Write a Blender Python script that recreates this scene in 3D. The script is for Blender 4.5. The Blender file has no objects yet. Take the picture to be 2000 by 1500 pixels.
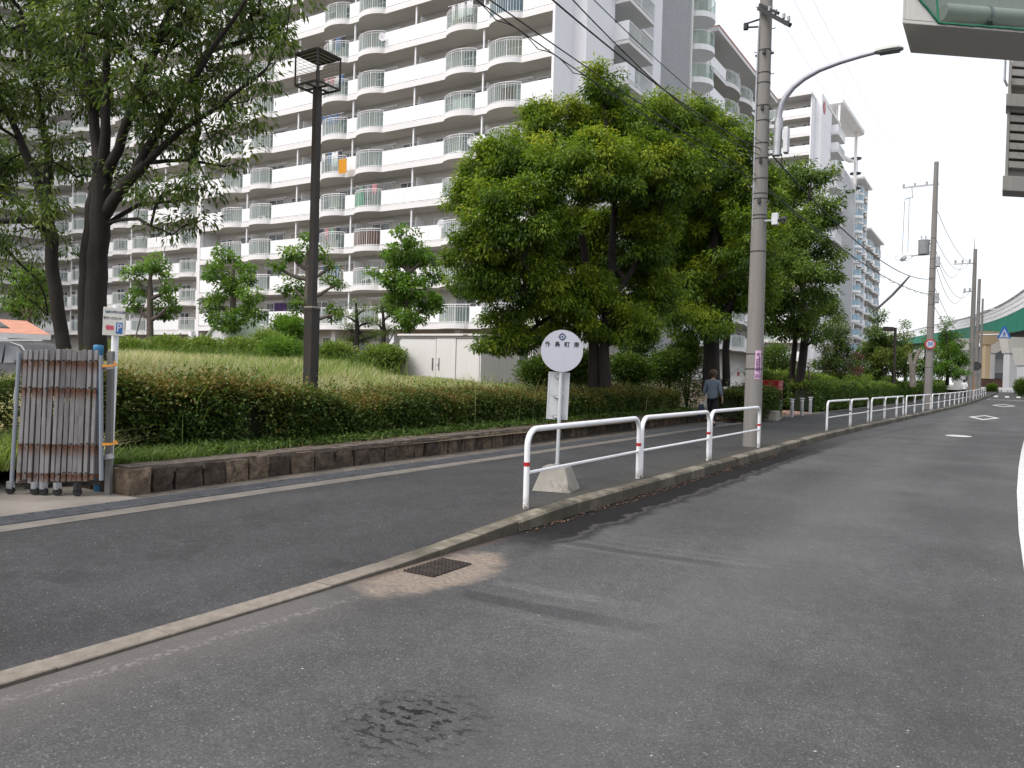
import bpy, bmesh, math, random
import numpy as np
from math import sin, cos, pi, radians, sqrt, atan, atan2
from mathutils import Vector, Matrix
random.seed(7); rng = np.random.default_rng(7)
S = bpy.context.scene; COL = S.collection
# ---------------------------------------------------------------- camera
FPX, YAW, ROLL, HC, EYE = 1520.0, radians(32.2), 0.028, 726.0, 1.5
PITCH = atan((750 - HC) / FPX)
_f0 = np.array([-sin(YAW), cos(YAW), 0]); _r0 = np.array([cos(YAW), sin(YAW), 0]); _u0 = np.array([0, 0, 1.0])
CF = _f0 * cos(PITCH) - _u0 * sin(PITCH); _u1 = _u0 * cos(PITCH) + _f0 * sin(PITCH)
CR = _r0 * cos(ROLL) + _u1 * sin(ROLL); CU = _u1 * cos(ROLL) - _r0 * sin(ROLL)
cam = bpy.data.cameras.new("camera"); camo = bpy.data.objects.new("camera", cam); COL.objects.link(camo)
cam.sensor_width = 36; cam.lens = 36 * FPX / 2000; cam.clip_end = 3000; cam.clip_start = .05
m = Matrix.Identity(4)
for i in range(3):
    m[i][0] = CR[i]; m[i][1] = CU[i]; m[i][2] = -CF[i]
m[2][3] = EYE
camo.matrix_world = m
S.camera = camo
# ---------------------------------------------------------------- sky, sun, exposure
SUN_EL, SUN_AZ = radians(52), radians(205)         # high sun behind thin bright overcast, behind the viewer
w = bpy.data.worlds.new("World"); S.world = w; w.use_nodes = True
wn = w.node_tree; wn.nodes.clear()
sky = wn.nodes.new('ShaderNodeTexSky'); sky.sky_type = 'NISHITA'; sky.sun_disc = False
sky.sun_elevation = SUN_EL; sky.sun_rotation = SUN_AZ; sky.dust_density = 4; sky.air_density = 1
b1 = wn.nodes.new('ShaderNodeBackground'); b1.inputs[1].default_value = 0.05
b2 = wn.nodes.new('ShaderNodeBackground'); b2.inputs[0].default_value = (.97, .98, 1, 1); b2.inputs[1].default_value = .80
ad = wn.nodes.new('ShaderNodeAddShader'); wo = wn.nodes.new('ShaderNodeOutputWorld')
wn.links.new(sky.outputs[0], b1.inputs[0]); wn.links.new(b1.outputs[0], ad.inputs[0]); wn.links.new(b2.outputs[0], ad.inputs[1])
wn.links.new(ad.outputs[0], wo.inputs[0])
sl = bpy.data.lights.new("sun", 'SUN'); sl.energy = 2.2; sl.angle = radians(36); sl.color = (1, .965, .92)
so = bpy.data.objects.new("sun", sl); COL.objects.link(so)
_sd = Vector((sin(SUN_AZ) * cos(SUN_EL), cos(SUN_AZ) * cos(SUN_EL), sin(SUN_EL)))
so.rotation_euler = (-_sd).to_track_quat('-Z', 'Y').to_euler(); so.location = (0, 0, 60)
S.view_settings.view_transform = 'Standard'; S.view_settings.look = 'None'; S.view_settings.exposure = 0.30; S.view_settings.gamma = 1
S.cycles.max_bounces = 6; S.cycles.transparent_max_bounces = 12; S.cycles.diffuse_bounces = 3; S.cycles.glossy_bounces = 2
S.cycles.transmission_bounces = 4; S.cycles.caustics_reflective = False; S.cycles.caustics_refractive = False
# ---------------------------------------------------------------- survey helpers: sight line of a point in the photo -> place in the world
def ray(px, py): return CF + CR * ((px - 1000) / FPX) + CU * ((750 - py) / FPX)
def G(px, py, z=0.0):
    d = ray(px, py); return np.array([0, 0, EYE]) + d * ((z - EYE) / d[2])
def D(px, py, dep):
    d = ray(px, py); return np.array([0, 0, EYE]) + d * (dep / (d @ _f0))
def onx(px, py, x):
    d = ray(px, py); return np.array([0, 0, EYE]) + d * (x / d[0])
def ony(px, py, y):
    d = ray(px, py); return np.array([0, 0, EYE]) + d * (y / d[1])
def sst(a, b, x):
    t = np.clip((np.asarray(x, float) - a) / (b - a), 0, 1); return t * t * (3 - 2 * t)
def xk(y):                       # kerb line, road side
    y = np.asarray(y, float); t = np.maximum(y - 19, 0); return -3.79 + .04 * (np.sqrt(t * t + 9) - 3) * (t > 0)
def kh(y): return .022 + .118 * sst(3.8, 7.6, y)
def rz(y):                       # the far end of the road climbs a little
    t = np.maximum(np.asarray(y, float) - 50, 0); return .0002 * np.minimum(t, 70) ** 2 + .028 * np.maximum(t - 70, 0) * 0
def zs(y): return kh(y) + rz(y)
# ---------------------------------------------------------------- object helpers
def tag(o, label=None, cat=None, group=None, kind=None):
    if label: o['label'] = label
    if cat: o['category'] = cat
    if group: o['group'] = group
    if kind: o['kind'] = kind
    return o
def empty(name, loc=(0, 0, 0), rz_=0, label=None, cat=None, group=None):
    o = bpy.data.objects.new(name, None); COL.objects.link(o); o.location = tuple(map(float, loc)); o.rotation_euler = (0, 0, rz_)
    o.empty_display_size = .2
    return tag(o, label, cat, group)
def copy_tree(o, parent=None):
    c = o.copy(); COL.objects.link(c); c.parent = parent
    for ch in list(o.children): copy_tree(ch, c)
    return c
class MB:
    def __init__(s): s.v = []; s.f = []; s.mi = []; s.c = []; s.cur = 0; s.tint = None
    def add(s, vs, fs, mi=None):
        n = len(s.v); s.v += [tuple(map(float, p)) for p in vs]
        for f in fs: s.f.append([n + i for i in f]); s.mi.append(s.cur if mi is None else mi)
        if s.tint is not None: s.c += [s.tint] * len(vs)
        return s
    def box(s, lo, hi, mi=None, M=None):
        (a, b, c), (d, e, f) = lo, hi
        vs = [(a, b, c), (d, b, c), (d, e, c), (a, e, c), (a, b, f), (d, b, f), (d, e, f), (a, e, f)]
        if M is not None: vs = [M @ Vector(p) for p in vs]
        return s.add(vs, [(0, 3, 2, 1), (4, 5, 6, 7), (0, 1, 5, 4), (1, 2, 6, 5), (2, 3, 7, 6), (3, 0, 4, 7)], mi)
    def cbox(s, c, sz, mi=None, M=None):
        return s.box([c[i] - sz[i] / 2 for i in range(3)], [c[i] + sz[i] / 2 for i in range(3)], mi, M)
    def bar(s, a, b, w, h=None, mi=None):     # box beam between two points
        a = Vector(map(float, a)); b = Vector(map(float, b)); d = b - a; L = d.length; h = h or w
        q = d.to_track_quat('X', 'Z').to_matrix().to_4x4(); q.translation = a
        return s.box((0, -w / 2, -h / 2), (L, w / 2, h / 2), mi, q)
    def tube(s, pts, r, n=8, mi=None, cap=True):
        pts = [Vector(map(float, p)) for p in pts]; rs = r if hasattr(r, '__len__') else [r] * len(pts)
        k = len(pts); vs = []; fs = []; up = None
        for i, p in enumerate(pts):
            t = (pts[min(i + 1, k - 1)] - pts[max(i - 1, 0)]).normalized()
            if up is None:
                up = Vector((0, 0, 1)) if abs(t.z) < .9 else Vector((1, 0, 0))
            x = up.cross(t)
            if x.length < 1e-6: x = Vector((1, 0, 0)).cross(t)
            x.normalize(); y = t.cross(x); up = y
            for j in range(n):
                a = 2 * pi * j / n; vs.append(p + x * (cos(a) * rs[i]) + y * (sin(a) * rs[i]))
        for i in range(k - 1):
            for j in range(n):
                fs.append((i * n + j, i * n + (j + 1) % n, (i + 1) * n + (j + 1) % n, (i + 1) * n + j))
        if cap: fs.append(tuple(range(n))[::-1]); fs.append(tuple((k - 1) * n + j for j in range(n)))
        return s.add(vs, fs, mi)
    def cyl(s, c, r, h, n=16, mi=None, r2=None):
        return s.tube([c, (c[0], c[1], c[2] + h)], [r, r if r2 is None else r2], n, mi)
    def prism(s, poly, z0, z1, mi=None):      # poly: xy list ccw
        n = len(poly); vs = [(x, y, z0) for x, y in poly] + [(x, y, z1) for x, y in poly]
        fs = [tuple(range(n))[::-1], tuple(range(n, 2 * n))] + [(i, (i + 1) % n, n + (i + 1) % n, n + i) for i in range(n)]
        return s.add(vs, fs, mi)
    def xform(s, M): s.v = [tuple(M @ Vector(p)) for p in s.v]; return s
    def build(s, name, mats, parent=None, smooth=False, bevel=0, loc=None):
        me = bpy.data.meshes.new(name); me.from_pydata(s.v, [], s.f)
        mats = mats if isinstance(mats, (list, tuple)) else [mats]
        for m_ in mats: me.materials.append(m_)
        me.polygons.foreach_set('material_index', s.mi)
        if s.c:
            at = me.attributes.new('tint', 'FLOAT', 'POINT'); at.data.foreach_set('value', s.c)
        if smooth: me.polygons.foreach_set('use_smooth', [True] * len(me.polygons))
        o = bpy.data.objects.new(name, me); COL.objects.link(o); o.parent = parent
        if bevel:
            bv = o.modifiers.new('bevel', 'BEVEL'); bv.width = bevel; bv.segments = 2; bv.limit_method = 'ANGLE'; bv.angle_limit = radians(40)
        if smooth:
            try: me.set_sharp_from_angle(angle=radians(45))
            except Exception: pass
        if loc is not None: o.location = loc
        return o
def np_mesh(name, V, F, mat, tint=None, parent=None):     # V (n,3), F (m,k) all same size
    me = bpy.data.meshes.new(name); n = len(V); mF, k = F.shape
    me.vertices.add(n); me.vertices.foreach_set('co', np.ascontiguousarray(V, np.float32).ravel())
    me.loops.add(mF * k); me.loops.foreach_set('vertex_index', np.ascontiguousarray(F, np.int32).ravel())
    me.polygons.add(mF); me.polygons.foreach_set('loop_start', np.arange(0, mF * k, k, dtype=np.int32))
    me.update(calc_edges=True)
    if tint is not None:
        at = me.attributes.new('tint', 'FLOAT', 'POINT'); at.data.foreach_set('value', np.ascontiguousarray(tint, np.float32))
    me.materials.append(mat)
    o = bpy.data.objects.new(name, me); COL.objects.link(o); o.parent = parent
    return o
# ---------------------------------------------------------------- materials
class NT:
    def __init__(s, name):
        s.m = bpy.data.materials.new(name); s.m.use_nodes = True; s.t = s.m.node_tree; s.b = s.t.nodes['Principled BSDF']; s.out = s.t.nodes['Material Output']
    def link(s, a, b): s.t.links.new(a, b)
    def node(s, typ, props=None, **ins):
        n = s.t.nodes.new(typ)
        for k, v in (props or {}).items(): setattr(n, k, v)
        for k, v in ins.items():
            sock = n.inputs[int(k[1:])] if k[0] == 'i' and k[1:].isdigit() else n.inputs[k]
            s.set(sock, v)
        return n
    def set(s, sock, v):
        if hasattr(v, 'is_linked') or hasattr(v, 'links'): s.link(v, sock)
        else:
            if hasattr(sock.default_value, '__len__') and not hasattr(v, '__len__'): v = (v,) * 3
            if hasattr(sock.default_value, '__len__') and len(sock.default_value) == 4 and len(v) == 3: v = (*v, 1)
            sock.default_value = v
    def pos(s): return s.node('ShaderNodeNewGeometry').outputs['Position']
    def obj(s): return s.node('ShaderNodeTexCoord').outputs['Object']
    def xyz(s, v):
        n = s.node('ShaderNodeSeparateXYZ', i0=v); return n.outputs
    def math(s, op, a, b=0.0, c=0.0, clamp=False):
        n = s.node('ShaderNodeMath', {'operation': op, 'use_clamp': clamp}, i0=a, i1=b, i2=c); return n.outputs[0]
    def scalev(s, v, sc):
        n = s.node('ShaderNodeMapping', i0=v); n.inputs['Scale'].default_value = sc; return n.outputs[0]
    def noise(s, v, scale, detail=4, rough=.55, dist=0.0):
        n = s.node('ShaderNodeTexNoise', Vector=v, Scale=scale, Detail=detail, Roughness=rough, Distortion=dist); return n.outputs[0]
    def voro(s, v, scale, feature='F1', out=0):
        n = s.node('ShaderNodeTexVoronoi', {'feature': feature}, Vector=v, Scale=scale); return n.outputs[out]
    def step(s, a, b, x):
        n = s.node('ShaderNodeMapRange', {'interpolation_type': 'SMOOTHSTEP'}, i0=x); n.inputs[1].default_value = a; n.inputs[2].default_value = b
        return n.outputs[0]
    def ramp(s, x, stops):
        n = s.node('ShaderNodeValToRGB', i0=x); cr = n.color_ramp
        while len(cr.elements) < len(stops): cr.elements.new(.5)
        for e, (p, c) in zip(cr.elements, stops): e.position = p; e.color = (*c, 1)
        return n.outputs[0]
    def mix(s, f, a, b, blend='MIX'):
        n = s.node('ShaderNodeMix', {'data_type': 'RGBA', 'blend_type': blend}); s.set(n.inputs[0], f)
        s.set(n.inputs[6], a); s.set(n.inputs[7], b); return n.outputs[2]
    def bump(s, h, strength=.3, dist=.01):
        n = s.node('ShaderNodeBump', Height=h, Strength=strength, Distance=dist); s.link(n.outputs[0], s.b.inputs['Normal'])
    def attr(s, name): return s.node('ShaderNodeAttribute', {'attribute_name': name}).outputs['Fac']
    def done(s, col=None, rough=None, metal=None, spec=None):
        if col is not None: s.set(s.b.inputs['Base Color'], col)
        if rough is not None: s.set(s.b.inputs['Roughness'], rough)
        if metal is not None: s.set(s.b.inputs['Metallic'], metal)
        if spec is not None: s.set(s.b.inputs['Specular IOR Level'], spec)
        return s.m
def plain(name, col, rough=.6, var=.25, scale=3., metal=0, bump=0., spec=.4, streak=False, dirt=None):
    n = NT(name); p = n.obj()
    v = n.noise(p, scale, 5, .6)
    if streak:
        v2 = n.noise(n.scalev(p, (6, 6, .35)), 2.2, 4, .6); v = n.math('MULTIPLY_ADD', v2, .6, n.math('MULTIPLY', v, .4))
    lo = [max(0, c * (1 - var)) for c in col]; hi = [min(1, c * (1 + var)) for c in col]
    c = n.ramp(v, [(.3, lo), (.7, hi)])
    if dirt: 
        dn = n.noise(p, scale * 2.7, 6, .65); c = n.mix(n.step(.54, .72, dn), c, dirt)
    if bump: n.bump(n.noise(p, scale * 14, 4), bump, .01)
    return n.done(c, rough, metal, spec)
def leafmat(name, stops, trans=.35, rough=.5):
    n = NT(name); t = n.attr('tint'); c = n.ramp(t, stops)
    n.done(c, rough, 0, .35)
    tr = n.node('ShaderNodeBsdfTranslucent'); tc = n.mix(.6, c, (.9, 1., .35), 'MULTIPLY'); n.link(tc, tr.inputs[0])
    mx = n.node('ShaderNodeMixShader', i0=trans); n.link(n.b.outputs[0], mx.inputs[1]); n.link(tr.outputs[0], mx.inputs[2])
    n.link(mx.outputs[0], n.out.inputs[0]); return n.m
MAT = {}
MAT['concrete'] = plain('concrete', (.27, .255, .225), .9, .25, 2.2, bump=.35, dirt=(.14, .13, .11))
MAT['kerb'] = plain('kerb_concrete', (.23, .21, .175), .9, .4, 3.5, bump=.5, dirt=(.08, .08, .06))
MAT['pole'] = plain('pole_concrete', (.21, .198, .187), .85, .14, 1.2, streak=True, bump=.1)
MAT['pole_dark'] = plain('pole_concrete_dark', (.2, .19, .18), .85, .16, 1.2, streak=True)
MAT['white_paint'] = plain('white_paint', (.80, .80, .82), .38, .05, 2.5, spec=.5, dirt=(.70, .69, .68))
MAT['white_panel'] = plain('white_panel', (.86, .86, .87), .5, .02, .7)
MAT['wall_white'] = plain('wall_white', (.80, .80, .83), .8, .05, .35, streak=True)
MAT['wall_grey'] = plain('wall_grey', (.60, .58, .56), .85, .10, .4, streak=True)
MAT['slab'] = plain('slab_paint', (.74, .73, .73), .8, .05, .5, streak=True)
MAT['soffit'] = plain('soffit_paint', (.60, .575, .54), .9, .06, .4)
MAT['steel'] = plain('galvanised_steel', (.42, .43, .45), .45, .2, 6, metal=.55)
MAT['steel_light'] = plain('light_steel', (.55, .56, .58), .5, .1, 4, metal=.3)
MAT['brown_metal'] = plain('brown_metal', (.026, .02, .017), .5, .5, 1.5, streak=True, spec=.4)
MAT['dark'] = plain('dark_metal', (.03, .03, .032), .55, .3, 5)
MAT['black'] = plain('black_rubber', (.015, .015, .016), .75, .3, 8)
_n = NT('rail_paint'); _p = _n.obj(); _z = _n.xyz(_p)[2]
_c = _n.mix(_n.math('MULTIPLY', _n.step(.16, .0, _z), _n.step(.35, .6, _n.noise(_p, 22, 5, .7))), (.80, .80, .82), (.20, .165, .13))
_c = _n.mix(_n.math('MULTIPLY', _n.step(.60, .68, _n.noise(_p, 5, 6, .7)), .35), _c, (.45, .44, .42)); _c = _n.mix(_n.step(.735, .755, _n.noise(_n.scalev(_p, (1, .6, 1)), 9, 5, .62)), _c, (.07, .055, .045))
MAT['rail_paint'] = _n.done(_c, .38, 0, .5)
MAT['red'] = plain('red_reflector', (.42, .018, .022), .35, .15, 8)
MAT['redbox'] = plain('red_paint', (.30, .012, .018), .4, .15, 3)
MAT['blue'] = plain('blue_plastic', (.03, .17, .33), .4, .12, 3)
MAT['signwhite'] = plain('sign_white', (.47, .48, .54), .45, .04, 5)
MAT['signcream'] = plain('sign_cream', (.62, .60, .55), .55, .08, 6, dirt=(.5, .47, .4))
MAT['navy'] = plain('navy_print', (.025, .05, .14), .5, .05, 5)
MAT['ink'] = plain('black_print', (.03, .03, .035), .6, .05, 5)
MAT['signblue'] = plain('sign_blue', (.02, .12, .38), .45, .05, 5)
MAT['pink'] = plain('pink_print', (.62, .40, .55), .6, .06, 8)
MAT['coral'] = plain('coral_print', (.55, .09, .13), .5, .1, 8)
MAT['purple'] = plain('purple_print', (.10, .03, .14), .6, .05, 8)
MAT['shed'] = plain('shed_enamel', (.66, .635, .63), .5, .05, 1.2, streak=True)
MAT['shed_dark'] = plain('shed_trim', (.16, .15, .15), .5, .1, 2)
MAT['orange'] = plain('orange_strap', (.55, .22, .02), .5, .15, 9)
MAT['bark'] = plain('bark', (.022, .018, .016), .95, .5, 5, streak=True, bump=.8)
MAT['bark_light'] = plain('bark_light', (.12, .10, .085), .95, .4, 5, streak=True, bump=.6)
MAT['soil'] = plain('soil', (.10, .075, .05), .95, .45, 2.5, bump=.8)
MAT['net_green'] = plain('green_net_mesh', (.03, .20, .12), .8, .2, 3)
MAT['beam'] = plain('beam_paint', (.60, .585, .55), .7, .07, .8, streak=True)
MAT['green_fascia'] = plain('green_steel', (.03, .20, .145), .5, .12, .3)
MAT['parapet'] = plain('parapet_white', (.86, .87, .89), .6, .05, .3)
MAT['road_paint'] = plain('road_paint', (.58, .58, .565), .75, .14, 7, dirt=(.30, .30, .29))
MAT['tile_orange'] = plain('orange_roof', (.55, .26, .18), .7, .15, 2)
MAT['louvre'] = plain('louvre_paint', (.36, .35, .33), .7, .12, 1.2, streak=True, dirt=(.24, .225, .20))
MAT['brownfence'] = plain('brown_fence', (.10, .05, .04), .7, .2, 1)
MAT['skin'] = plain('skin', (.48, .30, .22), .5, .06, 9)
MAT['hair'] = plain('brown_hair', (.055, .028, .017), .5, .4, 20)
MAT['cardigan'] = plain('greyblue_cloth', (.13, .165, .205), .9, .12, 14, bump=.2)
MAT['trousers'] = plain('dark_cloth', (.013, .013, .018), .9, .2, 12)
MAT['bagblue'] = plain('navy_bag', (.014, .028, .06), .7, .2, 8)
MAT['whitecloth'] = plain('white_cloth', (.75, .75, .77), .8, .05, 8)
MAT['wire'] = plain('black_cable', (.012, .012, .014), .6, .1, 4)
MAT['paving'] = plain('reddish_paving', (.30, .19, .14), .9, .15, 3, bump=.3)
MAT['curtain_a'] = plain('pale_curtain', (.52, .54, .55), .8, .12, 3, streak=True)
MAT['curtain_b'] = plain('beige_curtain', (.45, .40, .34), .8, .12, 3, streak=True)
MAT['carpaint'] = plain('grey_carpaint', (.05, .05, .06), .25, .05, 2, spec=.6)
MAT['towel'] = plain('orange_towel', (.70, .33, .03), .85, .08, 5)
MAT['brownscreen'] = plain('brown_screen', (.10, .055, .04), .8, .25, 3)
MAT['greennet'] = plain('green_screen', (.04, .22, .12), .8, .25, 3)
MAT['bluescreen'] = plain('blue_screen', (.10, .15, .18), .8, .15, 3)
MAT['insulator'] = plain('transformer_grey', (.36, .37, .38), .5, .08, 3)
def glassmat(name, tint, alpha, rough=.12):
    n = NT(name); n.done(tint, rough, 0, .5)
    t = n.node('ShaderNodeBsdfTransparent'); t.inputs[0].default_value = (*[min(1, .55 + c * .6) for c in tint], 1)
    mx = n.node('ShaderNodeMixShader', i0=alpha); n.link(t.outputs[0], mx.inputs[1]); n.link(n.b.outputs[0], mx.inputs[2]); n.link(mx.outputs[0], n.out.inputs[0])
    return n.m
MAT['glass_green'] = glassmat('greenish_balcony_glass', (.40, .54, .47), .17)
MAT['glass_blue'] = glassmat('bluish_balcony_glass', (.42, .60, .72), .42)
MAT['clear_parapet'] = glassmat('clear_parapet_panel', (.62, .66, .70), .45)
_n = NT('window_glass'); _p = _n.obj()
MAT['pane'] = _n.done(_n.ramp(_n.noise(_p, .6, 2), [(.35, (.05, .055, .065)), (.6, (.20, .215, .23))]), .12, 0, .5)
_n = NT('louvre_net'); MAT['net'] = glassmat('thin_green_netting', (.06, .16, .13), .05, .9)
LEAF = {
 'oak': leafmat('dark_evergreen_leaf', [(0, (.028, .050, .015)), (.45, (.075, .122, .028)), (.8, (.15, .21, .042)), (1, (.26, .30, .07))], .46),
 'camphor': leafmat('camphor_leaf', [(0, (.030, .066, .012)), (.4, (.105, .190, .022)), (.75, (.25, .34, .028)), (1, (.46, .48, .05))], .46),
 'fresh': leafmat('fresh_green_leaf', [(0, (.045, .11, .018)), (.5, (.13, .25, .035)), (1, (.28, .42, .08))], .5),
 'mid': leafmat('mid_green_leaf', [(0, (.034, .070, .015)), (.5, (.095, .165, .028)), (1, (.25, .33, .055))], .42),
 'hedge': leafmat('hedge_leaf', [(0, (.026, .054, .013)), (.5, (.078, .132, .025)), (.8, (.16, .172, .038)), (1, (.25, .17, .055))], .34),
 'bush': leafmat('bush_leaf', [(0, (.08, .13, .03)), (.5, (.17, .25, .05)), (1, (.32, .38, .10))], .42),
 'grass': leafmat('grass_blade', [(0, (.09, .16, .03)), (.4, (.21, .31, .06)), (.62, (.38, .46, .14)), (.8, (.62, .55, .36)), (1, (.80, .70, .56))], .5),
 'weed': leafmat('weed_leaf', [(0, (.030, .07, .014)), (.6, (.095, .165, .03)), (1, (.24, .31, .08))], .4),
 'red': leafmat('reddish_leaf', [(0, (.04, .02, .015)), (1, (.16, .06, .04))], .3),
}
# ================================================================ ground, road, pavement
def asphalt(name, base, kind):
    n = NT(name); p = n.pos(); x, y, z = n.xyz(p)
    fine = n.noise(p, 90, 3, .7); mid = n.noise(p, 9, 5, .65); big = n.noise(p, .55, 4, .6); bands = n.noise(n.scalev(p, (1.1, .10, 1)), .9, 3, .55)
    gr = n.noise(p, 230, 2, .8); v = n.math('MULTIPLY_ADD', gr, .30, n.math('MULTIPLY_ADD', fine, .28, n.math('MULTIPLY_ADD', mid, .16, n.math('MULTIPLY_ADD', big, .28, n.math('MULTIPLY', bands, .20)))))
    k = 1.0
    c = n.ramp(v, [(.45, [b * .5 for b in base]), (.60, base), (.76, [b * 1.85 for b in base])])
    cell = n.voro(p, 85, out=1); cv = n.xyz(cell)[0]                       # pale aggregate grains
    grain = n.math('MULTIPLY', n.step(.962, .985, cv), n.step(.5, .25, n.voro(p, 85)))
    c = n.mix(n.math('MULTIPLY', grain, .5), c, (.34, .34, .34))
    cell2 = n.voro(p, 17, out=1); cv2 = n.xyz(cell2)[0]
    g2 = n.math('MULTIPLY', n.step(.972, .982, cv2), n.step(.13, .06, n.voro(p, 17)))
    c = n.mix(n.math('MULTIPLY', g2, .75), c, (.55, .55, .53))
    st_ = n.xyz(n.voro(n.scalev(p, (1, 1, .01)), 140, out=1))[1]; c = n.mix(.62, c, n.ramp(st_, [(0, (.55, .55, .55)), (.6, (.95, .95, .95)), (.93, (1.35, 1.34, 1.32)), (1, (2.4, 2.35, 2.3))]), 'MULTIPLY')
    wob = n.math('SUBTRACT', n.noise(p, 2.1, 4, .6), .5); wob2 = n.math('SUBTRACT', n.noise(p, 7, 4, .6), .5)
    if kind == 'road':
        # kerb distance
        t = n.math('MAXIMUM', n.math('SUBTRACT', y, 19.0), 0.0)
        kx = n.math('ADD', -3.79, n.math('MULTIPLY', n.math('SUBTRACT', n.math('SQRT', n.math('ADD', n.math('MULTIPLY', t, t), 9.0)), 3.0), .04))
        d = n.math('SUBTRACT', x, kx); dw = n.math('MULTIPLY_ADD', wob, .45, n.math('MULTIPLY_ADD', wob2, .12, d))
        gut = n.math('MULTIPLY', n.step(.70, .50, dw), n.step(5.2, 6.4, n.math('ADD', y, n.math('MULTIPLY', wob, 1.2))))
        gut = n.math('MULTIPLY', gut, n.step(24., 15., y))
        c = n.mix(n.math('MULTIPLY', gut, .90), c, (.017, .016, .016))
        edge = n.math('MULTIPLY', n.step(.0, .05, n.math('SUBTRACT', dw, .43)), n.step(.14, .04, n.math('SUBTRACT', dw, .43)))
        edge = n.math('MULTIPLY', n.math('MULTIPLY', edge, n.step(5.5, 6.5, y)), n.step(20., 13., y))
        c = n.mix(n.math('MULTIPLY', edge, .35), c, (.16, .155, .15))
        # brownish dust by the dropped kerb and the worn white edge line
        du = n.math('MULTIPLY', n.step(.75, .05, dw), n.step(4.6, 3.2, y)); c = n.mix(n.math('MULTIPLY', du, .45), c, (.15, .133, .122))
        ln = n.math('ABSOLUTE', n.math('SUBTRACT', d, n.math('ADD', .24, n.math('MULTIPLY', n.math('SUBTRACT', y, 3.2), .06))))
        wl = n.math('MULTIPLY', n.step(.055, .02, ln), n.step(.47, .60, n.noise(p, 26, 5, .7)))
        wl = n.math('MULTIPLY', wl, n.math('MULTIPLY', n.step(4.0, 3.5, y), n.step(1.0, 2.2, y))); c = n.mix(n.math('MULTIPLY', wl, .30), c, (.36, .34, .32))
        # sandy cement patch round the drain
        q = n.math('POWER', n.math('DIVIDE', n.math('SUBTRACT', d, .30), .40), 2.0); r = n.math('POWER', n.math('DIVIDE', n.math('SUBTRACT', y, 4.60), .80), 2.0)
        pd = n.math('ADD', n.math('SQRT', n.math('ADD', q, r)), n.math('MULTIPLY_ADD', wob, .95, n.math('MULTIPLY', wob2, .60)))
        pm = n.math('MULTIPLY', n.step(1.08, .62, pd), n.step(.30, .55, n.math('ADD', n.noise(p, 22, 5, .7), n.math('SUBTRACT', .75, n.math('MULTIPLY', pd, .6))))); sand = n.ramp(n.noise(p, 30, 5, .7), [(.35, (.15, .118, .096)), (.7, (.32, .262, .215))])
        c = n.mix(n.math('MULTIPLY', pm, .92), c, sand)
        di = n.math('MULTIPLY', n.step(.14, .0, d), n.step(3.9, 4.3, y)); di = n.math('MULTIPLY', di, n.step(6.2, 5.6, y)); c = n.mix(n.math('MULTIPLY', di, .55), c, (.10, .066, .048))
        # tyre sweep arcs turning into the driveway: darker and paler bands
        yb = n.math('ADD', n.math('ADD', y, n.math('MULTIPLY', wob, .10)), n.math('MULTIPLY', n.math('POWER', n.math('ADD', x, 2.9), 2.0), -.05)); xw = n.math('ADD', x, n.math('MULTIPLY', wob, .5))
        def band(yc, hw, x0, x1, soft=.05):
            dd = n.math('ABSOLUTE', n.math('SUBTRACT', yb, yc)); return n.math('MULTIPLY', n.step(hw + soft, hw, dd), n.math('MULTIPLY', n.step(x0, x0 + .15, xw), n.step(x1 + .5, x1, xw)))
        arc = band(4.25, .07, -3.05, -2.1); c = n.mix(n.math('MULTIPLY', arc, .36), c, (.022, .022, .024))
        brk = n.step(.36, .60, n.noise(n.scalev(p, (.8, 4, 1)), 9, 5, .7))
        for yc, hw, x0, x1, k_ in ((4.63, .05, -3.0, -2.3, .5), (4.03, .04, -2.9, -1.9, .25), (5.98, .04, -3.3, -2.2, .4), (6.22, .03, -3.2, -1.7, .35), (6.40, .02, -3.0, -1.6, .35), (2.95, .05, -1.9, -1.3, .25)):
            c = n.mix(n.math('MULTIPLY', n.math('MULTIPLY', band(yc, hw, x0, x1), brk), k_ * .6), c, (.19, .185, .18))
        arc3 = band(6.08, .05, -3.2, -1.9); c = n.mix(n.math('MULTIPLY', arc3, .35), c, (.025, .025, .027))
        # oil spatter
        q = n.math('POWER', n.math('DIVIDE', n.math('ADD', x, 2.05), .34), 2.0); r = n.math('POWER', n.math('DIVIDE', n.math('SUBTRACT', y, 2.57), .36), 2.0)
        od = n.math('SQRT', n.math('ADD', q, r)); om = n.math('MULTIPLY', n.step(1.35, .30, od), n.step(.52, .60, n.noise(n.scalev(p, (1, 1.7, 1)), 15, 4, .6)))
        c = n.mix(n.math('MULTIPLY', om, .88), c, (.011, .011, .012))
        # tar seam lines running along the road
        sm = n.math('ABSOLUTE', n.math('SUBTRACT', n.math('ADD', d, n.math('MULTIPLY', wob, .12)), n.math('MULTIPLY_ADD', n.math('SUBTRACT', y, 20.), .055, .5)))
        sm = n.math('MULTIPLY', n.step(.07, .03, sm), n.math('MULTIPLY', n.step(19., 22., y), n.step(44., 36., y))); c = n.mix(n.math('MULTIPLY', sm, .5), c, (.03, .03, .03))
        tr = n.math('ABSOLUTE', n.math('ADD', n.math('SUBTRACT', x, -1.5), n.math('MULTIPLY', wob, .8))); tr = n.math('MULTIPLY', n.step(.75, .1, tr), .22)
        c = n.mix(tr, c, (.15, .145, .14)); dk = n.math('MAXIMUM', gut, n.math('MAXIMUM', n.math('MULTIPLY', om, .8), n.math('MULTIPLY', arc, .5))); n.set(n.b.inputs['Specular IOR Level'], n.math('MULTIPLY_ADD', dk, -.26, .28))
    else:
        st = n.math('MULTIPLY', n.step(.56, .66, n.noise(p, 1.6, 5, .65)), .45); c = n.mix(st, c, [b * .55 for b in base])
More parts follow.
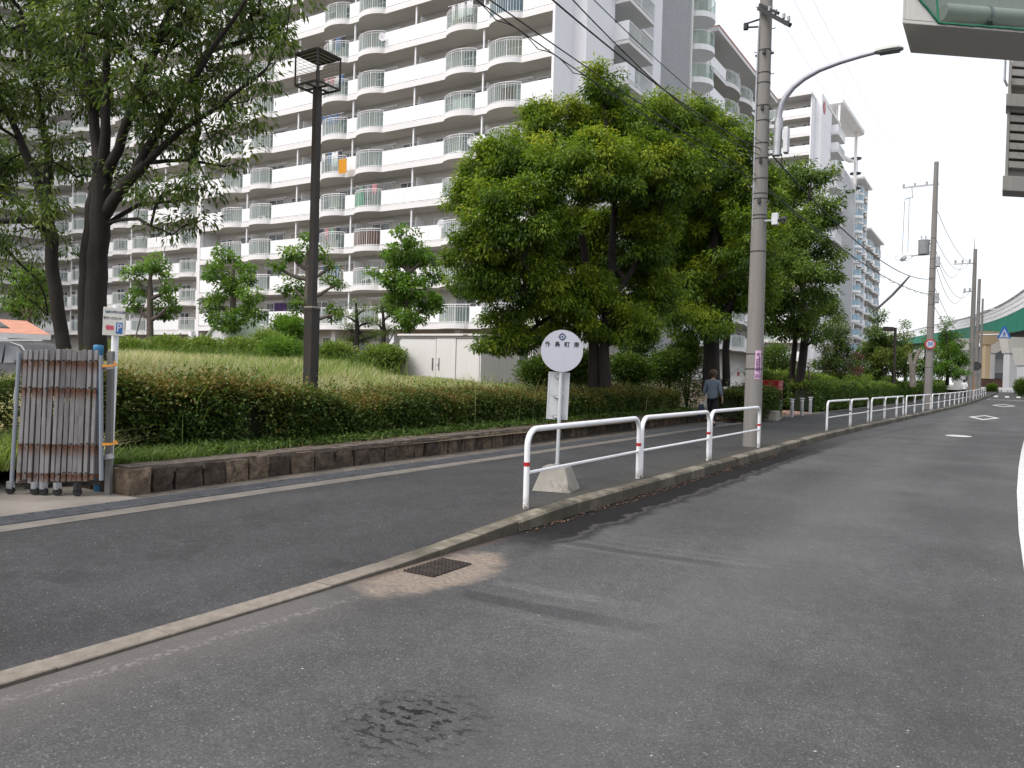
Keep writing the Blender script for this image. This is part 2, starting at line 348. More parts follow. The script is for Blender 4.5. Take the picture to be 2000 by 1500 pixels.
        edge = n.math('MULTIPLY', n.step(.5, .0, n.math('ADD', n.math('SUBTRACT', -4.0, x), n.math('MULTIPLY', wob, .5))), .35); edge = n.math('MULTIPLY', edge, n.step(5.5, 7, y)); edge = n.math('MULTIPLY', edge, n.step(26., 20, y))
        c = n.mix(edge, c, (.085, .075, .055))
    n.bump(n.math('ADD', fine, n.math('MULTIPLY', mid, .5)), .55, .006)
    return n.done(c, .80, 0, None if kind == 'road' else .25)
MAT['asphalt'] = asphalt('road_asphalt', (.068, .067, .0685), 'road')
MAT['walk'] = asphalt('pavement_asphalt', (.046, .046, .048), 'walk')
def sheet(name, rows, mat, kind='structure', smooth=True):      # rows: list of lists of points (grid)
    k = len(rows[0]); mb = MB(); vs = [p for r in rows for p in r]; fs = []
    for i in range(len(rows) - 1):
        for j in range(k - 1): fs.append((i * k + j, i * k + j + 1, (i + 1) * k + j + 1, (i + 1) * k + j))
    mb.add(vs, fs); o = mb.build(name, mat, smooth=smooth)
    if kind: o['kind'] = kind
    return o
# big ground sheet to the horizon
gm = plain('far_ground', (.20, .20, .19), .95, .2, .05)
sheet('ground', [[(x, y, -.35) for x in (-1500, -60, 60, 1500)] for y in (-1500, -60, 200, 2500)], gm)
YS = [-60, -20, -8, -2, 0, 1, 2, 3, 3.5, 4, 4.5, 5, 5.5, 6, 6.5, 7, 7.5, 8, 9, 10, 12, 14, 16, 18] + list(range(19, 50, 2)) + list(range(50, 124, 3))
sheet('road', [[(float(xk(y)) + 0, y, float(rz(y)) - .0), (-1.5, y, float(rz(y)) + .01), (3, y, float(rz(y)) + .01), (9, y, float(rz(y))), (60, y, float(rz(y)) - .02)] for y in YS], MAT['asphalt'])
WIN = -6.75
wi = lambda y: WIN - .002 * 0 + (.036 * max(0, y - 30))          # inner pavement edge follows the bend
sheet('pavement', [[(float(xk(y)) - .155, y, float(zs(y)) - .003), (-5.3 + .5 * (wi(y) - WIN), y, (float(zs(y)) + .1 + float(rz(y))) / 2), (wi(y), y, .1 + float(rz(y)))] for y in YS if y < 112], MAT['walk'])
# kerb stones
mb = MB(); y = -10.0
while y < 108:
    L = .6; y1 = y + L - (.007 if y > 4.5 else .003); a0, a1 = float(xk(y)), float(xk(y1)); h0, h1 = float(zs(y)) + random.uniform(-.003, .003), float(zs(y1)) + random.uniform(-.003, .003); r0 = float(rz(y)) - .1
    j = random.uniform(-.004, .004); bx = .022 if h0 > .08 else .006
    mb.tint = random.random()
    p = [(a0 - .16, y, r0), (a0 + j, y, r0), (a0 + j, y, h0 - bx), (a0 + j - bx, y, h0), (a0 - .16, y, h0)]
    q = [(a1 - .16, y1, r0), (a1 + j, y1, r0), (a1 + j, y1, h1 - bx), (a1 + j - bx, y1, h1), (a1 - .16, y1, h1)]
    mb.add(p + q, [(0, 1, 2, 3, 4), (9, 8, 7, 6, 5)] + [(i, i + 5, (i + 1) % 5 + 5, (i + 1) % 5) for i in range(5)])
    y += L
n = NT('kerb_stone'); p = n.pos(); t = n.attr('tint')
c = n.ramp(n.math('MULTIPLY_ADD', n.noise(p, 6, 6, .7), .75, n.math('MULTIPLY', t, .25)), [(.32, (.055, .048, .036)), (.5, (.135, .118, .09)), (.68, (.27, .24, .19))])
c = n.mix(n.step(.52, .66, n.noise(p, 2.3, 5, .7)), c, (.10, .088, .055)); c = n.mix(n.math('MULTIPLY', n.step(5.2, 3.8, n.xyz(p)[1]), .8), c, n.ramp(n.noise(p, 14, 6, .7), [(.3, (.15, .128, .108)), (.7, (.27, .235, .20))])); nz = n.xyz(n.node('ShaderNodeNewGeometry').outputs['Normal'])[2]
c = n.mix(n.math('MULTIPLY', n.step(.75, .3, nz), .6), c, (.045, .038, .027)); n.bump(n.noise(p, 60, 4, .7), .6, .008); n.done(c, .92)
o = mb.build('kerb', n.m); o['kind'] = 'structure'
# concrete edging strip, slot drain, apron
sheet('edging_strip', [[(wi(y) + .01, y, .103 + float(rz(y))), (wi(y) - .24, y, .103 + float(rz(y)))] for y in YS if -8 < y < 100], plain('edging_concrete', (.15, .135, .12), .9, .25, 4, bump=.4, dirt=(.17, .15, .13)))
mb = MB(); yy = np.arange(-4, 24.01, .9995)
for a, b in zip(yy[:-1], yy[1:]):
    X0, X1 = WIN - .60, WIN - .26
    for i in range(7): x = X0 + .02 + i * .05; mb.box((x, a + .01, .085), (x + .012, b - .01, .112))
    for i in range(10): yb = a + .05 + i * .1; mb.box((X0 + .02, yb, .088), (X1 - .01, yb + .008, .106))
    mb.box((X0, a + .005, .08), (X0 + .014, b - .005, .115)); mb.box((X1 - .014, a + .005, .08), (X1, b - .005, .115))
o = mb.build('drain_grating', plain('dull_grating', (.15, .155, .165), .6, .25, 5, metal=.3, dirt=(.07, .06, .055))); tag(o, 'long narrow steel grating over the gutter at the foot of the stone wall', 'grating')
sheet('gutter_bed', [[(WIN - .23, y, .079), (WIN - .62, y, .079)] for y in (-4, 5, 24.5)], MAT['dark'])
apron = [[(WIN - .60, y, .10), (-8.3, y, .10), (-9.6, y, .11)] for y in (-4, 0, 3, 4.7)]
sheet('concrete_apron', apron, plain('apron_concrete', (.20, .18, .158), .9, .2, 2.5, bump=.3, dirt=(.22, .19, .16)))
sheet('wall_footing', [[(WIN - .60, y, .10), (-8.25, y, .10)] for y in (4.7, 12, 24.5, 100)], plain('dirty_footing', (.11, .095, .08), .95, .45, 5, bump=.6, dirt=(.05, .04, .03)))
# bed / lawn terrain
def zg(x, y):
    x = np.asarray(x, float); y = np.asarray(y, float); d = -7.9 - x
    m_ = sst(.44, .58, y / np.maximum(-x, .1)); z = .33 + m_ * (.80 * sst(1.5, 11, d) + .35 * sst(11, 22, d)); z = z - .2 * (1 - sst(-.1, .35, d))
    z = np.where(d < .3, .33, z)
    return z + .03 * np.sin(x * 1.7 + y) * np.cos(y * 1.3) * sst(.6, 2, d) + rz(y)
def zgf(x, y): return float(zg(x, y))
xs_ = [-7.75, -8.0, -8.3, -8.8, -9.5, -10.5, -12, -14, -16, -18, -20, -22, -25, -28, -32, -40, -60, -110]
def bedx(x, y): return x if y > 4.72 else x - 1.4
sheet('lawn_ground', [[(bedx(x, y), y, zgf(bedx(x, y), y)) for x in xs_] for y in [-30, -5, 2, 4, 4.71, 4.73, 5.5, 6.5, 8, 10, 12, 14, 16, 18, 20, 22, 24, 24.6]], MAT['soil'])
sheet('estate_ground', [[(x, y, zgf(min(x, -8.3), y)) for x in [-8.3] + xs_[3:]] for y in list(range(25, 60, 3)) + [60, 80, 110, 140]], MAT['soil'])
sheet('entrance_paving', [[(wi(y) - .25, y, .108), (-9.5, y, .2), (-14, y, .45)] for y in (24.7, 27, 30, 33.5, 35.2)], MAT['paving'])
# ------------------------------------------------ road markings
def decal(name, pts, mat, z=.0):
    mb = MB(); mb.add([(x, y, float(rz(y)) + .0145 + z) for x, y in pts], [tuple(range(len(pts)))]); o = mb.build(name, mat); o['kind'] = 'structure'; return o
def diamond(name, c, hx, hy, w):
    (cx, cy) = c; mb = MB(); out = [(cx - hx, cy - .04 * hx), (cx, cy - hy), (cx + hx, cy), (cx, cy + hy)]; k = w
    inn = [(cx - hx * k, cy), (cx, cy - hy * k), (cx + hx * k, cy), (cx, cy + hy * k)]
    z = lambda p: (p[0], p[1], float(rz(p[1])) + .0145)
    mb.add([z(p) for p in out + inn], [(i, (i + 1) % 4, 4 + (i + 1) % 4, 4 + i) for i in range(4)]); o = mb.build(name, MAT['road_paint']); o['kind'] = 'structure'
diamond('road_marking_diamond', (-.66, 41.6), .62, 3.0, .68); diamond('road_marking_diamond', (.12, 65.8), .75, 3.4, .7)
decal('road_marking_dash', [(-1.36 + .34 + .34 * cos(a), 25.8 + .42 * sin(a)) for a in np.linspace(0, 2 * pi, 14)[:-1]], MAT['road_paint'])
ln_ = [(1.6, -4), (.35, 3), (.20, 6.5), (.19, 9.5), (.22, 13), (.30, 17), (.42, 21.5), (.56, 25.8), (.95, 33)]
mb = MB()
for (a, b), (c_, d_) in zip(ln_[:-1], ln_[1:]): mb.add([(a, b, .0145), (a + .22, b, .0145), (c_ + .22, d_, .0145), (c_, d_, .0145)], [(0, 1, 2, 3)])
o = mb.build('road_marking_edge_line', MAT['road_paint']); o['kind'] = 'structure'
for i in range(5): decal('road_marking_crossing', [(-.7 + i * .95, 90), (-.35 + i * .95, 90), (-.3 + i * .95, 95), (-.65 + i * .95, 95)], MAT['road_paint'])
decal('road_marking_stop_line', [(-1.1, 81), (2.6, 81), (2.6, 81.5), (-1.1, 81.5)], MAT['road_paint'])
# manhole-free drain grate at the kerb
mb = MB(); x0, x1, ya, yb = -3.70, -3.42, 4.44, 4.92
mb.box((x0, ya, -.03), (x1, yb, -.02), 1)
for i in range(11): t = ya + .012 + i * (yb - ya - .024) / 10; mb.box((x0, t - .006, -.01), (x1, t + .006, .016), 0)
for i in range(9): t = x0 + .006 + i * (x1 - x0 - .012) / 8; mb.box((t - .004, ya, -.008), (t + .004, yb, .013), 0)
pass
rust = plain('rusty_iron', (.045, .036, .032), .8, .4, 14)
pit = plain('drain_pit', (.01, .009, .008), .9, .2, 8)
o = mb.build('storm_drain_grate', [rust, pit]); tag(o, 'dark iron storm drain grate set in sandy patch by kerb', 'drain grate')
# stone wall of the planting bed
n = NT('rough_stone'); p = n.pos(); t = n.attr('tint')
c = n.ramp(n.math('MULTIPLY_ADD', t, .26, n.math('MULTIPLY', n.noise(p, 9, 7, .72), .72)), [(.28, (.028, .020, .016)), (.44, (.085, .062, .046)), (.56, (.14, .104, .073)), (.72, (.28, .21, .14))])
c = n.mix(n.step(.5, .68, n.noise(n.scalev(p, (3, 3, 1)), 3, 5, .7)), c, (.05, .037, .032)); n.bump(n.noise(p, 24, 6, .7), 1.0, .05); n.done(c, .95); MAT['stone'] = n.m
wx = lambda y: -7.62 - .035 * max(0, min(y - 4.7, 12)) - .0 * y
def stone(mb, x0, x1, y0, y1, z0, z1):
    r = lambda s=.017: random.uniform(-s, s)
    nx, ny, nz = 3, 3, 3; mb.tint = random.random(); pts = {}; vs = []
    for i in range(nx + 1):
        for j in range(ny + 1):
            for k in range(nz + 1):
                if 0 < i < nx and 0 < j < ny and 0 < k < nz: continue
                e = (i in (0, nx)) + (j in (0, ny)) + (k in (0, nz)); s = .016 if e >= 2 else 0
                X = x0 + (x1 - x0) * i / nx; Y = y0 + (y1 - y0) * j / ny; Z = z0 + (z1 - z0) * k / nz
                X += (s if i == 0 else -s if i == nx else 0) + r(); Y += (s if j == 0 else -s if j == ny else 0) * .7 + r(.004); Z += (-s if k == nz else 0) + r(.008)
                pts[i, j, k] = len(vs); vs.append((X, Y, Z))
    fs = []
    for a in range(3):
        for b in range(3):
            fs += [(pts[0, a, b], pts[0, a, b + 1], pts[0, a + 1, b + 1], pts[0, a + 1, b]), (pts[nx, a, b], pts[nx, a + 1, b], pts[nx, a + 1, b + 1], pts[nx, a, b + 1]),
                   (pts[a, 0, b], pts[a + 1, 0, b], pts[a + 1, 0, b + 1], pts[a, 0, b + 1]), (pts[a, ny, b], pts[a, ny, b + 1], pts[a + 1, ny, b + 1], pts[a + 1, ny, b]),
                   (pts[a, b, nz], pts[a + 1, b, nz], pts[a + 1, b + 1, nz], pts[a, b + 1, nz])]
    mb.add(vs, fs)
mb = MB(); y = 4.7
while y < 24.3:
    L = random.uniform(.26, .42); stone(mb, wx(y) - .34, wx(y) + random.uniform(-.012, .012), y, y + L - .018, .06, .37 + random.uniform(-.015, .015)); y += L
x = -7.98
while x > -8.9:
    L = random.uniform(.24, .36); stone(mb, x - L + .018, x, 4.68, 4.98, .06, .37 + random.uniform(-.01, .01)); x -= L
root = empty('stone_wall', (-7.8, 4.7, .06), 0, 'low rough stone wall holding the hedge bed beside the pavement', 'wall')
def local(mb, root): mb.xform(Matrix.Translation(-Vector(root.location))); return mb
local(mb, root).build('stones', MAT['stone'], root, smooth=False)
mb = MB(); yy = np.arange(4.75, 24.4, .33)
for a, b in zip(yy[:-1], yy[1:]):
    mb.tint = random.random()
    w_ = lambda y: wx(y) - .05 + random.uniform(-.015, .015)
    mb.box((wx(a) - .42, a, .30), (wx(a) - .05 + random.uniform(-.02, .02), b - .002, .385 + random.uniform(-.008, .012)))
local(mb, root).build('mortar_cap', plain('mortar', (.12, .098, .082), .95, .4, 7, bump=.9, dirt=(.05, .04, .032)), root)
# stones past the entrance
mb = MB(); y = 21.6
# ================================================================ text
def text_mesh(name, s, size, mat, M, parent=None, depth=.0012, align='CENTER', spacing=1.0, sx=1.0):
    cu = bpy.data.curves.new('lettering', 'FONT'); cu.body = s; cu.size = size; cu.align_x = align; cu.align_y = 'CENTER'; cu.extrude = depth; cu.space_character = spacing; cu.resolution_u = 3; cu.offset = size * .02
    to = bpy.data.objects.new('lettering', cu); COL.objects.link(to); bpy.context.view_layer.update()
    me = bpy.data.meshes.new_from_object(to.evaluated_get(bpy.context.evaluated_depsgraph_get())); bpy.data.objects.remove(to)
    me.transform(M @ Matrix.Diagonal((sx, 1, 1, 1))); me.materials.clear(); me.materials.append(mat)
    o = bpy.data.objects.new(name, me); COL.objects.link(o); o.parent = parent; return o
def facing(o, nx, ny, tilt=0.0):           # X right, Y up, Z towards the reader
    z = Vector((nx, ny, 0)).normalized(); y = Vector((0, 0, 1)); x = y.cross(z)
    M = Matrix.Identity(4)
    for i in range(3): M[i][0] = x[i]; M[i][1] = y[i]; M[i][2] = z[i]; M[i][3] = o[i]
    return M @ Matrix.Rotation(tilt, 4, 'Z')
def disc(mb, M, r, z0, z1, n=40, mi=None, r0=0.0):
    if r0 == 0:
        vs = [M @ Vector((r * cos(2 * pi * i / n), r * sin(2 * pi * i / n), z)) for z in (z0, z1) for i in range(n)]
        mb.add(vs, [tuple(range(n))[::-1], tuple(range(n, 2 * n))] + [(i, (i + 1) % n, n + (i + 1) % n, n + i) for i in range(n)], mi)
    else:
        vs = [M @ Vector((q * cos(2 * pi * i / n), q * sin(2 * pi * i / n), z1)) for q in (r0, r) for i in range(n)]
        mb.add(vs, [(i, n + i, n + (i + 1) % n, (i + 1) % n) for i in range(n)], mi)
def emblem(mb, M, r, z, mi=None):
    n = 36
    for a0, a1 in ((-175, -5), (5, 163)):
        vs = []; 
        for i in range(15):
            a = radians(a0 + (a1 - a0) * i / 14)
            vs += [M @ Vector((q * cos(a), q * sin(a), z)) for q in (r * .56, r * .86)]
        mb.add(vs, [(2 * i, 2 * i + 1, 2 * i + 3, 2 * i + 2) for i in range(14)], mi)
    disc(mb, M, r * .27, z - .001, z, 20, mi)
    for a in (0, 90, 180, 270):
        R_ = M @ Matrix.Rotation(radians(a), 4, 'Z'); mb.add([R_ @ Vector(p) for p in ((r * .78, -r * .16, z), (r * 1.1, 0, z), (r * .78, r * .16, z))], [(0, 1, 2)], mi)
    mb.add([M @ Vector(p) for p in ((-r * 1.05, -r * .09, z), (-r * .4, -r * .09, z), (-r * .4, r * .09, z), (-r * 1.05, r * .09, z))], [(0, 1, 2, 3)], mi)
# ================================================================ guard rails
def hoop(a, b, label, group, bands=(0, 1), h=.80, r=.030, dark=False):
    a = Vector(a); b = Vector(b); d = (b - a); L = sqrt(d.x ** 2 + d.y ** 2); u = Vector((d.x / L, d.y / L, 0)); dz = d.z
    root = empty('guard_rail', a, 0, label, 'guard rail', group)
    P = lambda s, z: u * s + Vector((0, 0, z + dz * s / L))
    R_ = .17; pts = [P(0, -.02), P(0, h - R_)]
    for i in range(1, 8): t = i / 8 * pi / 2; pts.append(P(R_ - R_ * cos(t), h - R_ + R_ * sin(t)))
    pts.append(P(R_, h)); pts.append(P(L - R_, h))
    for i in range(1, 8): t = i / 8 * pi / 2; pts.append(P(L - R_ + R_ * sin(t), h - R_ + R_ * cos(t)))
    pts += [P(L, h - R_), P(L, -.02)]
    mb = MB(); mb.tube(pts, r, 12); mb.build('hoop', MAT['rail_paint'], root, smooth=True)
    mb = MB(); mb.tube([P(r * .6, .36), P(L - r * .6, .36)], .017, 8); mb.build('lower_rail', MAT['white_paint'], root, smooth=True)
    for k in bands:
        s = L * k; mb = MB(); mb.tube([P(s, .43), P(s, .47)], r + .003, 14); mb.build('reflector_band', MAT['dark'] if dark else MAT['red'], root, smooth=True)
    mb = MB(); mb.tube([P(L - .01, .345), P(L - .01, .375)], .021, 6); mb.build('clamp_bolt', MAT['dark'], root)
    return root
X = -4.04
def gp(x, y): return (x, y, float(zs(y)) - .004)
near = [(6.74, 9.60, (0, 1), 'white hoop guard rail in front of the round bus stop sign, scuffed at its bend'), (9.70, 12.50, (1,), 'white hoop guard rail between the bus stop rail and the pole rail'), (12.60, 15.62, (1,), 'white hoop guard rail whose far end stands in front of the thick concrete pole')]
for y0, y1, bd, lb in near: hoop(gp(X, y0), gp(X, y1), lb, 'white guard rails along the kerb', bd)
ordw = ['first', 'second', 'third', 'fourth', 'fifth', 'sixth', 'seventh', 'eighth', 'ninth', 'tenth', 'eleventh', 'twelfth', 'thirteenth', 'fourteenth', 'fifteenth', 'sixteenth', 'seventeenth', 'eighteenth', 'nineteenth', 'twentieth']
far = [(22.3, 25.4), (25.5, 28.3), (28.9, 31.5), (31.6, 34.3), (34.4, 36.1), (36.9, 39.4), (39.5, 42.4), (42.5, 45.3)] + [(46.0 + 3 * i, 48.92 + 3 * i) for i in range(9)] + [(74.0 + 3 * i, 76.9 + 3 * i) for i in range(5)]
for i, (y0, y1) in enumerate(far):
    xx = lambda y: float(xk(y)) - .24
    o = hoop(gp(xx(y0), y0), gp(xx(y1), y1), '%s white hoop guard rail beyond the entrance gap, counted from the bollards onward' % ordw[i] if i < len(ordw) else '%s white hoop guard rail from the far bend of the road' % ordw[len(far) - 1 - i], 'white guard rails along the kerb', (1,), dark=True)
# ================================================================ bus stop sign
bx, by = -4.36, float(G(1090, 950, .13)[1] + .25)
def at_x(px, py, x): return onx(px, py, x)
pb = onx(1087, 945, -4.40); bx, by = float(pb[0]), float(pb[1]); zb = float(zs(by)) - .03
root = empty('bus_stop_sign', (bx, by, zb), 0, 'round white bus stop sign on a thin pole in a concrete block', 'bus stop sign')
N = Vector((.50, -.87, 0)).normalized(); ang = atan2(N.y, N.x) + pi / 2
mb = MB(); RZ = Matrix.Rotation(radians(12), 4, 'Z')
def frustum(mb, b, t, h, M):
    vs = [M @ Vector((sx * b, sy * b, 0)) for sx, sy in ((-1, -1), (1, -1), (1, 1), (-1, 1))] + [M @ Vector((sx * t, sy * t, h)) for sx, sy in ((-1, -1), (1, -1), (1, 1), (-1, 1))]
    mb.add(vs, [(3, 2, 1, 0), (4, 5, 6, 7), (0, 1, 5, 4), (1, 2, 6, 5), (2, 3, 7, 6), (3, 0, 4, 7)])
frustum(mb, .235, .135, .30, RZ); mb.build('concrete_base', MAT['concrete'], root, bevel=.012)
zd = float(D(1104, 682, 8.42)[2]) - zb; ztop = zd + .1
lean = Vector((.012, -.006, 0))
mb = MB(); mb.tube([(0, 0, .28), (lean.x * zd * .5, 0, zd * .5), (lean.x * zd, 0, zd + .16)], .021, 12); mb.build('pole', MAT['steel_light'], root, smooth=True)
mb = MB(); mb.cyl((0, 0, .30), .035, .025, 12); mb.build('pole_collar', MAT['steel'], root, smooth=True)
Md = facing((lean.x * zd + N.x * .03, N.y * .03, zd), N.x, N.y, .0)
mb = MB(); disc(mb, Md, .246, -.012, 0, 56); dsc = mb.build('sign_disc', MAT['signwhite'], root)
mb = MB(); emblem(mb, Md @ Matrix.Translation((0, .165, 0)), .046, .0025); mb.build('emblem', MAT['navy'], dsc)
for i, chx in enumerate('外島町南'):
    text_mesh('lettering', chx, .066, MAT['ink'], Md @ Matrix.Translation((-.168 + .112 * i, .072, .002)), dsc)
# timetable board, seen from behind
Nb = Vector((-.42, .90, 0)).normalized(); Mb = facing((.0, -.035, zd - .53), -Nb.x, -Nb.y, radians(-1.5))
mb = MB(); mb.box((-.125, -.28, -.006), (.125, .28, .006), M=Mb @ Matrix.Translation((0, 0, -.075))); bd = mb.build('timetable_board', plain('worn_aluminium', (.50, .52, .53), .5, .12, 6, metal=.2, dirt=(.36, .37, .37)), root, bevel=.004)
for q in (-.235, 0, .235):
    mb = MB(); mb.box((-.055, q - .012, -.068), (.055, q + .012, -.052), M=Mb); mb.tube([Mb @ Vector((-.03, q - .018, -.05)), Mb @ Vector((.03, q - .018, -.05))], .012, 8); mb.build('bracket', MAT['steel'], bd)
mb = MB()
for s in (-.118, .118): mb.box((s - .008, -.275, -.069), (s + .008, .275, -.064), M=Mb)
mb.build('board_rim', MAT['steel_light'], bd)
# ================================================================ utility poles
def pole_bands(mb, zs_, r_at, w=.02, off=.006):
    pass
def utility_pole(x, y, h, r0, r1, label, mat='pole', bands=(), bolts=True, base=None, lean=(0, 0)):
    zb = float(zs(y)) - .01 if base is None else base
    root = empty('utility_pole', (x, y, zb), 0, label, 'utility pole', 'concrete utility poles along the road'); r_at = lambda z: r0 + (r1 - r0) * z / h
    mb = MB(); zz = np.linspace(-.1, h, 9); mb.tube([(lean[0] * z, lean[1] * z, z) for z in zz], [r_at(z) for z in zz], 26); mb.build('shaft', MAT[mat], root, smooth=True)
    if len(bands):
        [MB().tube([(0, 0, z), (0, 0, z + .02)], r_at(z) + .006, 20).build('steel_band', MAT['dark'] if mat == 'pole' else MAT['steel'], root, smooth=True) for z in bands]
    if bolts:
        k = 0; z = 2.05
        while z < h - .5:
            a = radians(195 if k % 2 else 15) ; v = Vector((cos(a), sin(a), 0)); mb = MB()
            mb.tube([v * (r_at(z) - .01) + Vector((0, 0, z)), v * (r_at(z) + .06) + Vector((0, 0, z)), v * (r_at(z) + .063) + Vector((0, 0, z + .022))], .008, 6); mb.build('step_bolt', MAT['dark'], root); z += .45; k += 1
    return root, r_at
P1 = (-4.23, 15.84)
p1, r1at = utility_pole(*P1, 12.5, .178, .098, 'thick near concrete utility pole with pink notice beside the pavement', bands=(1.55, 1.85, 3.9, 4.55, 4.62, 4.95, 5.05, 5.35, 5.75, 6.05, 6.5, 6.8, 7.25, 7.45, 7.9, 8.7, 9.05))
# crossarm, insulators, bracket near the top
mb = MB(); mb.bar((-.10, -.16, 8.72), (.60, -.52, 8.10), .075, .075); mb.bar((-.10, -.10, 8.82), (.35, -.42, 8.42), .05, .05); mb.build('crossarm', MAT['dark'], p1)
for s in (.35, .55, .8, .95):
    mb = MB(); c = Vector((-.10 + .7 * s, -.16 - .36 * s, 8.78 - .62 * s)); mb.cyl(c, .03, .09, 10); mb.build('insulator', MAT['insulator'], p1, smooth=True)
mb = MB(); mb.tube([(-.10, -.05, 8.55), (-.32, -.1, 8.5), (-.34, -.1, 8.42), (-.1, -.05, 8.40)], .018, 6); mb.cyl((-.36, -.1, 8.38), .05, .12, 10); mb.build('side_bracket', MAT['dark'], p1)
for z in (7.85, 5.7, 4.9, 6.75):
    mb = MB(); mb.cbox((0, 0, z), (2 * r1at(z) + .10, .05, .035)); mb.cbox((.03, -.15, z), (.05, .08, .10)); mb.build('clamp', MAT['dark'], p1)
mb = MB(); mb.tube([(-.10, -.10, 4.4), (-.115, -.11, 7.2), (-.1, -.1, 8.4)], .016, 6); mb.build('conduit', MAT['steel'], p1)
# pink notice wrapped on the shaft
def wrap(r, a0, a1, z0, z1, n=8): 
    vs = []; 
    for i in range(n + 1):
        a = a0 + (a1 - a0) * i / n; vs += [(r * cos(a), r * sin(a), z0), (r * cos(a), r * sin(a), z1)]
    return vs, [(2 * i, 2 * i + 2, 2 * i + 3, 2 * i + 1) for i in range(n)]
va = atan2(-15.84, 4.23); rn = r1at(1.6) + .004; mb = MB(); mb.add(*wrap(rn, va + .06, va + .80, 1.36, 1.93)); nt_ = mb.build('notice', MAT['pink'], p1)
zc = va + .43
def onshaft(da, z): a = zc + da; return facing((cos(a) * (rn + .004), sin(a) * (rn + .004), z), cos(a), sin(a))
mb = MB(); emblem(mb, onshaft(0, 1.85), .034, .0); mb.build('emblem', MAT['purple'], nt_)
for i, chx in enumerate('自転車は放置禁止'): text_mesh('lettering', chx, .046, MAT['purple'], onshaft(.14, 1.785 - .0415 * i), nt_, .0003)
for i, chx in enumerate('歩行者の迷惑'): text_mesh('lettering', chx, .042, MAT['purple'], onshaft(-.14, 1.74 - .0415 * i), nt_, .0003)
for z in (1.438, 1.398): text_mesh('lettering', '守口市', .040, MAT['purple'], onshaft(0, z), nt_, .0003)
# street lamp bolted to the near pole
lp = empty('street_lamp', (-3.95, 15.86, 5.95), 0, 'curved grey street lamp arm bolted to the thick near utility pole', 'street lamp')
L0 = Vector(lp.location)
def LP(px, py, y=15.86): return Vector(map(float, ony(px, py, y))) - L0
mb = MB(); a_, b_ = LP(1517, 304), LP(1521, 232); mb.tube([a_, b_], .085, 18); mb.build('sleeve', MAT['steel'], lp, smooth=True)
mb = MB(); mb.tube([LP(*q) for q in ((1521, 240), (1522, 222), (1527, 203), (1536, 187), (1550, 170), (1570, 154), (1600, 137), (1640, 122), (1680, 110), (1715, 101))], [.062, .06, .058, .056, .053, .05, .046, .042, .04, .038], 14); mb.build('arm', plain('lamp_arm_paint', (.34, .34, .38), .45, .08, 3, metal=.3), lp, smooth=True)
h0, h1 = LP(1706, 104), LP(1757, 96); ax = (h1 - h0).normalized(); up = Vector((0, 0, 1)); sd = ax.cross(up).normalized(); up = sd.cross(ax)
def ell(t, w, h): return [h0 + ax * t + sd * (w * cos(a)) + up * (h * sin(a)) for a in np.linspace(0, 2 * pi, 17)[:-1]]
mb = MB(); st = [(0, .04, .03), (.05, .09, .07), (.15, .13, .085), (.32, .14, .08), (.44, .12, .06), (.50, .06, .03)]; vs = []; fs = []
for i, (t, w_, h_) in enumerate(st):
    r_ = ell(t, w_, h_)
    vs += [p_ if (p_ - h0 - ax * t).dot(up) > 0 else p_ - up * ((p_ - h0 - ax * t).dot(up)) * .75 for p_ in r_]
for i in range(len(st) - 1): fs += [(i * 16 + j, i * 16 + (j + 1) % 16, i * 16 + 16 + (j + 1) % 16, i * 16 + 16 + j) for j in range(16)]
fs += [tuple(range(16))[::-1], tuple(range(80, 96))]; mb.add(vs, fs); mb.build('lamp_head', plain('lamp_head_paint', (.42, .44, .40), .5, .08, 4), lp, smooth=True)
mb = MB(); mb.box((.1, -.10, -.03), (.44, .10, -.018), M=Matrix(((ax.x, sd.x, up.x, h0.x), (ax.y, sd.y, up.y, h0.y), (ax.z, sd.z, up.z, h0.z), (0, 0, 0, 1)))); mb.build('lens', plain('lamp_lens', (.20, .21, .23), .25, .1, 4), lp)
for py in (248, 297):
    mb = MB(); q = LP(1505, py); mb.bar(q + Vector((-.16, 0, 0)), q + Vector((.12, 0, .0)), .05, .07); mb.build('bracket', MAT['steel_light'], lp)
bxp = empty('control_box', tuple(L0 + LP(1527, 300) + Vector((.06, .0, 0))), 0, 'narrow grey control box hanging beside the street lamp sleeve', 'control box')
mb = MB(); mb.box((-.03, -.08, 0), (.06, .08, .50)); mb.build('case', MAT['steel_light'], bxp, bevel=.01); mb = MB(); mb.box((.06, -.06, .04), (.068, .06, .46)); mb.build('door', MAT['steel'], bxp)
mb = MB(); mb.tube([(-.06, 0, .0), (-.06, 0, -.3), (-.1, 0, -.5)], .01, 6); mb.build('cable_tail', MAT['wire'], bxp)
cb = empty('camera_box', tuple(ony(1510, 430, 15.75)), 0, 'small grey camera box on a side bracket of the near utility pole', 'camera box')
mb = MB(); mb.box((-.02, -.06, -.10), (.10, .06, .13)); mb.build('housing', MAT['steel_light'], cb, bevel=.008)
mb = MB(); mb.tube([(.1, -.02, -.02), (.2, -.05, .0), (.26, -.06, .0)], [.03, .05, .05], 10); mb.cyl((.2, -.05, -.08), .04, .06, 12); mb.build('lens_dome', MAT['dark'], cb, smooth=True)
mb = MB(); mb.bar((-.16, 0, 0), (0, 0, 0), .03); mb.build('bracket', MAT['steel'], cb)
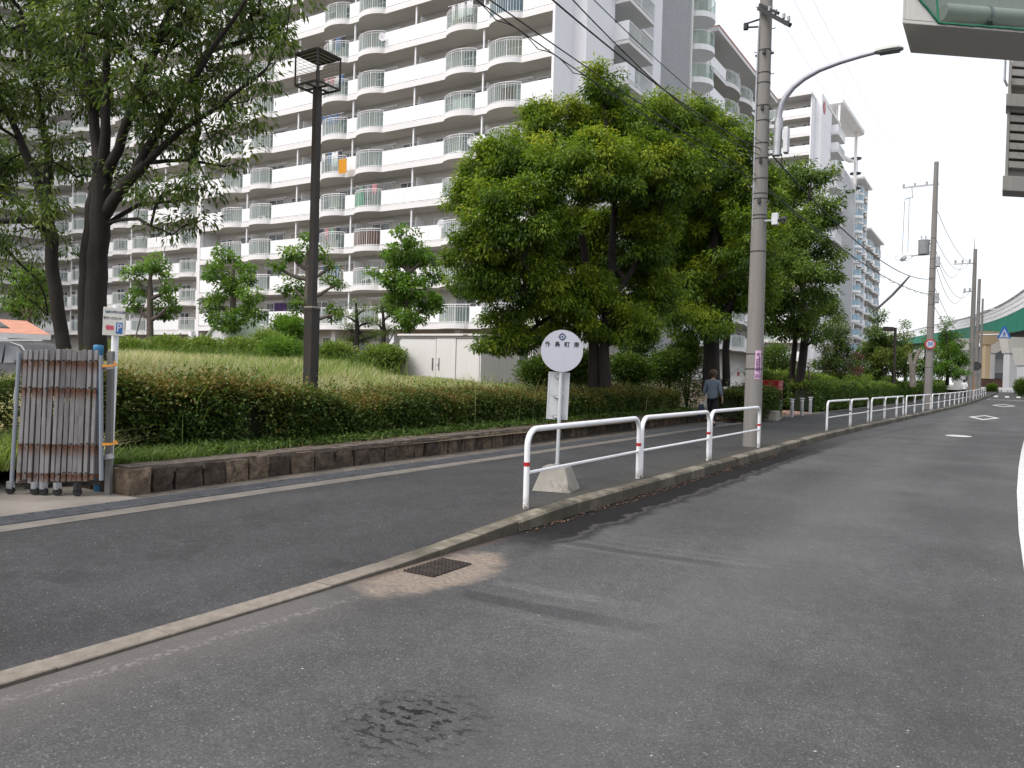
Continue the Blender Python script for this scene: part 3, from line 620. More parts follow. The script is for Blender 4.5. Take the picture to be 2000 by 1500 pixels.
# ================================================================ brown park lamp
lx, ly = -10.15, 9.56; lz = zgf(lx, ly) - .05
pl = empty('park_lamp', (lx, ly, lz), 0, 'tall brown park lamp post topped by an open wire cage', 'park lamp')
zt = 6.30 - lz
mb = MB(); mb.box((-.058, -.058, 0), (.058, .058, zt)); mb.build('post', MAT['brown_metal'], pl, bevel=.008)
mb = MB(); mb.box((-.094, -.094, 0), (.094, .094, 2.50 - lz)); mb.box((-.101, -.101, 2.50 - lz - .045), (.101, .101, 2.50 - lz + .004)); mb.build('lower_jacket', MAT['brown_metal'], pl, bevel=.006)
mb = MB(); mb.box((-.098, -.098, 2.505 - lz), (.098, .098, 2.53 - lz)); mb.build('jacket_rim', plain('rim_aluminium', (.30, .27, .23), .6, .1, 5), pl)
mb = MB(); c0, c1, hs = zt, zt + .53, .265
for sx in (-1, 1):
    for sy in (-1, 1): mb.bar((sx * hs, sy * hs, c0), (sx * hs, sy * hs, c1), .022)
for z in (c0, c1):
    for s in (-1, 1): mb.bar((-hs, s * hs, z), (hs, s * hs, z), .03); mb.bar((s * hs, -hs, z), (s * hs, hs, z), .03)
mb.bar((-hs, 0, c0), (hs, 0, c0), .05, .02); mb.bar((0, -hs, c0), (0, hs, c0), .05, .02); mb.build('cage_frame', MAT['brown_metal'], pl)
mb = MB()
for i in range(1, 9):
    z = c0 + i * .059
    for s in (-1, 1): mb.bar((-hs, s * hs, z), (hs, s * hs, z), .0045); mb.bar((s * hs, -hs, z), (s * hs, hs, z), .0045)
mb.build('cage_wires', plain('wire_brown', (.26, .23, .20), .5, .1, 5), pl)
mb = MB(); mb.box((-hs - .015, -hs - .015, c1), (hs + .015, hs + .015, c1 + .02)); mb.build('roof_plate', plain('roof_plate_brown', (.10, .085, .075), .6, .2, 4), pl)
mb = MB(); mb.cyl((0, 0, c0), .035, .30, 12); mb.cyl((0, 0, c0 + .30), .018, .14, 10); mb.build('lamp_holder', MAT['brown_metal'], pl, smooth=True)
# ================================================================ folding gate at the driveway
gd = 7.95
def GD(px, py, dd=0.0): return Vector(map(float, D(px, py, gd + dd)))
g0 = GD(110, 975); gate = empty('folding_gate', g0, 0, 'folded rusty grey accordion gate on castors by the driveway', 'gate')
nG = NT('weathered_gate_slat'); p = nG.pos(); z = nG.xyz(p)[2]; tt = nG.attr('tint')
base = nG.ramp(nG.noise(nG.scalev(p, (1, 1, .15)), 22, 5, .7), [(.3, (.13, .123, .125)), (.7, (.25, .24, .245))])
rows_z = [float(D(110, q, gd)[2]) for q in (704, 758, 868, 925)]
mk = None
for zz_, ln in zip(rows_z, (.16, .17, .17, .14)):
    s = nG.math('SUBTRACT', zz_, z); a = nG.math('MULTIPLY', nG.step(-.015, .01, s), nG.step(ln, .01, s)); mk = a if mk is None else nG.math('MAXIMUM', mk, a)
mk = nG.math('MULTIPLY', mk, nG.step(.30, .62, nG.math('MULTIPLY_ADD', tt, .35, nG.math('MULTIPLY', nG.noise(nG.scalev(p, (1, 1, .25)), 30, 5, .7), .8))))
c = nG.mix(mk, base, nG.ramp(nG.noise(p, 40, 3), [(.35, (.055, .022, .012)), (.7, (.17, .075, .035))])); nG.done(c, .8, .1); MAT['gateslat'] = nG.m
mb = MB(); ns = 14
for i in range(ns):
    t = i / (ns - 1); mb.tint = random.random(); xt = 51 + 137 * t + random.uniform(-1.2, 1.2); xb = 37 + 141 * t + random.uniform(-2, 2); yt = 685 - 2 * sin(t * pi) + random.uniform(-2, 2); yb = 945 - 7 * t + random.uniform(-2, 2)
    a = GD(xt, yt, random.uniform(-.012, .012)) - g0; b = GD(xb, yb, .0) - g0; mid = (a + b) / 2 + Vector(random.uniform(-.003, .003) for _ in range(3))
    mb.bar(a, mid, .020, .041); mb.bar(mid, b, .020, .041)
    a2 = GD(xt - 6, yt + 4, .055) - g0; b2 = GD(xb + 10, yb - 2, .06) - g0; mb.tint = random.random(); mb.bar(a2, b2, .012, .044)
# orient slats: wide side to the street
mb.build('lattice_slats', MAT['gateslat'], gate)
mb = MB()
for py in (705, 758, 868, 925):
    for i in range(ns):
        t = i / (ns - 1); s = (py - 685) / 258; x_ = (51 + 137 * t) * (1 - s) + (37 + 141 * t) * s; c = GD(x_, py + random.uniform(-2, 2), -.03) - g0
        mb.cbox(c, (.014, .02, .014))
mb.build('rivets', rust, gate)
rp = plain('gate_post_paint', (.22, .24, .27), .55, .12, 4, streak=True)
mb = MB(); mb.tube([GD(38, 688) - g0, GD(22, 955) - g0], .021, 10); mb.build('post', rp, gate, smooth=True)
mb = MB(); mb.tube([GD(197, 694) - g0, GD(198, 938) - g0], .021, 10); mb.build('post', rp, gate, smooth=True)
mb = MB(); mb.bar(GD(33, 757) - g0, GD(30, 780) - g0, .03); mb.build('latch', MAT['steel'], gate)
mb = MB(); mb.bar(GD(36, 943) - g0, GD(52, 938) - g0, .03); mb.bar(GD(50, 952, .1) - g0, GD(196, 942, .1) - g0, .03, .04); mb.build('bottom_bar', rust, gate)
for px, py in ((20, 973), (68, 965), (85, 972), (151, 966), (112, 962)):
    c = GD(px, py) - g0; c.z = max(c.z, .165 - g0.z); ca = MB(); ca.box((c.x - .025, c.y - .03, c.z), (c.x + .025, c.y + .03, c.z + .07)); k = ca.build('caster', MAT['steel'] if px != 151 else MAT['dark'], gate)
    mb = MB(); dv = Vector((.5, -.85, 0)); mb.tube([c - dv * .016 - Vector((0, 0, .02)), c + dv * .016 - Vector((0, 0, .02))], .042, 14); mb.build('wheel', MAT['black'], k)
# blue post, grey post, straps behind the gate
bp = GD(193, 940, .35); bpo = empty('blue_post', bp, 0, 'bright blue capped pipe post behind the folding gate', 'post')
mb = MB(); mb.tube([(0, 0, -.3), GD(193, 705, .35) - bp], .040, 14); mb.build('pipe', MAT['blue'], bpo, smooth=True)
mb = MB(); q = GD(192, 692, .35) - bp; mb.tube([q - Vector((0, 0, .06)), q + Vector((0, 0, .03)), q + Vector((0, 0, .035)), q + Vector((0, 0, .09)), q + Vector((0, 0, .10))], [.046, .046, .050, .050, .042], 14); mb.build('cap', MAT['blue'], bpo, smooth=True)
gpz = GD(212, 935, .15); gpo = empty('gate_stop_post', gpz, 0, 'square weathered grey post between folding gate and parking sign', 'post')
mb = MB(); mb.bar((0, 0, -.25), GD(217, 686, .15) - gpz, .055); mb.build('post', plain('weathered_wood', (.17, .165, .16), .9, .2, 4, streak=True), gpo)
for py in (718, 893): 
    mb = MB(); mb.bar(GD(203, py, .05) - gpz, GD(222, py - 3, .05) - gpz, .03, .05); mb.build('hinge', MAT['steel'], gpo)
sp = GD(213, 880, .3); sg = empty('parking_sign', sp, 0, 'white parking sign with coral arrow on slim white post', 'sign')
mb = MB(); mb.tube([(0, 0, -.35), GD(228, 596, .3) - sp], .036, 14); mb.build('post', MAT['white_paint'], sg, smooth=True)
NS = Vector((.80, -.60, 0)).normalized(); cS = GD(222.5, 628, .22) - sp; Ms = facing(cS, NS.x, NS.y, radians(-1.2))
mb = MB(); mb.box((-.104, -.148, -.008), (.104, .148, 0), M=Ms); pn = mb.build('sign_panel', MAT['signcream'], sg, bevel=.003)
text_mesh('lettering', '淀川河川公園', .0285, MAT['navy'], Ms @ Matrix.Translation((.018, .098, .001)), pn)
mb = MB(); mb.add([Ms @ Vector(q) for q in ((-.088, .105, .002), (-.078, .118, .002), (-.07, .1, .002), (-.062, .092, .002), (-.068, .08, .002), (-.08, .092, .002))], [(5, 4, 3, 2, 1, 0)]); mb.build('bird_mark', plain('teal_print', (.02, .18, .2), .5, .1, 6), pn)
text_mesh('lettering', '守口サービスセンター', .033, MAT['ink'], Ms @ Matrix.Translation((-.008, .032, .001)), pn, sx=.56)
mb = MB(); mb.add([Ms @ Vector((x_, y_, .0025)) for x_, y_ in ((-.078, -.062), (-.058, -.028), (-.058, -.043), (.0, -.043), (.0, -.088), (-.058, -.088), (-.058, -.103))], [(0, 6, 2, 1), (6, 5, 4, 3, 2)][0:0] + [(0, 6, 5, 4, 3, 2, 1)]); mb.build('arrow', MAT['coral'], pn)
mb = MB(); mb.box((.022, -.125, .0), (.082, -.008, .0025), M=Ms); pb_ = mb.build('parking_plate', MAT['signblue'], pn)
text_mesh('lettering', 'P', .118, MAT['signwhite'], Ms @ Matrix.Translation((.052, -.066, .004)), pb_, sx=.8)
for py, tl in ((712, .9), (865, 1.0)):
    st_ = empty('cable_tie_strap', GD(212, py, -.02), 0, 'orange strap tying the ' + ('upper' if py == 712 else 'lower') + ' part of the gate posts together', 'strap', 'orange straps round the gate posts')
    o0 = Vector(st_.location); mb = MB(); A_ = GD(200, py + 3, -.02) - o0; B_ = GD(222, py + 2, -.02) - o0; mb.bar(A_, B_, .02, .022); mb.tube([B_, GD(229, py + 1, -.03) - o0, GD(222, py - 5, -.03) - o0], .011, 6); mb.build('band', MAT['orange'], st_)
# ================================================================ storage shed
sy = 23.7; sxr = float(ony(940, 652, sy)[0]); sxl = float(ony(780, 645, sy)[0]); szt = float(ony(940, 655, sy)[2]); sb = zgf(-17, 24) - .15
syb = float(onx(1016, 660, sxr)[1]); W = sxr - sxl; Hs = szt - sb
sh = empty('storage_shed', (sxl, sy, sb), 0, 'pale beige steel storage shed with double doors standing in tall grass', 'shed')
mb = MB(); mb.box((0, .03, 0), (W, syb - sy, Hs - .10)); mb.build('body', MAT['shed'], sh, bevel=.01)
mb = MB(); mb.box((-.06, -.06, Hs - .02), (W + .05, syb - sy + .05, Hs + .06)); mb.build('roof', plain('shed_roof', (.66, .64, .62), .5, .05, 2), sh, bevel=.015)
mb = MB(); mb.box((-.03, -.03, Hs - .11), (W + .02, syb - sy + .02, Hs - .022)); mb.build('roof_trim', MAT['shed_dark'], sh)
for i, (a, b) in enumerate(((.03, .47), (.478, .71), (.718, .985))):
    mb = MB(); mb.box((W * a, .0 if i != 1 else -.018, .12), (W * b, .028, Hs - .115)); d_ = mb.build('door', MAT['shed'], sh, bevel=.008)
    if i < 2:
        hx = W * (.435 if i == 0 else .515); mb = MB(); mb.box((hx - .018, -.04, .55), (hx + .018, -.012, 1.02)); mb.build('handle', MAT['shed_dark'], d_)
    if i == 1:
        mb = MB(); mb.cbox((W * .50, -.03, .78), (.07, .03, .09)); mb.build('padlock', MAT['steel_light'], d_, bevel=.01)
mb = MB()
for i in range(1, 9): q = (syb - sy) * i / 9; mb.box((W, q - .012, .05), (W + .012, q + .012, Hs - .12))
mb.build('side_ribs', MAT['shed'], sh)
mb = MB(); mb.box((W * .80, -.068, Hs), (W * .86, -.062, Hs + .035)); mb.build('name_plate', MAT['shed_dark'], sh)
# ================================================================ bollards, notice board, small things at the estate entrance
bl = ['nearest', 'second', 'third', 'farthest']
for i, (x, y) in enumerate(((-6.62, 28.3), (-6.60, 30.1), (-6.62, 31.9), (-6.70, 33.9))):
    z = .108 + (0 if x > -6.7 else .01); r = empty('bollard', (x, y, z), 0, bl[i] + ' of four steel bollards with flat caps at the entrance', 'bollard', 'steel bollards across the estate entrance')
    mb = MB(); mb.cyl((0, 0, -.02), .062, .66, 16); mb.build('post', MAT['steel'], r, smooth=True)
    mb = MB(); mb.tube([(0, 0, .64), (0, 0, .655), (0, 0, .67), (0, 0, .685)], [.07, .105, .105, .05], 18); mb.build('cap', MAT['steel_light'], r, smooth=True)
    mb = MB(); mb.tube([(0, 0, .56), (0, 0, .60)], .066, 16); mb.build('reflective_band', MAT['white_paint'], r, smooth=True)
nb = D(1440, 765, 31); nbo = empty('notice_board', (nb[0], nb[1], zgf(nb[0], nb[1])), 0, 'white gabled notice board with red flower emblem behind hedge', 'notice board')
Mn = Matrix.Rotation(radians(25), 4, 'Z'); k = 1.0 - 0
mb = MB(); mb.box((-.55, -.03, .0), (.50, .03, 1.15), M=Mn); mb.add([Mn @ Vector(q) for q in ((-.55, -.03, 1.15), (.50, -.03, 1.15), (-.02, -.03, 1.55), (-.55, .03, 1.15), (.50, .03, 1.15), (-.02, .03, 1.55))], [(0, 1, 2), (5, 4, 3), (0, 2, 5, 3), (1, 4, 5, 2)]); mb.build('board', MAT['white_paint'], nbo)
mb = MB(); mb.bar(Mn @ Vector((-.66, -.05, 1.10)), Mn @ Vector((0, -.05, 1.64)), .12, .07); mb.bar(Mn @ Vector((0, -.05, 1.64)), Mn @ Vector((.62, -.05, 1.12)), .12, .07); mb.build('roof', MAT['steel'], nbo)
for s in (-.6, .55):
    mb = MB(); mb.bar(Mn @ Vector((s, 0, -.1)), Mn @ Vector((s, 0, 1.14)), .07); mb.build('post', MAT['dark'], nbo)
mb = MB(); q = Mn @ Vector((-.02, -.04, 1.33))
for a in range(5): disc(mb, facing(q + Vector((.05 * cos(a * 1.257), 0, .05 * sin(a * 1.257))), .42, -.9), .035, 0, .006, 10)
mb.build('emblem', MAT['red'], nbo)
rb = D(1508, 760, 30.5); rbo = empty('storage_bin', (rb[0] - .15, rb[1], float(D(1508, 749, 30.5)[2]) - .60), 0, 'red metal storage bin standing behind the low hedge at the entrance', 'bin')
mb = MB(); mb.box((-.75, -.35, 0), (.48, .35, .66)); mb.build('body', MAT['redbox'], rbo, bevel=.015); mb = MB(); mb.box((-.77, -.38, .66), (.50, .38, .72)); mb.build('lid', MAT['redbox'], rbo, bevel=.015)
mb = MB(); mb.box((-.72, -.33, -.45), (.44, .33, 0)); mb.build('plinth', MAT['concrete'], rbo)
pt = G(1524, 822, .12); pto = empty('planter_end_stone', (pt[0] - .18, pt[1] + .1, .1), 0, 'low stone block ending the short wall before the bollards', 'block')
mb = MB(); mb.box((-1.3, -.25, 0), (.1, .25, .34)); mb.build('block', MAT['concrete'], pto, bevel=.03)
# ================================================================ people
def skin_mesh(name, verts, edges, radii, mat, parent, root=0, sub=2):
    me = bpy.data.meshes.new(name); me.from_pydata(verts, edges, []); o = bpy.data.objects.new(name, me); COL.objects.link(o)
    mo = o.modifiers.new('skin', 'SKIN'); mo.use_smooth_shade = True; ss = o.modifiers.new('sub', 'SUBSURF'); ss.levels = sub; ss.render_levels = sub
    for v, r in zip(me.skin_vertices[0].data, radii): v.radius = r if hasattr(r, '__len__') else (r, r); v.use_root = False
    me.skin_vertices[0].data[root].use_root = True
    bpy.context.view_layer.update(); m2 = bpy.data.meshes.new_from_object(o.evaluated_get(bpy.context.evaluated_depsgraph_get())); bpy.data.objects.remove(o)
    m2.materials.clear(); m2.materials.append(mat); m2.polygons.foreach_set('use_smooth', [True] * len(m2.polygons))
    o = bpy.data.objects.new(name, m2); COL.objects.link(o); o.parent = parent; return o
def chain(vs, es, rs, start, pts):
    i = start
    for p, r in pts: vs.append(p); rs.append(r); es.append((i, len(vs) - 1)); i = len(vs) - 1
    return i
def person(loc, rot, label, top, legs, hair, s=1.0, bag=True, shoes='black', long_=.55):
    root = empty('person', loc, rot, label, 'person'); root.scale = (s, s, s)
    # body (+y is forward), walking: left leg forward
    vs = [(0, 0, .86)]; es = []; rs = [(.09, .07)]
    ch = chain(vs, es, rs, 0, [((0, .0, 1.0), (.09, .07)), ((0, .005, 1.16), (.095, .07)), ((0, -.01, 1.29), (.09, .065))]); nk = chain(vs, es, rs, ch, [((0, .0, 1.36), .042), ((0, .02, 1.42), .042), ((0, .035, 1.50), (.070, .085)), ((0, .03, 1.56), (.060, .075))])
    for sd in (-1, 1):
        sw = .10 * sd * -1
        e = chain(vs, es, rs, ch, [((sd * .165, -.01, 1.27), .05), ((sd * .225, -.03 - .03 * sd, 1.03), .036), ((sd * .265, .06 - .02 * sd, .83), .026), ((sd * .268, .075, .78), (.022, .030)), ((sd * .266, .085, .735), (.016, .034))])
        for f, (dx, ln) in enumerate(((-.026, .055), (-.009, .066), (.009, .062), (.026, .048))):
            chain(vs, es, rs, e, [((sd * .265, .09 + dx, .71), .0085), ((sd * .258, .097 + dx, .71 - ln * .6), .008), ((sd * .246, .100 + dx, .71 - ln), .007)])
        chain(vs, es, rs, e - 1, [((sd * .250, .115, .765), .010), ((sd * .243, .13, .735), .009)])
        chain(vs, es, rs, 0, [((sd * .085, .01, .80), .078), ((sd * .09, .05 + sw * .6, .44), .050), ((sd * .09, .0 + sw * 1.7, .09), .034), ((sd * .09, .12 + sw * 1.7, .04), .032)])
    skin_mesh('body', vs, es, rs, MAT['skin'], root)
    # face
    mb = MB()
    for sd in (-1, 1): mb.cbox((sd * .03, .118, 1.505), (.02, .01, .012))
    mb.build('eyes', MAT['ink'], root)
    mb = MB(); mb.tube([(0, .112, 1.50), (0, .135, 1.475), (0, .115, 1.465)], [.008, .013, .008], 6); mb.build('nose', MAT['skin'], root, smooth=True)
    mb = MB(); mb.cbox((0, .112, 1.44), (.04, .01, .008)); mb.build('mouth', MAT['coral'], root)
    # top garment
    vs = [(0, 0, .70)]; es = []; rs = [(.185, .125)]
    ch = chain(vs, es, rs, 0, [((0, .0, .95), (.172, .125)), ((0, .0, 1.12), (.165, .122)), ((0, -.012, 1.27), (.15, .10)), ((0, 0, 1.345), (.065, .06))]); 
    for sd in (-1, 1): chain(vs, es, rs, ch - 1, [((sd * .175, -.01, 1.265), .068), ((sd * .228, -.03 - .03 * sd, 1.03), .056), ((sd * .262, .05 - .02 * sd, .855), .046)])
    skin_mesh('cardigan' if bag else 'shirt', vs, es, rs, top, root)
    vs = [(0, 0, .90)]; es = []; rs = [(.15, .105)]
    for sd in (-1, 1):
        sw = .10 * sd * -1; chain(vs, es, rs, 0, [((sd * .085, .01, .74), .095), ((sd * .09, .05 + sw * .6, .44), .075), ((sd * .09, .0 + sw * 1.6, .13), .062)])
    skin_mesh('trousers', vs, es, rs, legs, root)
    for sd in (-1, 1):
        sw = .10 * sd * -1; mb = MB(); c = Vector((sd * .09, sw * 1.7, 0)); mb.tube([c + Vector((0, -.06, .05)), c + Vector((0, .02, .05)), c + Vector((0, .12, .035)), c + Vector((0, .19, .025))], [.03, .042, .040, .02], 10); mb.build('shoe', MAT['black'], root, smooth=True)
    # hair: cap over the skull down to the nape
    mb = MB(); vs = []; fs = []; n = 20; rows = 9
    for i in range(rows):
        th = i / (rows - 1) * 2.15
        for j in range(n):
            a = 2 * pi * j / n; fr = max(0, sin(a)); lim = th * (1 - .42 * fr ** 1.5); jt = 1 + .03 * sin(a * 7 + i)
            vs.append((.112 * sin(lim) * cos(a) * jt, .030 + .124 * sin(lim) * sin(a) * jt - .014, 1.520 + .118 * cos(lim) - (.05 if i == rows - 1 else 0) * (1 - fr)))
    for i in range(rows - 1): fs += [(i * n + j, i * n + (j + 1) % n, (i + 1) * n + (j + 1) % n, (i + 1) * n + j) for j in range(n)]
    mb.add(vs, fs); mb.build('hair', hair, root, smooth=True)
    return root
pw = G(1390, 832, .12)
pr_ = person((pw[0], pw[1], .125), radians(4), 'woman seen from behind walking away in grey blue cardigan with a navy bag', MAT['cardigan'], MAT['trousers'], MAT['hair'], .985)
bg = empty('hand_bag', (pw[0] - .31, pw[1] - .02, .565), radians(4), 'navy hand bag hanging from the walking woman\'s left hand', 'bag')
mb = MB(); vs = []; fs = []
for i, (z, w_, t_) in enumerate(((-.20, .14, .09), (-.17, .16, .115), (0, .15, .10), (.12, .10, .06), (.18, .03, .02))):
    vs += [(t_ * cos(a), w_ * sin(a), z) for a in np.linspace(0, 2 * pi, 13)[:-1]]
for i in range(4): fs += [(i * 12 + j, i * 12 + (j + 1) % 12, i * 12 + 12 + (j + 1) % 12, i * 12 + 12 + j) for j in range(12)]
fs += [tuple(range(12))[::-1], tuple(range(48, 60))]; mb.add(vs, fs); mb.build('pouch', MAT['bagblue'], bg, smooth=True)
mb = MB(); mb.tube([(0, -.05, .13), (.01, -.02, .235), (.012, .02, .24), (0, .06, .13)], .012, 6); mb.build('handle', MAT['whitecloth'], bg, smooth=True)
sb_ = empty('shoulder_bag', (pw[0] - .17, pw[1] + .10, .98), radians(4), 'shoulder bag with pale strap on the walking woman\'s left shoulder', 'bag')
mb = MB(); mb.tube([(.03, .02, .36), (-.06, -.06, .2), (-.04, -.07, -.02), (-.06, .0, -.12)], [.014, .016, .016, .012], 6); mb.build('strap', MAT['signcream'], sb_, smooth=True)
mb = MB(); mb.box((-.10, -.04, -.34), (-.03, .16, -.12)); mb.build('pouch', MAT['signcream'], sb_, bevel=.02)
pf = D(1883, 760, 66)
person((pf[0], pf[1], float(zs(pf[1])) - .02), radians(0), 'distant person in a white shirt and dark cap walking beyond the hedge', MAT['whitecloth'], MAT['trousers'], MAT['ink'], 1.03, False)
# ================================================================ far roadside poles, signs, mirror
def top_z(px, py, x, y): return float(1.5 + 0) if False else float(ony(px, py, y)[2])
P2 = (float(xk(46.5)) - .50, 46.5)
h2 = top_z(1826, 314, *P2) - .2
p2, r2at = utility_pole(*P2, h2, .205, .11, 'second concrete utility pole carrying a grey transformer and the speed sign', bands=(2.2, 4.3, 5.5, 6.2, 6.9, 7.4, 7.9, 9.0), bolts=False)
P2L = Vector(p2.location)
def Q2(px, py, dy=0): return Vector(map(float, ony(px, py, P2[1] + dy))) - P2L
mb = MB(); mb.bar(Q2(1763, 367), Q2(1834, 359), .07, .08); mb.bar(Q2(1781, 367), Q2(1783, 385), .05); mb.bar(Q2(1783, 385), Q2(1767, 389), .05); mb.build('crossarm', MAT['steel'], p2)
for px in (1765, 1787, 1810): mb = MB(); mb.cyl(Q2(px, 366 - (px - 1763) * .11), .05, .16, 10); mb.build('insulator', MAT['insulator'], p2, smooth=True)
tr = empty('transformer', tuple(P2L + Q2(1804, 497)), 0, 'grey cylindrical transformer hung on the second utility pole', 'transformer'); T0 = Vector(tr.location) - P2L
mb = MB(); mb.tube([(0, 0, 0), (0, 0, .05), (0, 0, .68), (0, 0, .74), (0, 0, .78)], [.24, .27, .27, .30, .22], 20); mb.build('tank', MAT['insulator'], tr, smooth=True)
for s in (-.12, .08): mb = MB(); mb.tube([(s, -.1, .78), (s, -.1, .86), (s, -.1, .95)], [.05, .03, .045], 8); mb.build('bushing', MAT['insulator'], tr, smooth=True)
mb = MB(); mb.bar((-.62, 0, -.04), (.55, 0, .0), .07); mb.bar((.2, 0, .1), (.5, 0, .1), .06); mb.bar((.2, 0, .55), (.5, 0, .55), .06); mb.build('support_bracket', MAT['steel'], tr)
mb = MB()
for i in range(15): a = 2 * pi * i / 14; 
mb.tube([(-.95 + .42 * cos(a), 0, -.06 + .22 * sin(a) * (1 if sin(a) < 0 else .3)) for a in np.linspace(0, 2 * pi, 20)], .018, 6); mb.build('cable_loop', MAT['steel_light'], tr)
mb = MB(); mb.tube([(-1.0, 0, -.1), (-.9, 0, -.22)], .17, 12); mb.build('arrester', MAT['insulator'], tr, smooth=True)
for a, b in (((1767, 392), (1762, 497)), ((1776, 388), (1773, 492))):
    mb = MB(); mb.tube([Q2(*a), Q2(*b)], .012, 5); mb.build('drop_wire', MAT['wire'], p2)
for z in (5.6, 7.5): mb = MB(); mb.box((r2at(z) - .02, -.15, z), (r2at(z) + .18, .15, z + .55)); mb.build('junction_box', MAT['steel'], p2, bevel=.02)
sl_ = D(1817, 672, 38.6); N3 = Vector((.12, -1, 0)).normalized(); so_ = empty('speed_limit_sign', tuple(ony(1817, 672, P2[1] - .26)), 0, 'round red bordered 30 speed limit sign on second utility pole', 'road sign')
M3 = facing((0, 0, 0), N3.x, N3.y); mb = MB(); disc(mb, M3, .265, -.015, 0, 40); sd_ = mb.build('disc', MAT['signwhite'], so_); mb = MB(); disc(mb, M3, .262, 0, .003, 40, None, .195); mb.build('red_border', MAT['red'], sd_)
text_mesh('lettering', '30', .27, MAT['signblue'], M3 @ Matrix.Translation((0, 0, .003)), sd_)
def far_pole(px, ptop, y, r0, r1, label, mat='pole'):
    x = float(ony(px, 760, y)[0]); h = top_z(px, ptop, x, y) - float(zs(y)); return utility_pole(x, y, h, r0, r1, label, mat, bolts=False, bands=(2.0, h * .55, h * .8))
p3, r3 = far_pole(1895, 487, 78, .24, .14, 'dark weathered utility pole beside the far end of the hedge', 'pole_dark'); P3L = Vector(p3.location)
def Q3(px, py, L=P3L, dy=0): return Vector(map(float, ony(px, py, L.y + dy))) - L
mb = MB(); mb.tube([Q3(1903, 487), Q3(1904, 462)], [.05, .012], 6); mb.build('lightning_spike', MAT['steel'], p3)
for a, b in (((1862, 516), (1906, 514)), ((1880, 571), (1906, 568))): mb = MB(); mb.bar(Q3(*a), Q3(*b), .09); mb.build('crossarm', MAT['steel'], p3)
for q in ((1866, 514), (1880, 513), (1894, 512), (1884, 569), (1894, 568)): mb = MB(); mb.cyl(Q3(*q), .08, .25, 8); mb.build('insulator', MAT['insulator'], p3, smooth=True)
p4, r4 = far_pole(1905, 545, 85, .20, .13, 'slim utility pole just past the dark weathered pole')
p5, r5 = far_pole(1913, 583, 92, .14, .09, 'thin grey lamp pole at the far bend of the road'); P5L = Vector(p5.location)
mb = MB(); mb.tube([Q3(1902, 640, P5L), Q3(1905, 620, P5L), Q3(1918, 608, P5L), Q3(1932, 604, P5L)], .07, 8); mb.cbox(Q3(1938, 604, P5L), (.6, .3, .15)); mb.build('lamp_arm', MAT['steel_light'], p5, smooth=True)
cs = empty('crossing_sign', tuple(P5L), 0, 'blue triangular pedestrian crossing sign on an arm over the road', 'road sign')
mb = MB(); mb.tube([Q3(1900, 668, P5L), Q3(1902, 658, P5L), Q3(1910, 654, P5L), Q3(1952, 653, P5L)], .06, 8); mb.build('arm', MAT['steel_light'], cs, smooth=True)
tc = Q3(1961.5, 651, P5L); Mt = facing(tc, .15, -1); mb = MB(); q = .62; mb.add([Mt @ Vector(v) for v in ((-q, -.50, 0), (q, -.50, 0), (.10, .72, 0), (-.10, .72, 0), (-q, -.50, -.04), (q, -.50, -.04), (.10, .72, -.04), (-.10, .72, -.04))], [(0, 1, 2, 3), (7, 6, 5, 4), (0, 4, 5, 1), (1, 5, 6, 2), (2, 6, 7, 3), (3, 7, 4, 0)]); tp = mb.build('panel', MAT['signblue'], cs)
mb = MB(); mb.add([Mt @ Vector(v) for v in ((-.40, -.40, .004), (.40, -.40, .004), (0, .46, .004))], [(0, 1, 2)]); tw = mb.build('white_triangle', MAT['signwhite'], tp)
mb = MB(); disc(mb, Mt @ Matrix.Translation((0, .12, .004)), .07, 0, .004, 12)
for a, b in (((0, .06), (0, -.12)), ((0, -.1), (-.14, -.34)), ((0, -.1), (.12, -.34)), ((0, .03), (-.15, -.08)), ((0, .03), (.14, -.06))): mb.bar(Mt @ Vector((*a, .007)), Mt @ Vector((*b, .007)), .055, .055)
mb.build('walking_figure', MAT['signblue'], tw)
mr = Vector(map(float, ony(1902, 770, 80))); mro = empty('convex_mirror', (mr.x, mr.y, float(zs(80))), 0, 'round orange framed traffic mirror on a slim striped post', 'mirror'); M0 = Vector(mro.location)
def Q6(px, py): return Vector(map(float, ony(px, py, 80))) - M0
mb = MB(); mb.tube([(0, 0, 0), Q6(1901, 722)], .06, 10); mb.build('post', MAT['orange'], mro, smooth=True)
Mm = facing(Q6(1907, 715), .25, -1); mb = MB(); disc(mb, Mm, .34, 0, .04, 24); mb.build('mirror_face', plain('mirror_face', (.05, .05, .055), .08, .05, 3, metal=.8), mro)
mb = MB(); mb.tube([Mm @ Vector((.36 * cos(a), .36 * sin(a), .03)) for a in np.linspace(0, 2 * pi, 21)], .04, 6); mb.build('hood', MAT['dark'], mro, smooth=True)
pk = D(1748, 690, 52); pko = empty('park_lamp', (pk[0], pk[1], zgf(-8, pk[1])), 0, 'dark park lamp with a box head among the far trees', 'park lamp'); K0 = Vector(pko.location)
def Q7(px, py): return Vector(map(float, D(px, py, 52))) - K0
mb = MB(); mb.bar((0, 0, 0), Q7(1749, 640), .13); mb.build('post', MAT['brown_metal'], pko); mb = MB(); mb.bar(Q7(1750, 643), Q7(1742, 643), .12); a_ = Q7(1743, 643); b_ = Q7(1727, 642); mb.bar(a_, b_, .45, .27); mb.build('lamp_head', MAT['brown_metal'], pko)
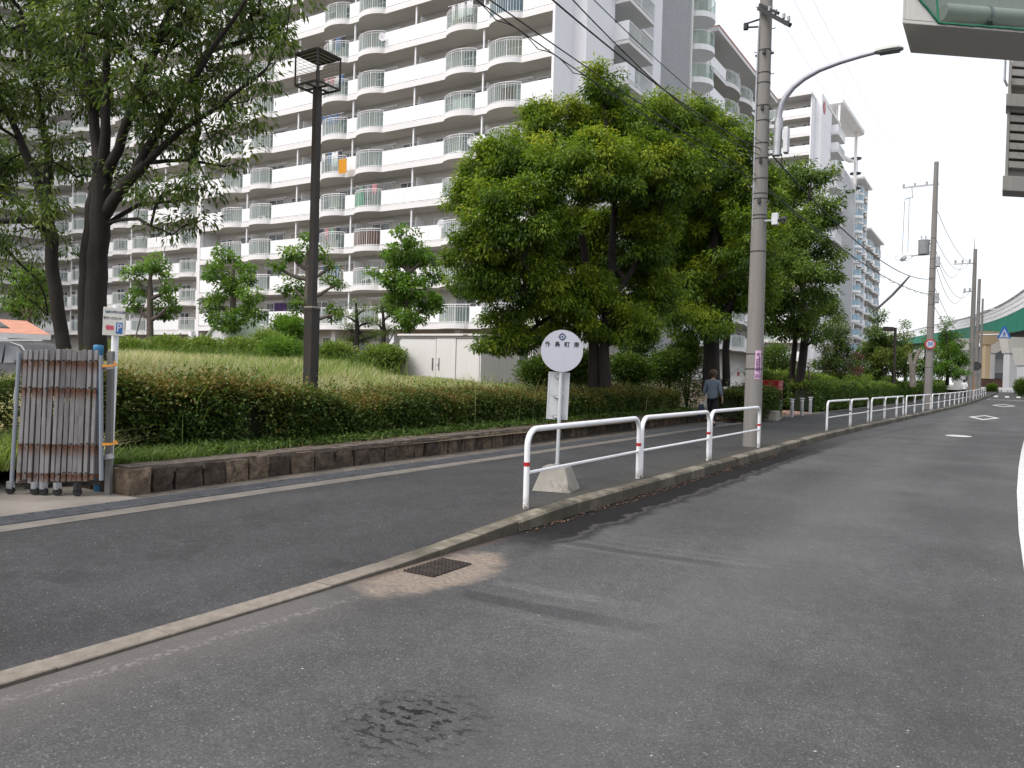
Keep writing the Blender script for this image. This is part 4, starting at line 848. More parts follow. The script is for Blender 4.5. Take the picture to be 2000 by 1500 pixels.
# ---------------------------------------------------------------- cables
def cable(name, a, b, sag, r, label, group=None, n=22, twist=0.0):
    a = Vector(a); b = Vector(b); pts = []
    for i in range(n + 1):
        t = i / n; p = a.lerp(b, t) - Vector((0, 0, sag * 4 * t * (1 - t))); pts.append(p)
    mb = MB(); mb.tube(pts, r, 6)
    if twist:
        m_ = n * 9; tw = []
        for i in range(m_ + 1):
            t = i / m_; p = a.lerp(b, t) - Vector((0, 0, sag * 4 * t * (1 - t))); tw.append(p + Vector((0, twist * .1, -twist + twist * abs(sin(t * 40)))))
        mb.tube(tw, r * .8, 5)
    o = mb.build(name, MAT['wire'], smooth=True); return tag(o, label, 'cable', group)
g_ = 'black cables strung between the poles'
cs0 = [D(*q, 30) for q in ((1700, 611), (1720, 597), (1742, 577), (1760, 558), (1776, 540))]
o = MB().tube(cs0, [.012, .045, .05, .05, .03], 8).build('cable_sleeve', plain('sleeve_grey', (.05, .055, .065), .5, .1, 4), smooth=True); tag(o, 'dark protective sleeve on a cable slanting up over the far trees', 'cable sleeve')
a1 = tuple(ony(1487, 292, 15.84)); 
cable('overhead_cable', a1, tuple(D(1010, -60, 6.6)), .16, .009, 'thick black cable running from the near pole up out of frame over the end wall', g_)
cable('overhead_cable', (a1[0], a1[1], a1[2] - .12), tuple(D(1100, -20, 7.4)), .22, .007, 'second black cable just under the thick cable left of the near pole', g_)
cable('overhead_cable', (a1[0], a1[1], a1[2] + .15), tuple(D(1130, -30, 7.4)), .12, .005, 'thin upper cable nearest the near pole top over the side balconies', g_)
c1 = tuple(ony(1478, 352, 15.84))
cable('overhead_cable', c1, tuple(D(900, -22, 7.0)), .10, .0065, 'lower cable crossing in front of the balconies and the rounded tree', g_, 26, .06)
cable('overhead_cable', (c1[0], c1[1], c1[2] + .10), tuple(D(915, -30, 7.2)), .07, .007, 'upper strand of the cable pair crossing in front of the balconies', g_)
z2 = float(ony(1815, 575, P2[1])[2]); z2b = float(ony(1815, 545, P2[1])[2])
cable('overhead_cable', (a1[0] + .1, a1[1], a1[2]), (P2[0], P2[1], z2b), .75, .016, 'heavy cable sagging through the tree between near pole and second pole', g_)
cable('overhead_cable', (a1[0] + .1, a1[1], a1[2] - .75), (P2[0], P2[1], z2), .45, .012, 'lower cable through the leaves from near pole to second pole', g_, 30, .08)
for i, (px, py, qx, qy, sg) in enumerate(((1826, 400, 1905, 514, .9), (1823, 455, 1894, 512, 1.2), (1822, 470, 1880, 513, 1.6), (1822, 480, 1895, 568, 1.5), (1821, 490, 1884, 569, 1.8), (1820, 590, 1893, 670, .6), (1819, 545, 1896, 672, .7))):
    cable('overhead_cable', tuple(ony(px, py, P2[1])), tuple(ony(qx, qy, 78)), sg, .014, '%s cable from the top drooping from the second pole to the dark weathered pole' % ordw[i], g_)
for i, (px, py, qx, qy) in enumerate(((1540, -20, 1783, 362), (1578, -20, 1806, 360), (1505, 5, 1766, 366))):
    cable('overhead_wire', tuple(ony(px, py, 15.84)), tuple(ony(qx, qy, P2[1])), .5, .0022, ('thin high wire from the near crossarm to the middle insulator of second pole', 'thin high wire from above the frame to the inner insulator of second pole', 'thin high wire passing the near pole top to the outer insulator')[i], 'thin high wires')
# ================================================================ apartment blocks
ZK = lambda k: 4.36 + 2.66 * k
class Pool:                 # the hundred nearest of one part stay single parts, the rest is one
    def __init__(s, root, limit=100): s.root = root; s.d = {}; s.limit = limit
    def add(s, name, mb, mat, child=None): s.d.setdefault(name, []).append((mb, mat, child))
    def flush(s):
        L = Vector((0, 0, EYE)); T = Matrix.Translation(-Vector(s.root.location))
        for name, items in s.d.items():
            items.sort(key=lambda it: (Vector(it[0].v[0]) - L).length)
            rest = {}; restc = {}
            for i, (mb, mat, ch) in enumerate(items):
                mb.xform(T)
                if ch: ch[1].xform(T)
                if i < s.limit:
                    o = mb.build(name, mat, s.root)
                    if ch: ch[1].build(ch[0], ch[2], o)
                else:
                    key = [m_.name for m_ in mat] if isinstance(mat, list) else mat.name; rest.setdefault(str(key), (mat, MB()))[1].add(mb.v, mb.f, 0); r_ = rest[str(key)][1]; r_.mi[-len(mb.mi):] = mb.mi
                    if ch: restc.setdefault(ch[2].name, (ch[0], ch[2], MB()))[2].add(ch[1].v, ch[1].f, 0)
            par = None
            for mat, r_ in rest.values(): o = r_.build(name, mat, s.root); o['kind'] = 'stuff'; par = par or o
            for nm, mt_, r_ in restc.values(): o = r_.build(nm, mt_, par); o['kind'] = 'stuff'
def bul(t): return .52 * (4 * t * (1 - t)) ** .75
def facade(pool, O, ud, nd, segs, ks, posts, depth=1.5, glass='glass_green', ground=True, uspan=None, rf=random.Random(3), ztop=None):
    O = Vector(O); ud = Vector(ud); nd = Vector(nd); up = Vector((0, 0, 1))
    P = lambda u, o, z: O + ud * u + nd * o + up * z
    u0 = min(s[1] for s in segs); u1 = max(s[2] for s in segs)
    def bx(mb, a, b, o0, o1, z0, z1): 
        vs = [P(u, o, z) for z in (z0, z1) for u, o in ((a, o0), (b, o0), (b, o1), (a, o1))]; mb.add(vs, [(0, 3, 2, 1), (4, 5, 6, 7), (0, 1, 5, 4), (1, 2, 6, 5), (2, 3, 7, 6), (3, 0, 4, 7)])
    zt = ztop or ZK(max(ks) + 1)
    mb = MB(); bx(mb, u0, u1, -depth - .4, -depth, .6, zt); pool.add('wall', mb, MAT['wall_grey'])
    for k in ks:
        z = ZK(k); front = []
        for typ, a, b in segs:
            if typ == 'b': front += [(a + (b - a) * t, bul(t)) for t in np.linspace(0, 1, 13)]
            else: front += [(a, 0), (b, 0)]
        mb = MB(); n = len(front)
        top = [P(u, o + .09, z + .09) for u, o in front]; bot = [P(u, o + .09, z - .25) for u, o in front]; bk = [P(u, -depth, z - .25) for u, o in front]; itop = [P(u, o - .06, z + .09) for u, o in front]; ifl = [P(u, o - .06, z) for u, o in front]; bkt = [P(u, -depth, z) for u, o in front]
        vs = top + bot + bk + itop + ifl + bkt; fs = []; mi = []
        for i in range(n - 1):
            if (Vector(top[i]) - Vector(top[i + 1])).length < 1e-5: continue
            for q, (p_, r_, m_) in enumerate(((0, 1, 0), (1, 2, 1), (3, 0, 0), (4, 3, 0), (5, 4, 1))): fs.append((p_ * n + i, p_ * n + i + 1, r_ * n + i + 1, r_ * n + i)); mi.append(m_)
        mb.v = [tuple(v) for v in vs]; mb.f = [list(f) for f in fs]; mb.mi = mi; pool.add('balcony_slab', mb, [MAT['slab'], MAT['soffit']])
        for typ, a, b in segs:
            if typ in 'ps':
                mb = MB(); m_ = max(1, round((b - a) / 1.04)); w_ = (b - a) / m_
                for i in range(m_): bx(mb, a + i * w_ + .014, a + (i + 1) * w_ - .014, .02, .05, z + .20, z + 1.15)
                bx(mb, a, b, .0, .03, z + 1.10, z + 1.14); bx(mb, a, b, .0, .03, z + .13, z + .17)
                for i in range(m_ + 1): bx(mb, a + i * w_ - .02, a + i * w_ + .02, -.02, .018, z + .05, z + 1.13)
                pool.add('balcony_panel', mb, MAT['white_panel'])
            elif typ == 'b':
                mb = MB(); gl = MB(); ts = np.linspace(0, 1, 15); arc = [(a + (b - a) * t, bul(t)) for t in ts]
                mb.tube([P(u, o + .02, z + 1.26) for u, o in arc], .028, 5); mb.tube([P(u, o + .02, z + 1.12) for u, o in arc], .016, 5); mb.tube([P(u, o + .02, z + .16) for u, o in arc], .02, 5)
                nb_ = int((b - a) / .155)
                for i in range(nb_ + 1):
                    t = i / nb_; u = a + (b - a) * t; o = bul(t) + .02; mb.bar(P(u, o, z + .09), P(u, o, z + 1.25), .034 if i % 5 == 0 else .016)
                gv = [P(u, o - .01, z_) for u, o in arc for z_ in (z + .16, z + 1.10)]; gl.add(gv, [(2 * i, 2 * i + 2, 2 * i + 3, 2 * i + 1) for i in range(14)])
                pool.add('balcony_railing', mb, MAT['white_paint'], ('glass', gl, MAT[glass]))
        # doors, windows, partitions
        spots = []
        for typ, a, b in segs:
            if typ == 'b': spots.append(((a + b) / 2 + rf.uniform(-.1, .1), 1.75, .0, 1.98))
            elif b - a > 4: spots += [(a + (b - a) * .22, 1.35, .75, 1.95), (a + (b - a) * .78, 1.35, .75, 1.95)]
            elif typ == 'p' and b - a > 1.8: spots.append(((a + b) / 2, 1.4, .75, 1.95))
        for c, w_, s0, s1 in spots:
            fr = MB(); pn = MB(); c += rf.uniform(-.12, .12)
            for a, b, p, q in ((c - w_ / 2, c + w_ / 2, s1 - .06, s1), (c - w_ / 2, c + w_ / 2, s0, s0 + .06), (c - w_ / 2, c - w_ / 2 + .06, s0, s1), (c + w_ / 2 - .06, c + w_ / 2, s0, s1), (c - .035, c + .035, s0, s1), (c - w_ / 2, c + w_ / 2, s1 - .52, s1 - .48)): bx(fr, a, b, -depth + .005, -depth + .06 + (.012 if b - a < .1 else 0), z + p, z + q)
            if s0 < .1: bx(fr, c - w_ / 2 - .3, c + w_ / 2 + .3, -depth + .004, -depth + .10, z + s1 + .02, z + s1 + .16)
            bx(pn, c - w_ / 2 + .06, c + w_ / 2 - .06, -depth + .002, -depth + .022, z + s0 + .06, z + s1 - .06)
            pool.add('window', fr, MAT['wall_white'], ('pane', pn, rf.choices([MAT['pane'], MAT['curtain_a'], MAT['curtain_b']], [.58, .28, .14])[0]))
        for u in posts:
            mb = MB(); bx(mb, u - .05, u + .05, -.16, -.06, z + .0, z + 2.4); bx(mb, u - .02, u + .02, -depth, -.55, z + .05, z + 1.95); pool.add('partition', mb, MAT['wall_white'])
    return P, bx
def rail_box(pool, x0, x1, y0, y1, z, h=1.15, bars=True):
    mb = MB(); mb.bar((x1, y0, z + h), (x1, y1, z + h), .05); mb.bar((x1, y0, z + .12), (x1, y1, z + .12), .04)
    n = int((y1 - y0) / .14)
    for i in range(n + 1): y = y0 + (y1 - y0) * i / n; mb.bar((x1, y, z + .05), (x1, y, z + h), .022)
    return mb
def block(root, cx, cy, ktop, glass, open_top=False, e1=6.1, e2=10.3, e3=12.6, e4=14.1, e5=20.4):
    """common corner of both blocks: fin, end wall, side balconies, pilaster, open stair, round balconies"""
    pool = Pool(root); zt = ZK(ktop + 1) + .35; ks = range(0, ktop + 1)
    mb = MB(); mb.box((cx - .14, cy - .12, .8), (cx + .02, cy + 2.25, zt)); pool.add('fin_wall', mb, MAT['wall_white'])
    mb = MB(); mb.box((cx - 9, cy + 2.2, .8), (cx + .9, cy + e1, zt + .7)); pool.add('end_wall', mb, MAT['wall_white'])
    mb = MB()
    for k in ks: mb.box((cx - .10, cy + 2.19, ZK(k) - .22), (cx + .912, cy + e1 - .1, ZK(k) - .19))
    pool.add('band_moulding', mb, MAT['slab'])
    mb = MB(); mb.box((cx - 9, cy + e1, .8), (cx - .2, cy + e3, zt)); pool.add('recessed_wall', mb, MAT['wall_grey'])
    mb = MB(); mb.box((cx - 3, cy + e3, .8), (cx + .9, cy + e4, zt + .6)); pool.add('pilaster', mb, MAT['wall_white'])
    for k in ks:
        z = ZK(k); mb = MB(); mb.box((cx - .2, cy + e1, z - .25), (cx + 1.9, cy + e2, z)); mb.box((cx - .2, cy + e2, z - .25), (cx + .9, cy + e3, z)); pool.add('side_slab', mb, MAT['slab'])
        mb = MB(); mb.box((cx + .5, cy + e1 - .05, z), (cx + 1.9, cy + e1 + .05, z + 1.18)); mb.box((cx + 1.86, cy + e1 + .05, z), (cx + 1.92, cy + e1 + 1.1, z + 1.18)) if k % 3 == 0 else None; pool.add('side_panel', mb, MAT['wall_white'])
        gl = MB(); gl.add([(cx + 1.87, cy + e1 + .1, z + .12), (cx + 1.87, cy + e2 - .05, z + .12), (cx + 1.87, cy + e2 - .05, z + 1.1), (cx + 1.87, cy + e1 + .1, z + 1.1)], [(0, 1, 2, 3)])
        pool.add('side_railing', rail_box(pool, 0, cx + 1.9, cy + e1 + .05, cy + e2, z), MAT['white_paint'], ('glass', gl, MAT['glass_green']))
        fr = MB(); pn = MB(); yc = cy + e1 + 1.5
        for a, b, p, q in ((-.9, .9, 1.92, 2.0), (-.9, .9, .0, .06), (-.9, -.83, 0, 2), (.83, .9, 0, 2), (-.03, .03, 0, 2)): fr.box((cx - .2, yc + a, z + p), (cx - .12, yc + b, z + q))
        pn.box((cx - .2, yc - .83, z + .06), (cx - .17, yc + .83, z + 1.92)); pool.add('window', fr, MAT['wall_white'], ('pane', pn, MAT['pane']))
        mb = MB(); mb.box((cx + .82, cy + e2 - .05, z), (cx + .88, cy + e2 + .05, z + 2.4)); pool.add('post', mb, MAT['white_paint'])
    # open stair with vertical louvre screen
    y0, y1 = cy + e4, cy + e5; zl = zt + 3 if not open_top else ZK(ktop - 1) + .2
    mb = MB(); n = int((y1 - y0) / .21)
    for i in range(n + 1): y = y0 + .1 + (y1 - y0 - .3) * i / n; mb.box((cx + .75, y - .028, .8), (cx + .83, y + .028, zl))
    pool.add('louvre_screen', mb, MAT['steel_light'])
    mb = MB(); mb.box((cx + .5, y1 - .18, .8), (cx + .95, y1 + .12, zt + 4.2)); mb.box((cx + .5, y0, .8), (cx + .8, y0 + .2, zt + 4.2)); pool.add('stair_column', mb, MAT['slab'])
    mb = MB()
    for k in ks: 
        z = ZK(k); a, b = ((y0, y1) if k % 2 else (y1, y0)); mb.bar((cx + .15, a, z - 1.1), (cx + .15, b, z + 1.5), .9, .34); mb.box((cx - 1.6, y0, z - .12), (cx - .2, y0 + 1.5, z + .95))
    pool.add('stair_flights', mb, MAT['slab'])
    if not open_top: mb = MB(); mb.box((cx - 3.0, y0, .8), (cx - 1.7, y1, zt + 3)); pool.add('stair_wall', mb, MAT['wall_white'])
    else:
        mb = MB(); mb.box((cx - 3.0, y0, .8), (cx - 1.7, y1, zl - 1)); pool.add('stair_wall', mb, MAT['wall_white'])
        mb = MB(); 
        for y in (y0 + 1.6,): mb.box((cx - .1, y, zl - 1), (cx + .1, y + .25, zt + 4))
        vs = [(cx + 1.1 + 1.3 * 0, y0 - .2, zt + 4.0), (cx - 2, y0 - .2, zt + 4.0)]; pts = [(cx - 2.0, y0 - .3), (cx + 1.2, y0 - .3)] + [(cx + .3 + 1.5 * cos(a), y1 + 1.6 + 1.6 * sin(a)) for a in np.linspace(-.3, pi * .75, 8)] + [(cx - 2.0, y1 + 2)]
        mb.prism(pts, zt + 3.7, zt + 4.3); pool.add('stair_canopy', mb, MAT['slab'])
    # round balconies
    c = (cx + .45, y1 + 2.2); R_ = 1.55
    mb = MB(); mb.box((cx - 3, y1 + .1, .8), (cx - .1, y1 + 5.4, zt if not open_top else ZK(ktop - 1))); pool.add('round_bay_wall', mb, MAT['wall_grey'])
    mb = MB(); mb.box((cx - 3, y1 + 4.6, .8), (cx + .6, y1 + 5.5, zt if not open_top else ZK(ktop - 1))); pool.add('pilaster', mb, MAT['slab'])
    for k in range(0, ktop + 2):
        z = ZK(k); small = open_top and k > ktop - 2; rr = R_ * (.62 if small else 1); n = 20
        mb = MB(); mb.tube([(c[0], c[1], z - .22), (c[0], c[1], z - .02)] if small else [(c[0], c[1], z - .32), (c[0], c[1], z + .12)], rr, n); pool.add('round_slab', mb, MAT['dark'] if small else MAT['white_panel'])
        if small:
            mb = MB(); mb.tube([(c[0] + .3, c[1], z - 2.6), (c[0] + .3, c[1], z)], .06, 6); pool.add('post', mb, MAT['steel']); continue
        mb = MB(); ar = [(c[0] + rr * .96 * cos(a), c[1] + rr * .96 * sin(a)) for a in np.linspace(-1.75, 1.75, 19)]
        mb.tube([(x, y, z + 1.24) for x, y in ar], .03, 5)
        for i, (x, y) in enumerate(ar): mb.bar((x, y, z + .1), (x, y, z + 1.24), .02)
        gl = MB(); gl.add([(x + .02 * (x - c[0]), y + .02 * (y - c[1]), q) for x, y in ar for q in (z + .14, z + 1.16)], [(2 * i, 2 * i + 2, 2 * i + 3, 2 * i + 1) for i in range(18)])
        pool.add('round_railing', mb, MAT['white_paint'], ('glass', gl, MAT[glass]))
    return pool, y1 + 5.5
SX = [(-22.95, -25.05, 'p'), (-25.05, -27.48, 'b'), (-27.48, -28.40, 's'), (-28.40, -30.8, 'b')]
x = -30.8
while x > -54: SX += [(x, x - 5.18, 'p'), (x - 5.18, x - 7.6, 'b'), (x - 7.6, x - 8.52, 's'), (x - 8.52, x - 10.94, 'b')]; x -= 10.94
SA = [(t, -22.8 - a, -22.8 - max(b, -55.3)) for a, b, t in SX if a > -55.3]
A = empty('apartment_building', (-22.8, 39.9, .8), 0, 'large white balconied apartment block filling the view behind the trees', 'apartment building')
pool, yw = block(A, -22.8, 39.9, 13, 'glass_green')
PO = [-22.8 + 27.94, 33.41 - 22.8, 38.88 - 22.8, 44.35 - 22.8, 49.82 - 22.8, 55.25 - 22.8]
facade(pool, (-22.8, 39.9, 0), (-1, 0, 0), (0, -1, 0), SA, range(0, 14), PO, ztop=ZK(14) + .5)
# stepped-back continuation to the west
SC = []; u = 0.0
for t, w_ in [('p', 4.6), ('b', 2.4), ('s', .92), ('b', 2.4), ('p', 5.2), ('b', 2.4), ('s', .92), ('b', 2.4), ('p', 5.2), ('b', 2.4), ('s', .92), ('b', 2.4), ('p', 5.2), ('b', 2.4), ('s', .92), ('b', 2.4), ('p', 5.2)]: SC.append((t, u, u + w_)); u += w_
facade(pool, (-55.3, 45.2, 0), (-1, 0, 0), (0, -1, 0), SC, range(0, 16), [0.4, 7.5, 13, 18.4, 23.9, 29.3, 34.8, 40.3], ztop=ZK(16) + .5)
mb = MB(); mb.box((-55.6, 39.8, .8), (-55.25, 47, ZK(14) + .5)); pool.add('fin_wall', mb, MAT['slab'])
mb = MB(); mb.box((-56, 39.0, ZK(14) + .1), (-22.6, 52, ZK(14) + .6)); mb.box((-107, 44.4, ZK(16) + .1), (-55.6, 52, ZK(16) + .6)); pool.add('roof', mb, MAT['tile_orange'])
# ground floor recess
mb = MB()
for i in range(7): pool.add('ground_floor_column', MB().box((-24.3 - i * 5.47, 40.2, .8), (-23.9 - i * 5.47, 40.6, 4.1)), MAT['wall_white'])
for i in range(12):
    fr = MB(); pn = MB(); c = -25.6 - i * 2.73; fr.box((c - .8, 41.36, 1.75), (c + .8, 41.41, 3.7)); pn.box((c - .7, 41.33, 1.85), (c - .04, 41.37, 3.6)); pn.box((c + .04, 41.33, 1.85), (c + .7, 41.37, 3.6)); pool.add('window', fr, MAT['wall_white'], ('pane', pn, MAT['pane']))
# wing running along the road
XW = -22.2
yy = lambda px: float(onx(px, 118, XW)[1])
e = [yw + .1, yy(1418), yy(1444), yy(1447), yy(1469)]; e2 = e[4]; segs = [('p', e[0], e[1]), ('b', e[1], e[2]), ('s', e[2], e[3]), ('b', e[3], e2), ('p', e2, e2 + 4.6), ('b', e2 + 4.6, e2 + 7)]
segs = [(t, a - yw, b - yw) for t, a, b in segs]
facade(pool, (XW, yw, 0), (0, 1, 0), (1, 0, 0), segs, range(0, 10), [(s[1] + s[2]) / 2 for s in segs if s[0] == 's'], ztop=31.3)
yend = yw + segs[-1][2]
mb = MB(); mb.box((XW - 7, yw - .2, 31.15), (XW + .75, yend + .5, 31.5)); pool.add('wing_roof', mb, MAT['slab'])
mb = MB(); mb.box((XW - 7, yw - .2, 31.5), (XW + .80, yend + .55, 31.62)); pool.add('roof_edge', MB().box((XW - 7, yw - .2, 31.5), (XW + .80, yend + .55, 31.62)), MAT['tile_orange'])
mb = MB(); mb.box((XW - 6, yend - .3, .8), (XW + .1, yend, 31.15)); pool.add('end_wall', mb, MAT['wall_white'])
pool.flush()
# ---------------------------------------------------------------- second block farther along the road
B = empty('apartment_building', (-24.0, 115.5, .8), 0, 'farther white apartment tower with an open stair and blue glass balconies', 'apartment building')
pool, yw2 = block(B, -24.0, 115.5, 13, 'glass_blue', True, 9.8, 15.7, 16.2, 17.0, 33.5)
SB = [(t, a - .0, b) for t, a, b in [('p', 0.0, 4.2), ('b', 4.2, 6.6), ('s', 6.6, 7.5), ('b', 7.5, 9.9), ('p', 9.9, 15.1)]]
facade(pool, (-24.0, 115.5, 0), (-1, 0, 0), (0, -1, 0), SB, range(0, 14), [7.05], ztop=ZK(14) + .3)
mb = MB(); mb.box((-40, 114.8, ZK(14) + .1), (-23.9, 121.5, ZK(14) + .45)); mb.box((-34, 121.6, ZK(14) + .3), (-23.0, 132.6, ZK(14) + .75)); pool.add('roof', mb, MAT['slab'])
mb = MB()
for k in range(6): c = facing((-23.08, 119.5 + .55 * cos(k * 1.047), 41.0 + .55 * sin(k * 1.047)), 1, 0); disc(mb, c, .45, 0, .02, 14)
disc(mb, facing((-23.06, 119.5, 41.0), 1, 0), .6, 0, .025, 16); pool.add('wall_emblem', mb, MAT['red'])
XB = -23.4
def seg_wing(y0, ks, zr, pattern):
    s = []; u = 0
    for t, w_ in pattern: s.append((t, u, u + w_)); u += w_
    facade(pool, (XB, y0, 0), (0, 1, 0), (1, 0, 0), s, ks, [(a + b) / 2 for t, a, b in s if t == 's'], glass='glass_blue', ztop=zr)
    mb = MB(); mb.box((XB - 7, y0 - .1, zr), (XB + .9, y0 + u + .3, zr + .35)); pool.add('wing_roof', mb, MAT['slab']); mb = MB(); mb.box((XB - 7, y0 + u - .25, .8), (XB + .15, y0 + u + .02, zr)); pool.add('end_wall', mb, MAT['wall_white']); return y0 + u
ye = seg_wing(yw2, range(0, 13), ZK(13) - .3, [('p', 1.6), ('b', 2.4), ('s', .9), ('b', 2.4), ('p', 3.0)])
ye = seg_wing(ye + .1, range(0, 10), ZK(10) + .1, [('p', 2.2), ('b', 2.4), ('s', .9), ('b', 2.4), ('p', 5.2), ('b', 2.4), ('s', .9), ('b', 2.4), ('p', 1.2)])
pool.flush()
# ---------------------------------------------------------------- third block at the far west edge, long side turned to the estate
Cb = empty('apartment_building', (-91, 45, .8), 0, 'grey apartment block at the left edge mostly hidden by the dark tree', 'apartment building')
pool = Pool(Cb)
SD_ = [('p', 0.2, 5.4), ('b', 5.4, 7.8), ('s', 7.8, 8.7), ('b', 8.7, 11.1), ('p', 11.1, 16.3), ('b', 16.3, 18.7), ('p', 18.7, 24)]
facade(pool, (-91, 45.0, 0), (0, -1, 0), (1, 0, 0), SD_, range(0, 15), [8.2, 13.7], ztop=ZK(15))
mb = MB(); mb.box((-97, 19.5, .8), (-90.8, 20, ZK(15))); mb.box((-97, 19.5, ZK(15)), (-90, 45, ZK(15) + .4)); pool.add('roof', mb, MAT['slab'])
pool.flush()
# ---------------------------------------------------------------- things hung on the balconies
def ondish(px, py, label):
    p = ony(px, py, 39.55); r = empty('satellite_dish', tuple(p), 0, label, 'satellite dish', 'satellite dishes on the balconies')
    mb = MB(); Mx = facing((0, 0, 0), .5, -.8); vs = []; n = 16
    for i in range(4): q = .26 * i / 3; vs += [Mx @ Vector((q * cos(2 * pi * j / n), q * 1.1 * sin(2 * pi * j / n), .35 * q * q)) for j in range(n)]
    mb.add(vs, [(i * n + j, i * n + (j + 1) % n, i * n + n + (j + 1) % n, i * n + n + j) for i in range(3) for j in range(n)]); mb.build('dish', MAT['white_paint'], r, smooth=True)
    mb = MB(); mb.bar((0, 0, 0), (.12, -.30, -.12), .03); mb.bar((0, 0, -.05), (0, .32, -.2), .04); mb.build('arm', MAT['steel'], r)
ondish(747, 72, 'white satellite dish on an upper balcony right of the lamp cage'); ondish(921, 277, 'white satellite dish on the balcony just left of the rounded tree'); ondish(862, 437, 'white satellite dish low down beside the rounded tree')
def hung(name, label, cat, px0, px1, py0, py1, y, mat, fold=.03):
    a = ony(px0, py0, y); b = ony(px1, py1, y); r = empty(name, tuple(a), 0, label, cat); A_ = Vector(map(float, a)); mb = MB(); n = 14; vs = []
    for i in range(n + 1):
        t = i / n; x = float(a[0] + (b[0] - a[0]) * t) - A_.x; o = fold * sin(i * 2.1)
        for z in (0, float(b[2] - a[2])): vs += [(x, o - .012, z), (x, o + .012, z)]
    fs = []
    for i in range(n): q = 4 * i; fs += [(q, q + 4, q + 6, q + 2), (q + 1, q + 3, q + 7, q + 5), (q, q + 1, q + 5, q + 4), (q + 2, q + 6, q + 7, q + 3)]
    mb.add(vs, fs); mb.build('cloth', mat, r, smooth=False); mb = MB(); mb.bar((0, 0, .01), (float(b[0] - a[0]), 0, .01), .025); mb.build('top_rod', MAT['steel_light'], r)
hung('hanging_towel', 'bright orange towel over a balcony railing right of the lamp post', 'towel', 662, 677, 312, 337, 39.18, MAT['towel'])
def bulge_screen(label, xa, xb, px, py, mat, t0=0.02, t1=.98):
    k = round((float(ony(px, py, 39.4)[2]) - .62 - 4.36) / 2.66); r = empty('privacy_screen', (xa, 39.9, ZK(k)), 0, label, 'screen'); mb = MB(); vs = []
    ts = np.linspace(t0, t1, 29)
    for i, t in enumerate(ts):
        for z in (.17, 1.10): vs += [((xb - xa) * t, -bul(t) - .012 + .008 * (i % 2), z), ((xb - xa) * t, -bul(t) + .004 + .008 * (i % 2), z)]
    fs = []
    for i in range(28): q = 4 * i; fs += [(q, q + 4, q + 6, q + 2), (q + 1, q + 3, q + 7, q + 5), (q, q + 1, q + 5, q + 4), (q + 2, q + 6, q + 7, q + 3)]
    mb.add(vs, fs); mb.build('cloth', mat, r); mb = MB(); mb.tube([((xb - xa) * t, -bul(t) + .02, 1.105) for t in ts], .012, 5); mb.build('top_cord', MAT['steel'], r)
bulge_screen('brown slatted screen lining a balcony railing low on the block', -35.98, -38.42, 718, 470, MAT['brownscreen'])
bulge_screen('green screen lining the balcony above the brown slatted screen', -35.98, -38.42, 718, 395, MAT['greennet'], .45, .98)
bulge_screen('blue grey screen lining the topmost balcony by the end wall', -25.05, -27.48, 990, 20, MAT['bluescreen'])
hung('hanging_laundry', 'beige laundry in the balcony above the middle white panels', 'laundry', 883, 905, 32, 52, 40.4, MAT['curtain_b'], .06)
hung('hanging_laundry', 'white laundry in the balcony two rows under the beige laundry', 'laundry', 884, 920, 196, 222, 40.4, MAT['curtain_a'], .06)
hung('roller_blind', 'red brown roller blind pulled over a door beside the end pillar', 'blind', 980, 1002, 172, 206, 41.2, plain('red_blind', (.17, .07, .05), .8, .15, 3))
hung('hanging_laundry', 'dark purple and blue laundry on the lowest balcony left of the lamp post', 'laundry', 536, 560, 592, 607, 40.9, plain('purple_cloth', (.10, .06, .16), .9, .4, 3), .05)
ac = ony(725, 560, 40.2); aco = empty('air_conditioner', tuple(ac), 0, 'cream air conditioner unit on a low balcony floor', 'air conditioner')
mb = MB(); mb.box((-.4, -.15, 0), (.4, .15, .62)); mb.build('case', MAT['signcream'], aco, bevel=.02); mb = MB(); disc(mb, facing((-.1, -.152, .31), 0, -1), .24, 0, .01, 20); mb.build('fan_grille', MAT['dark'], aco)

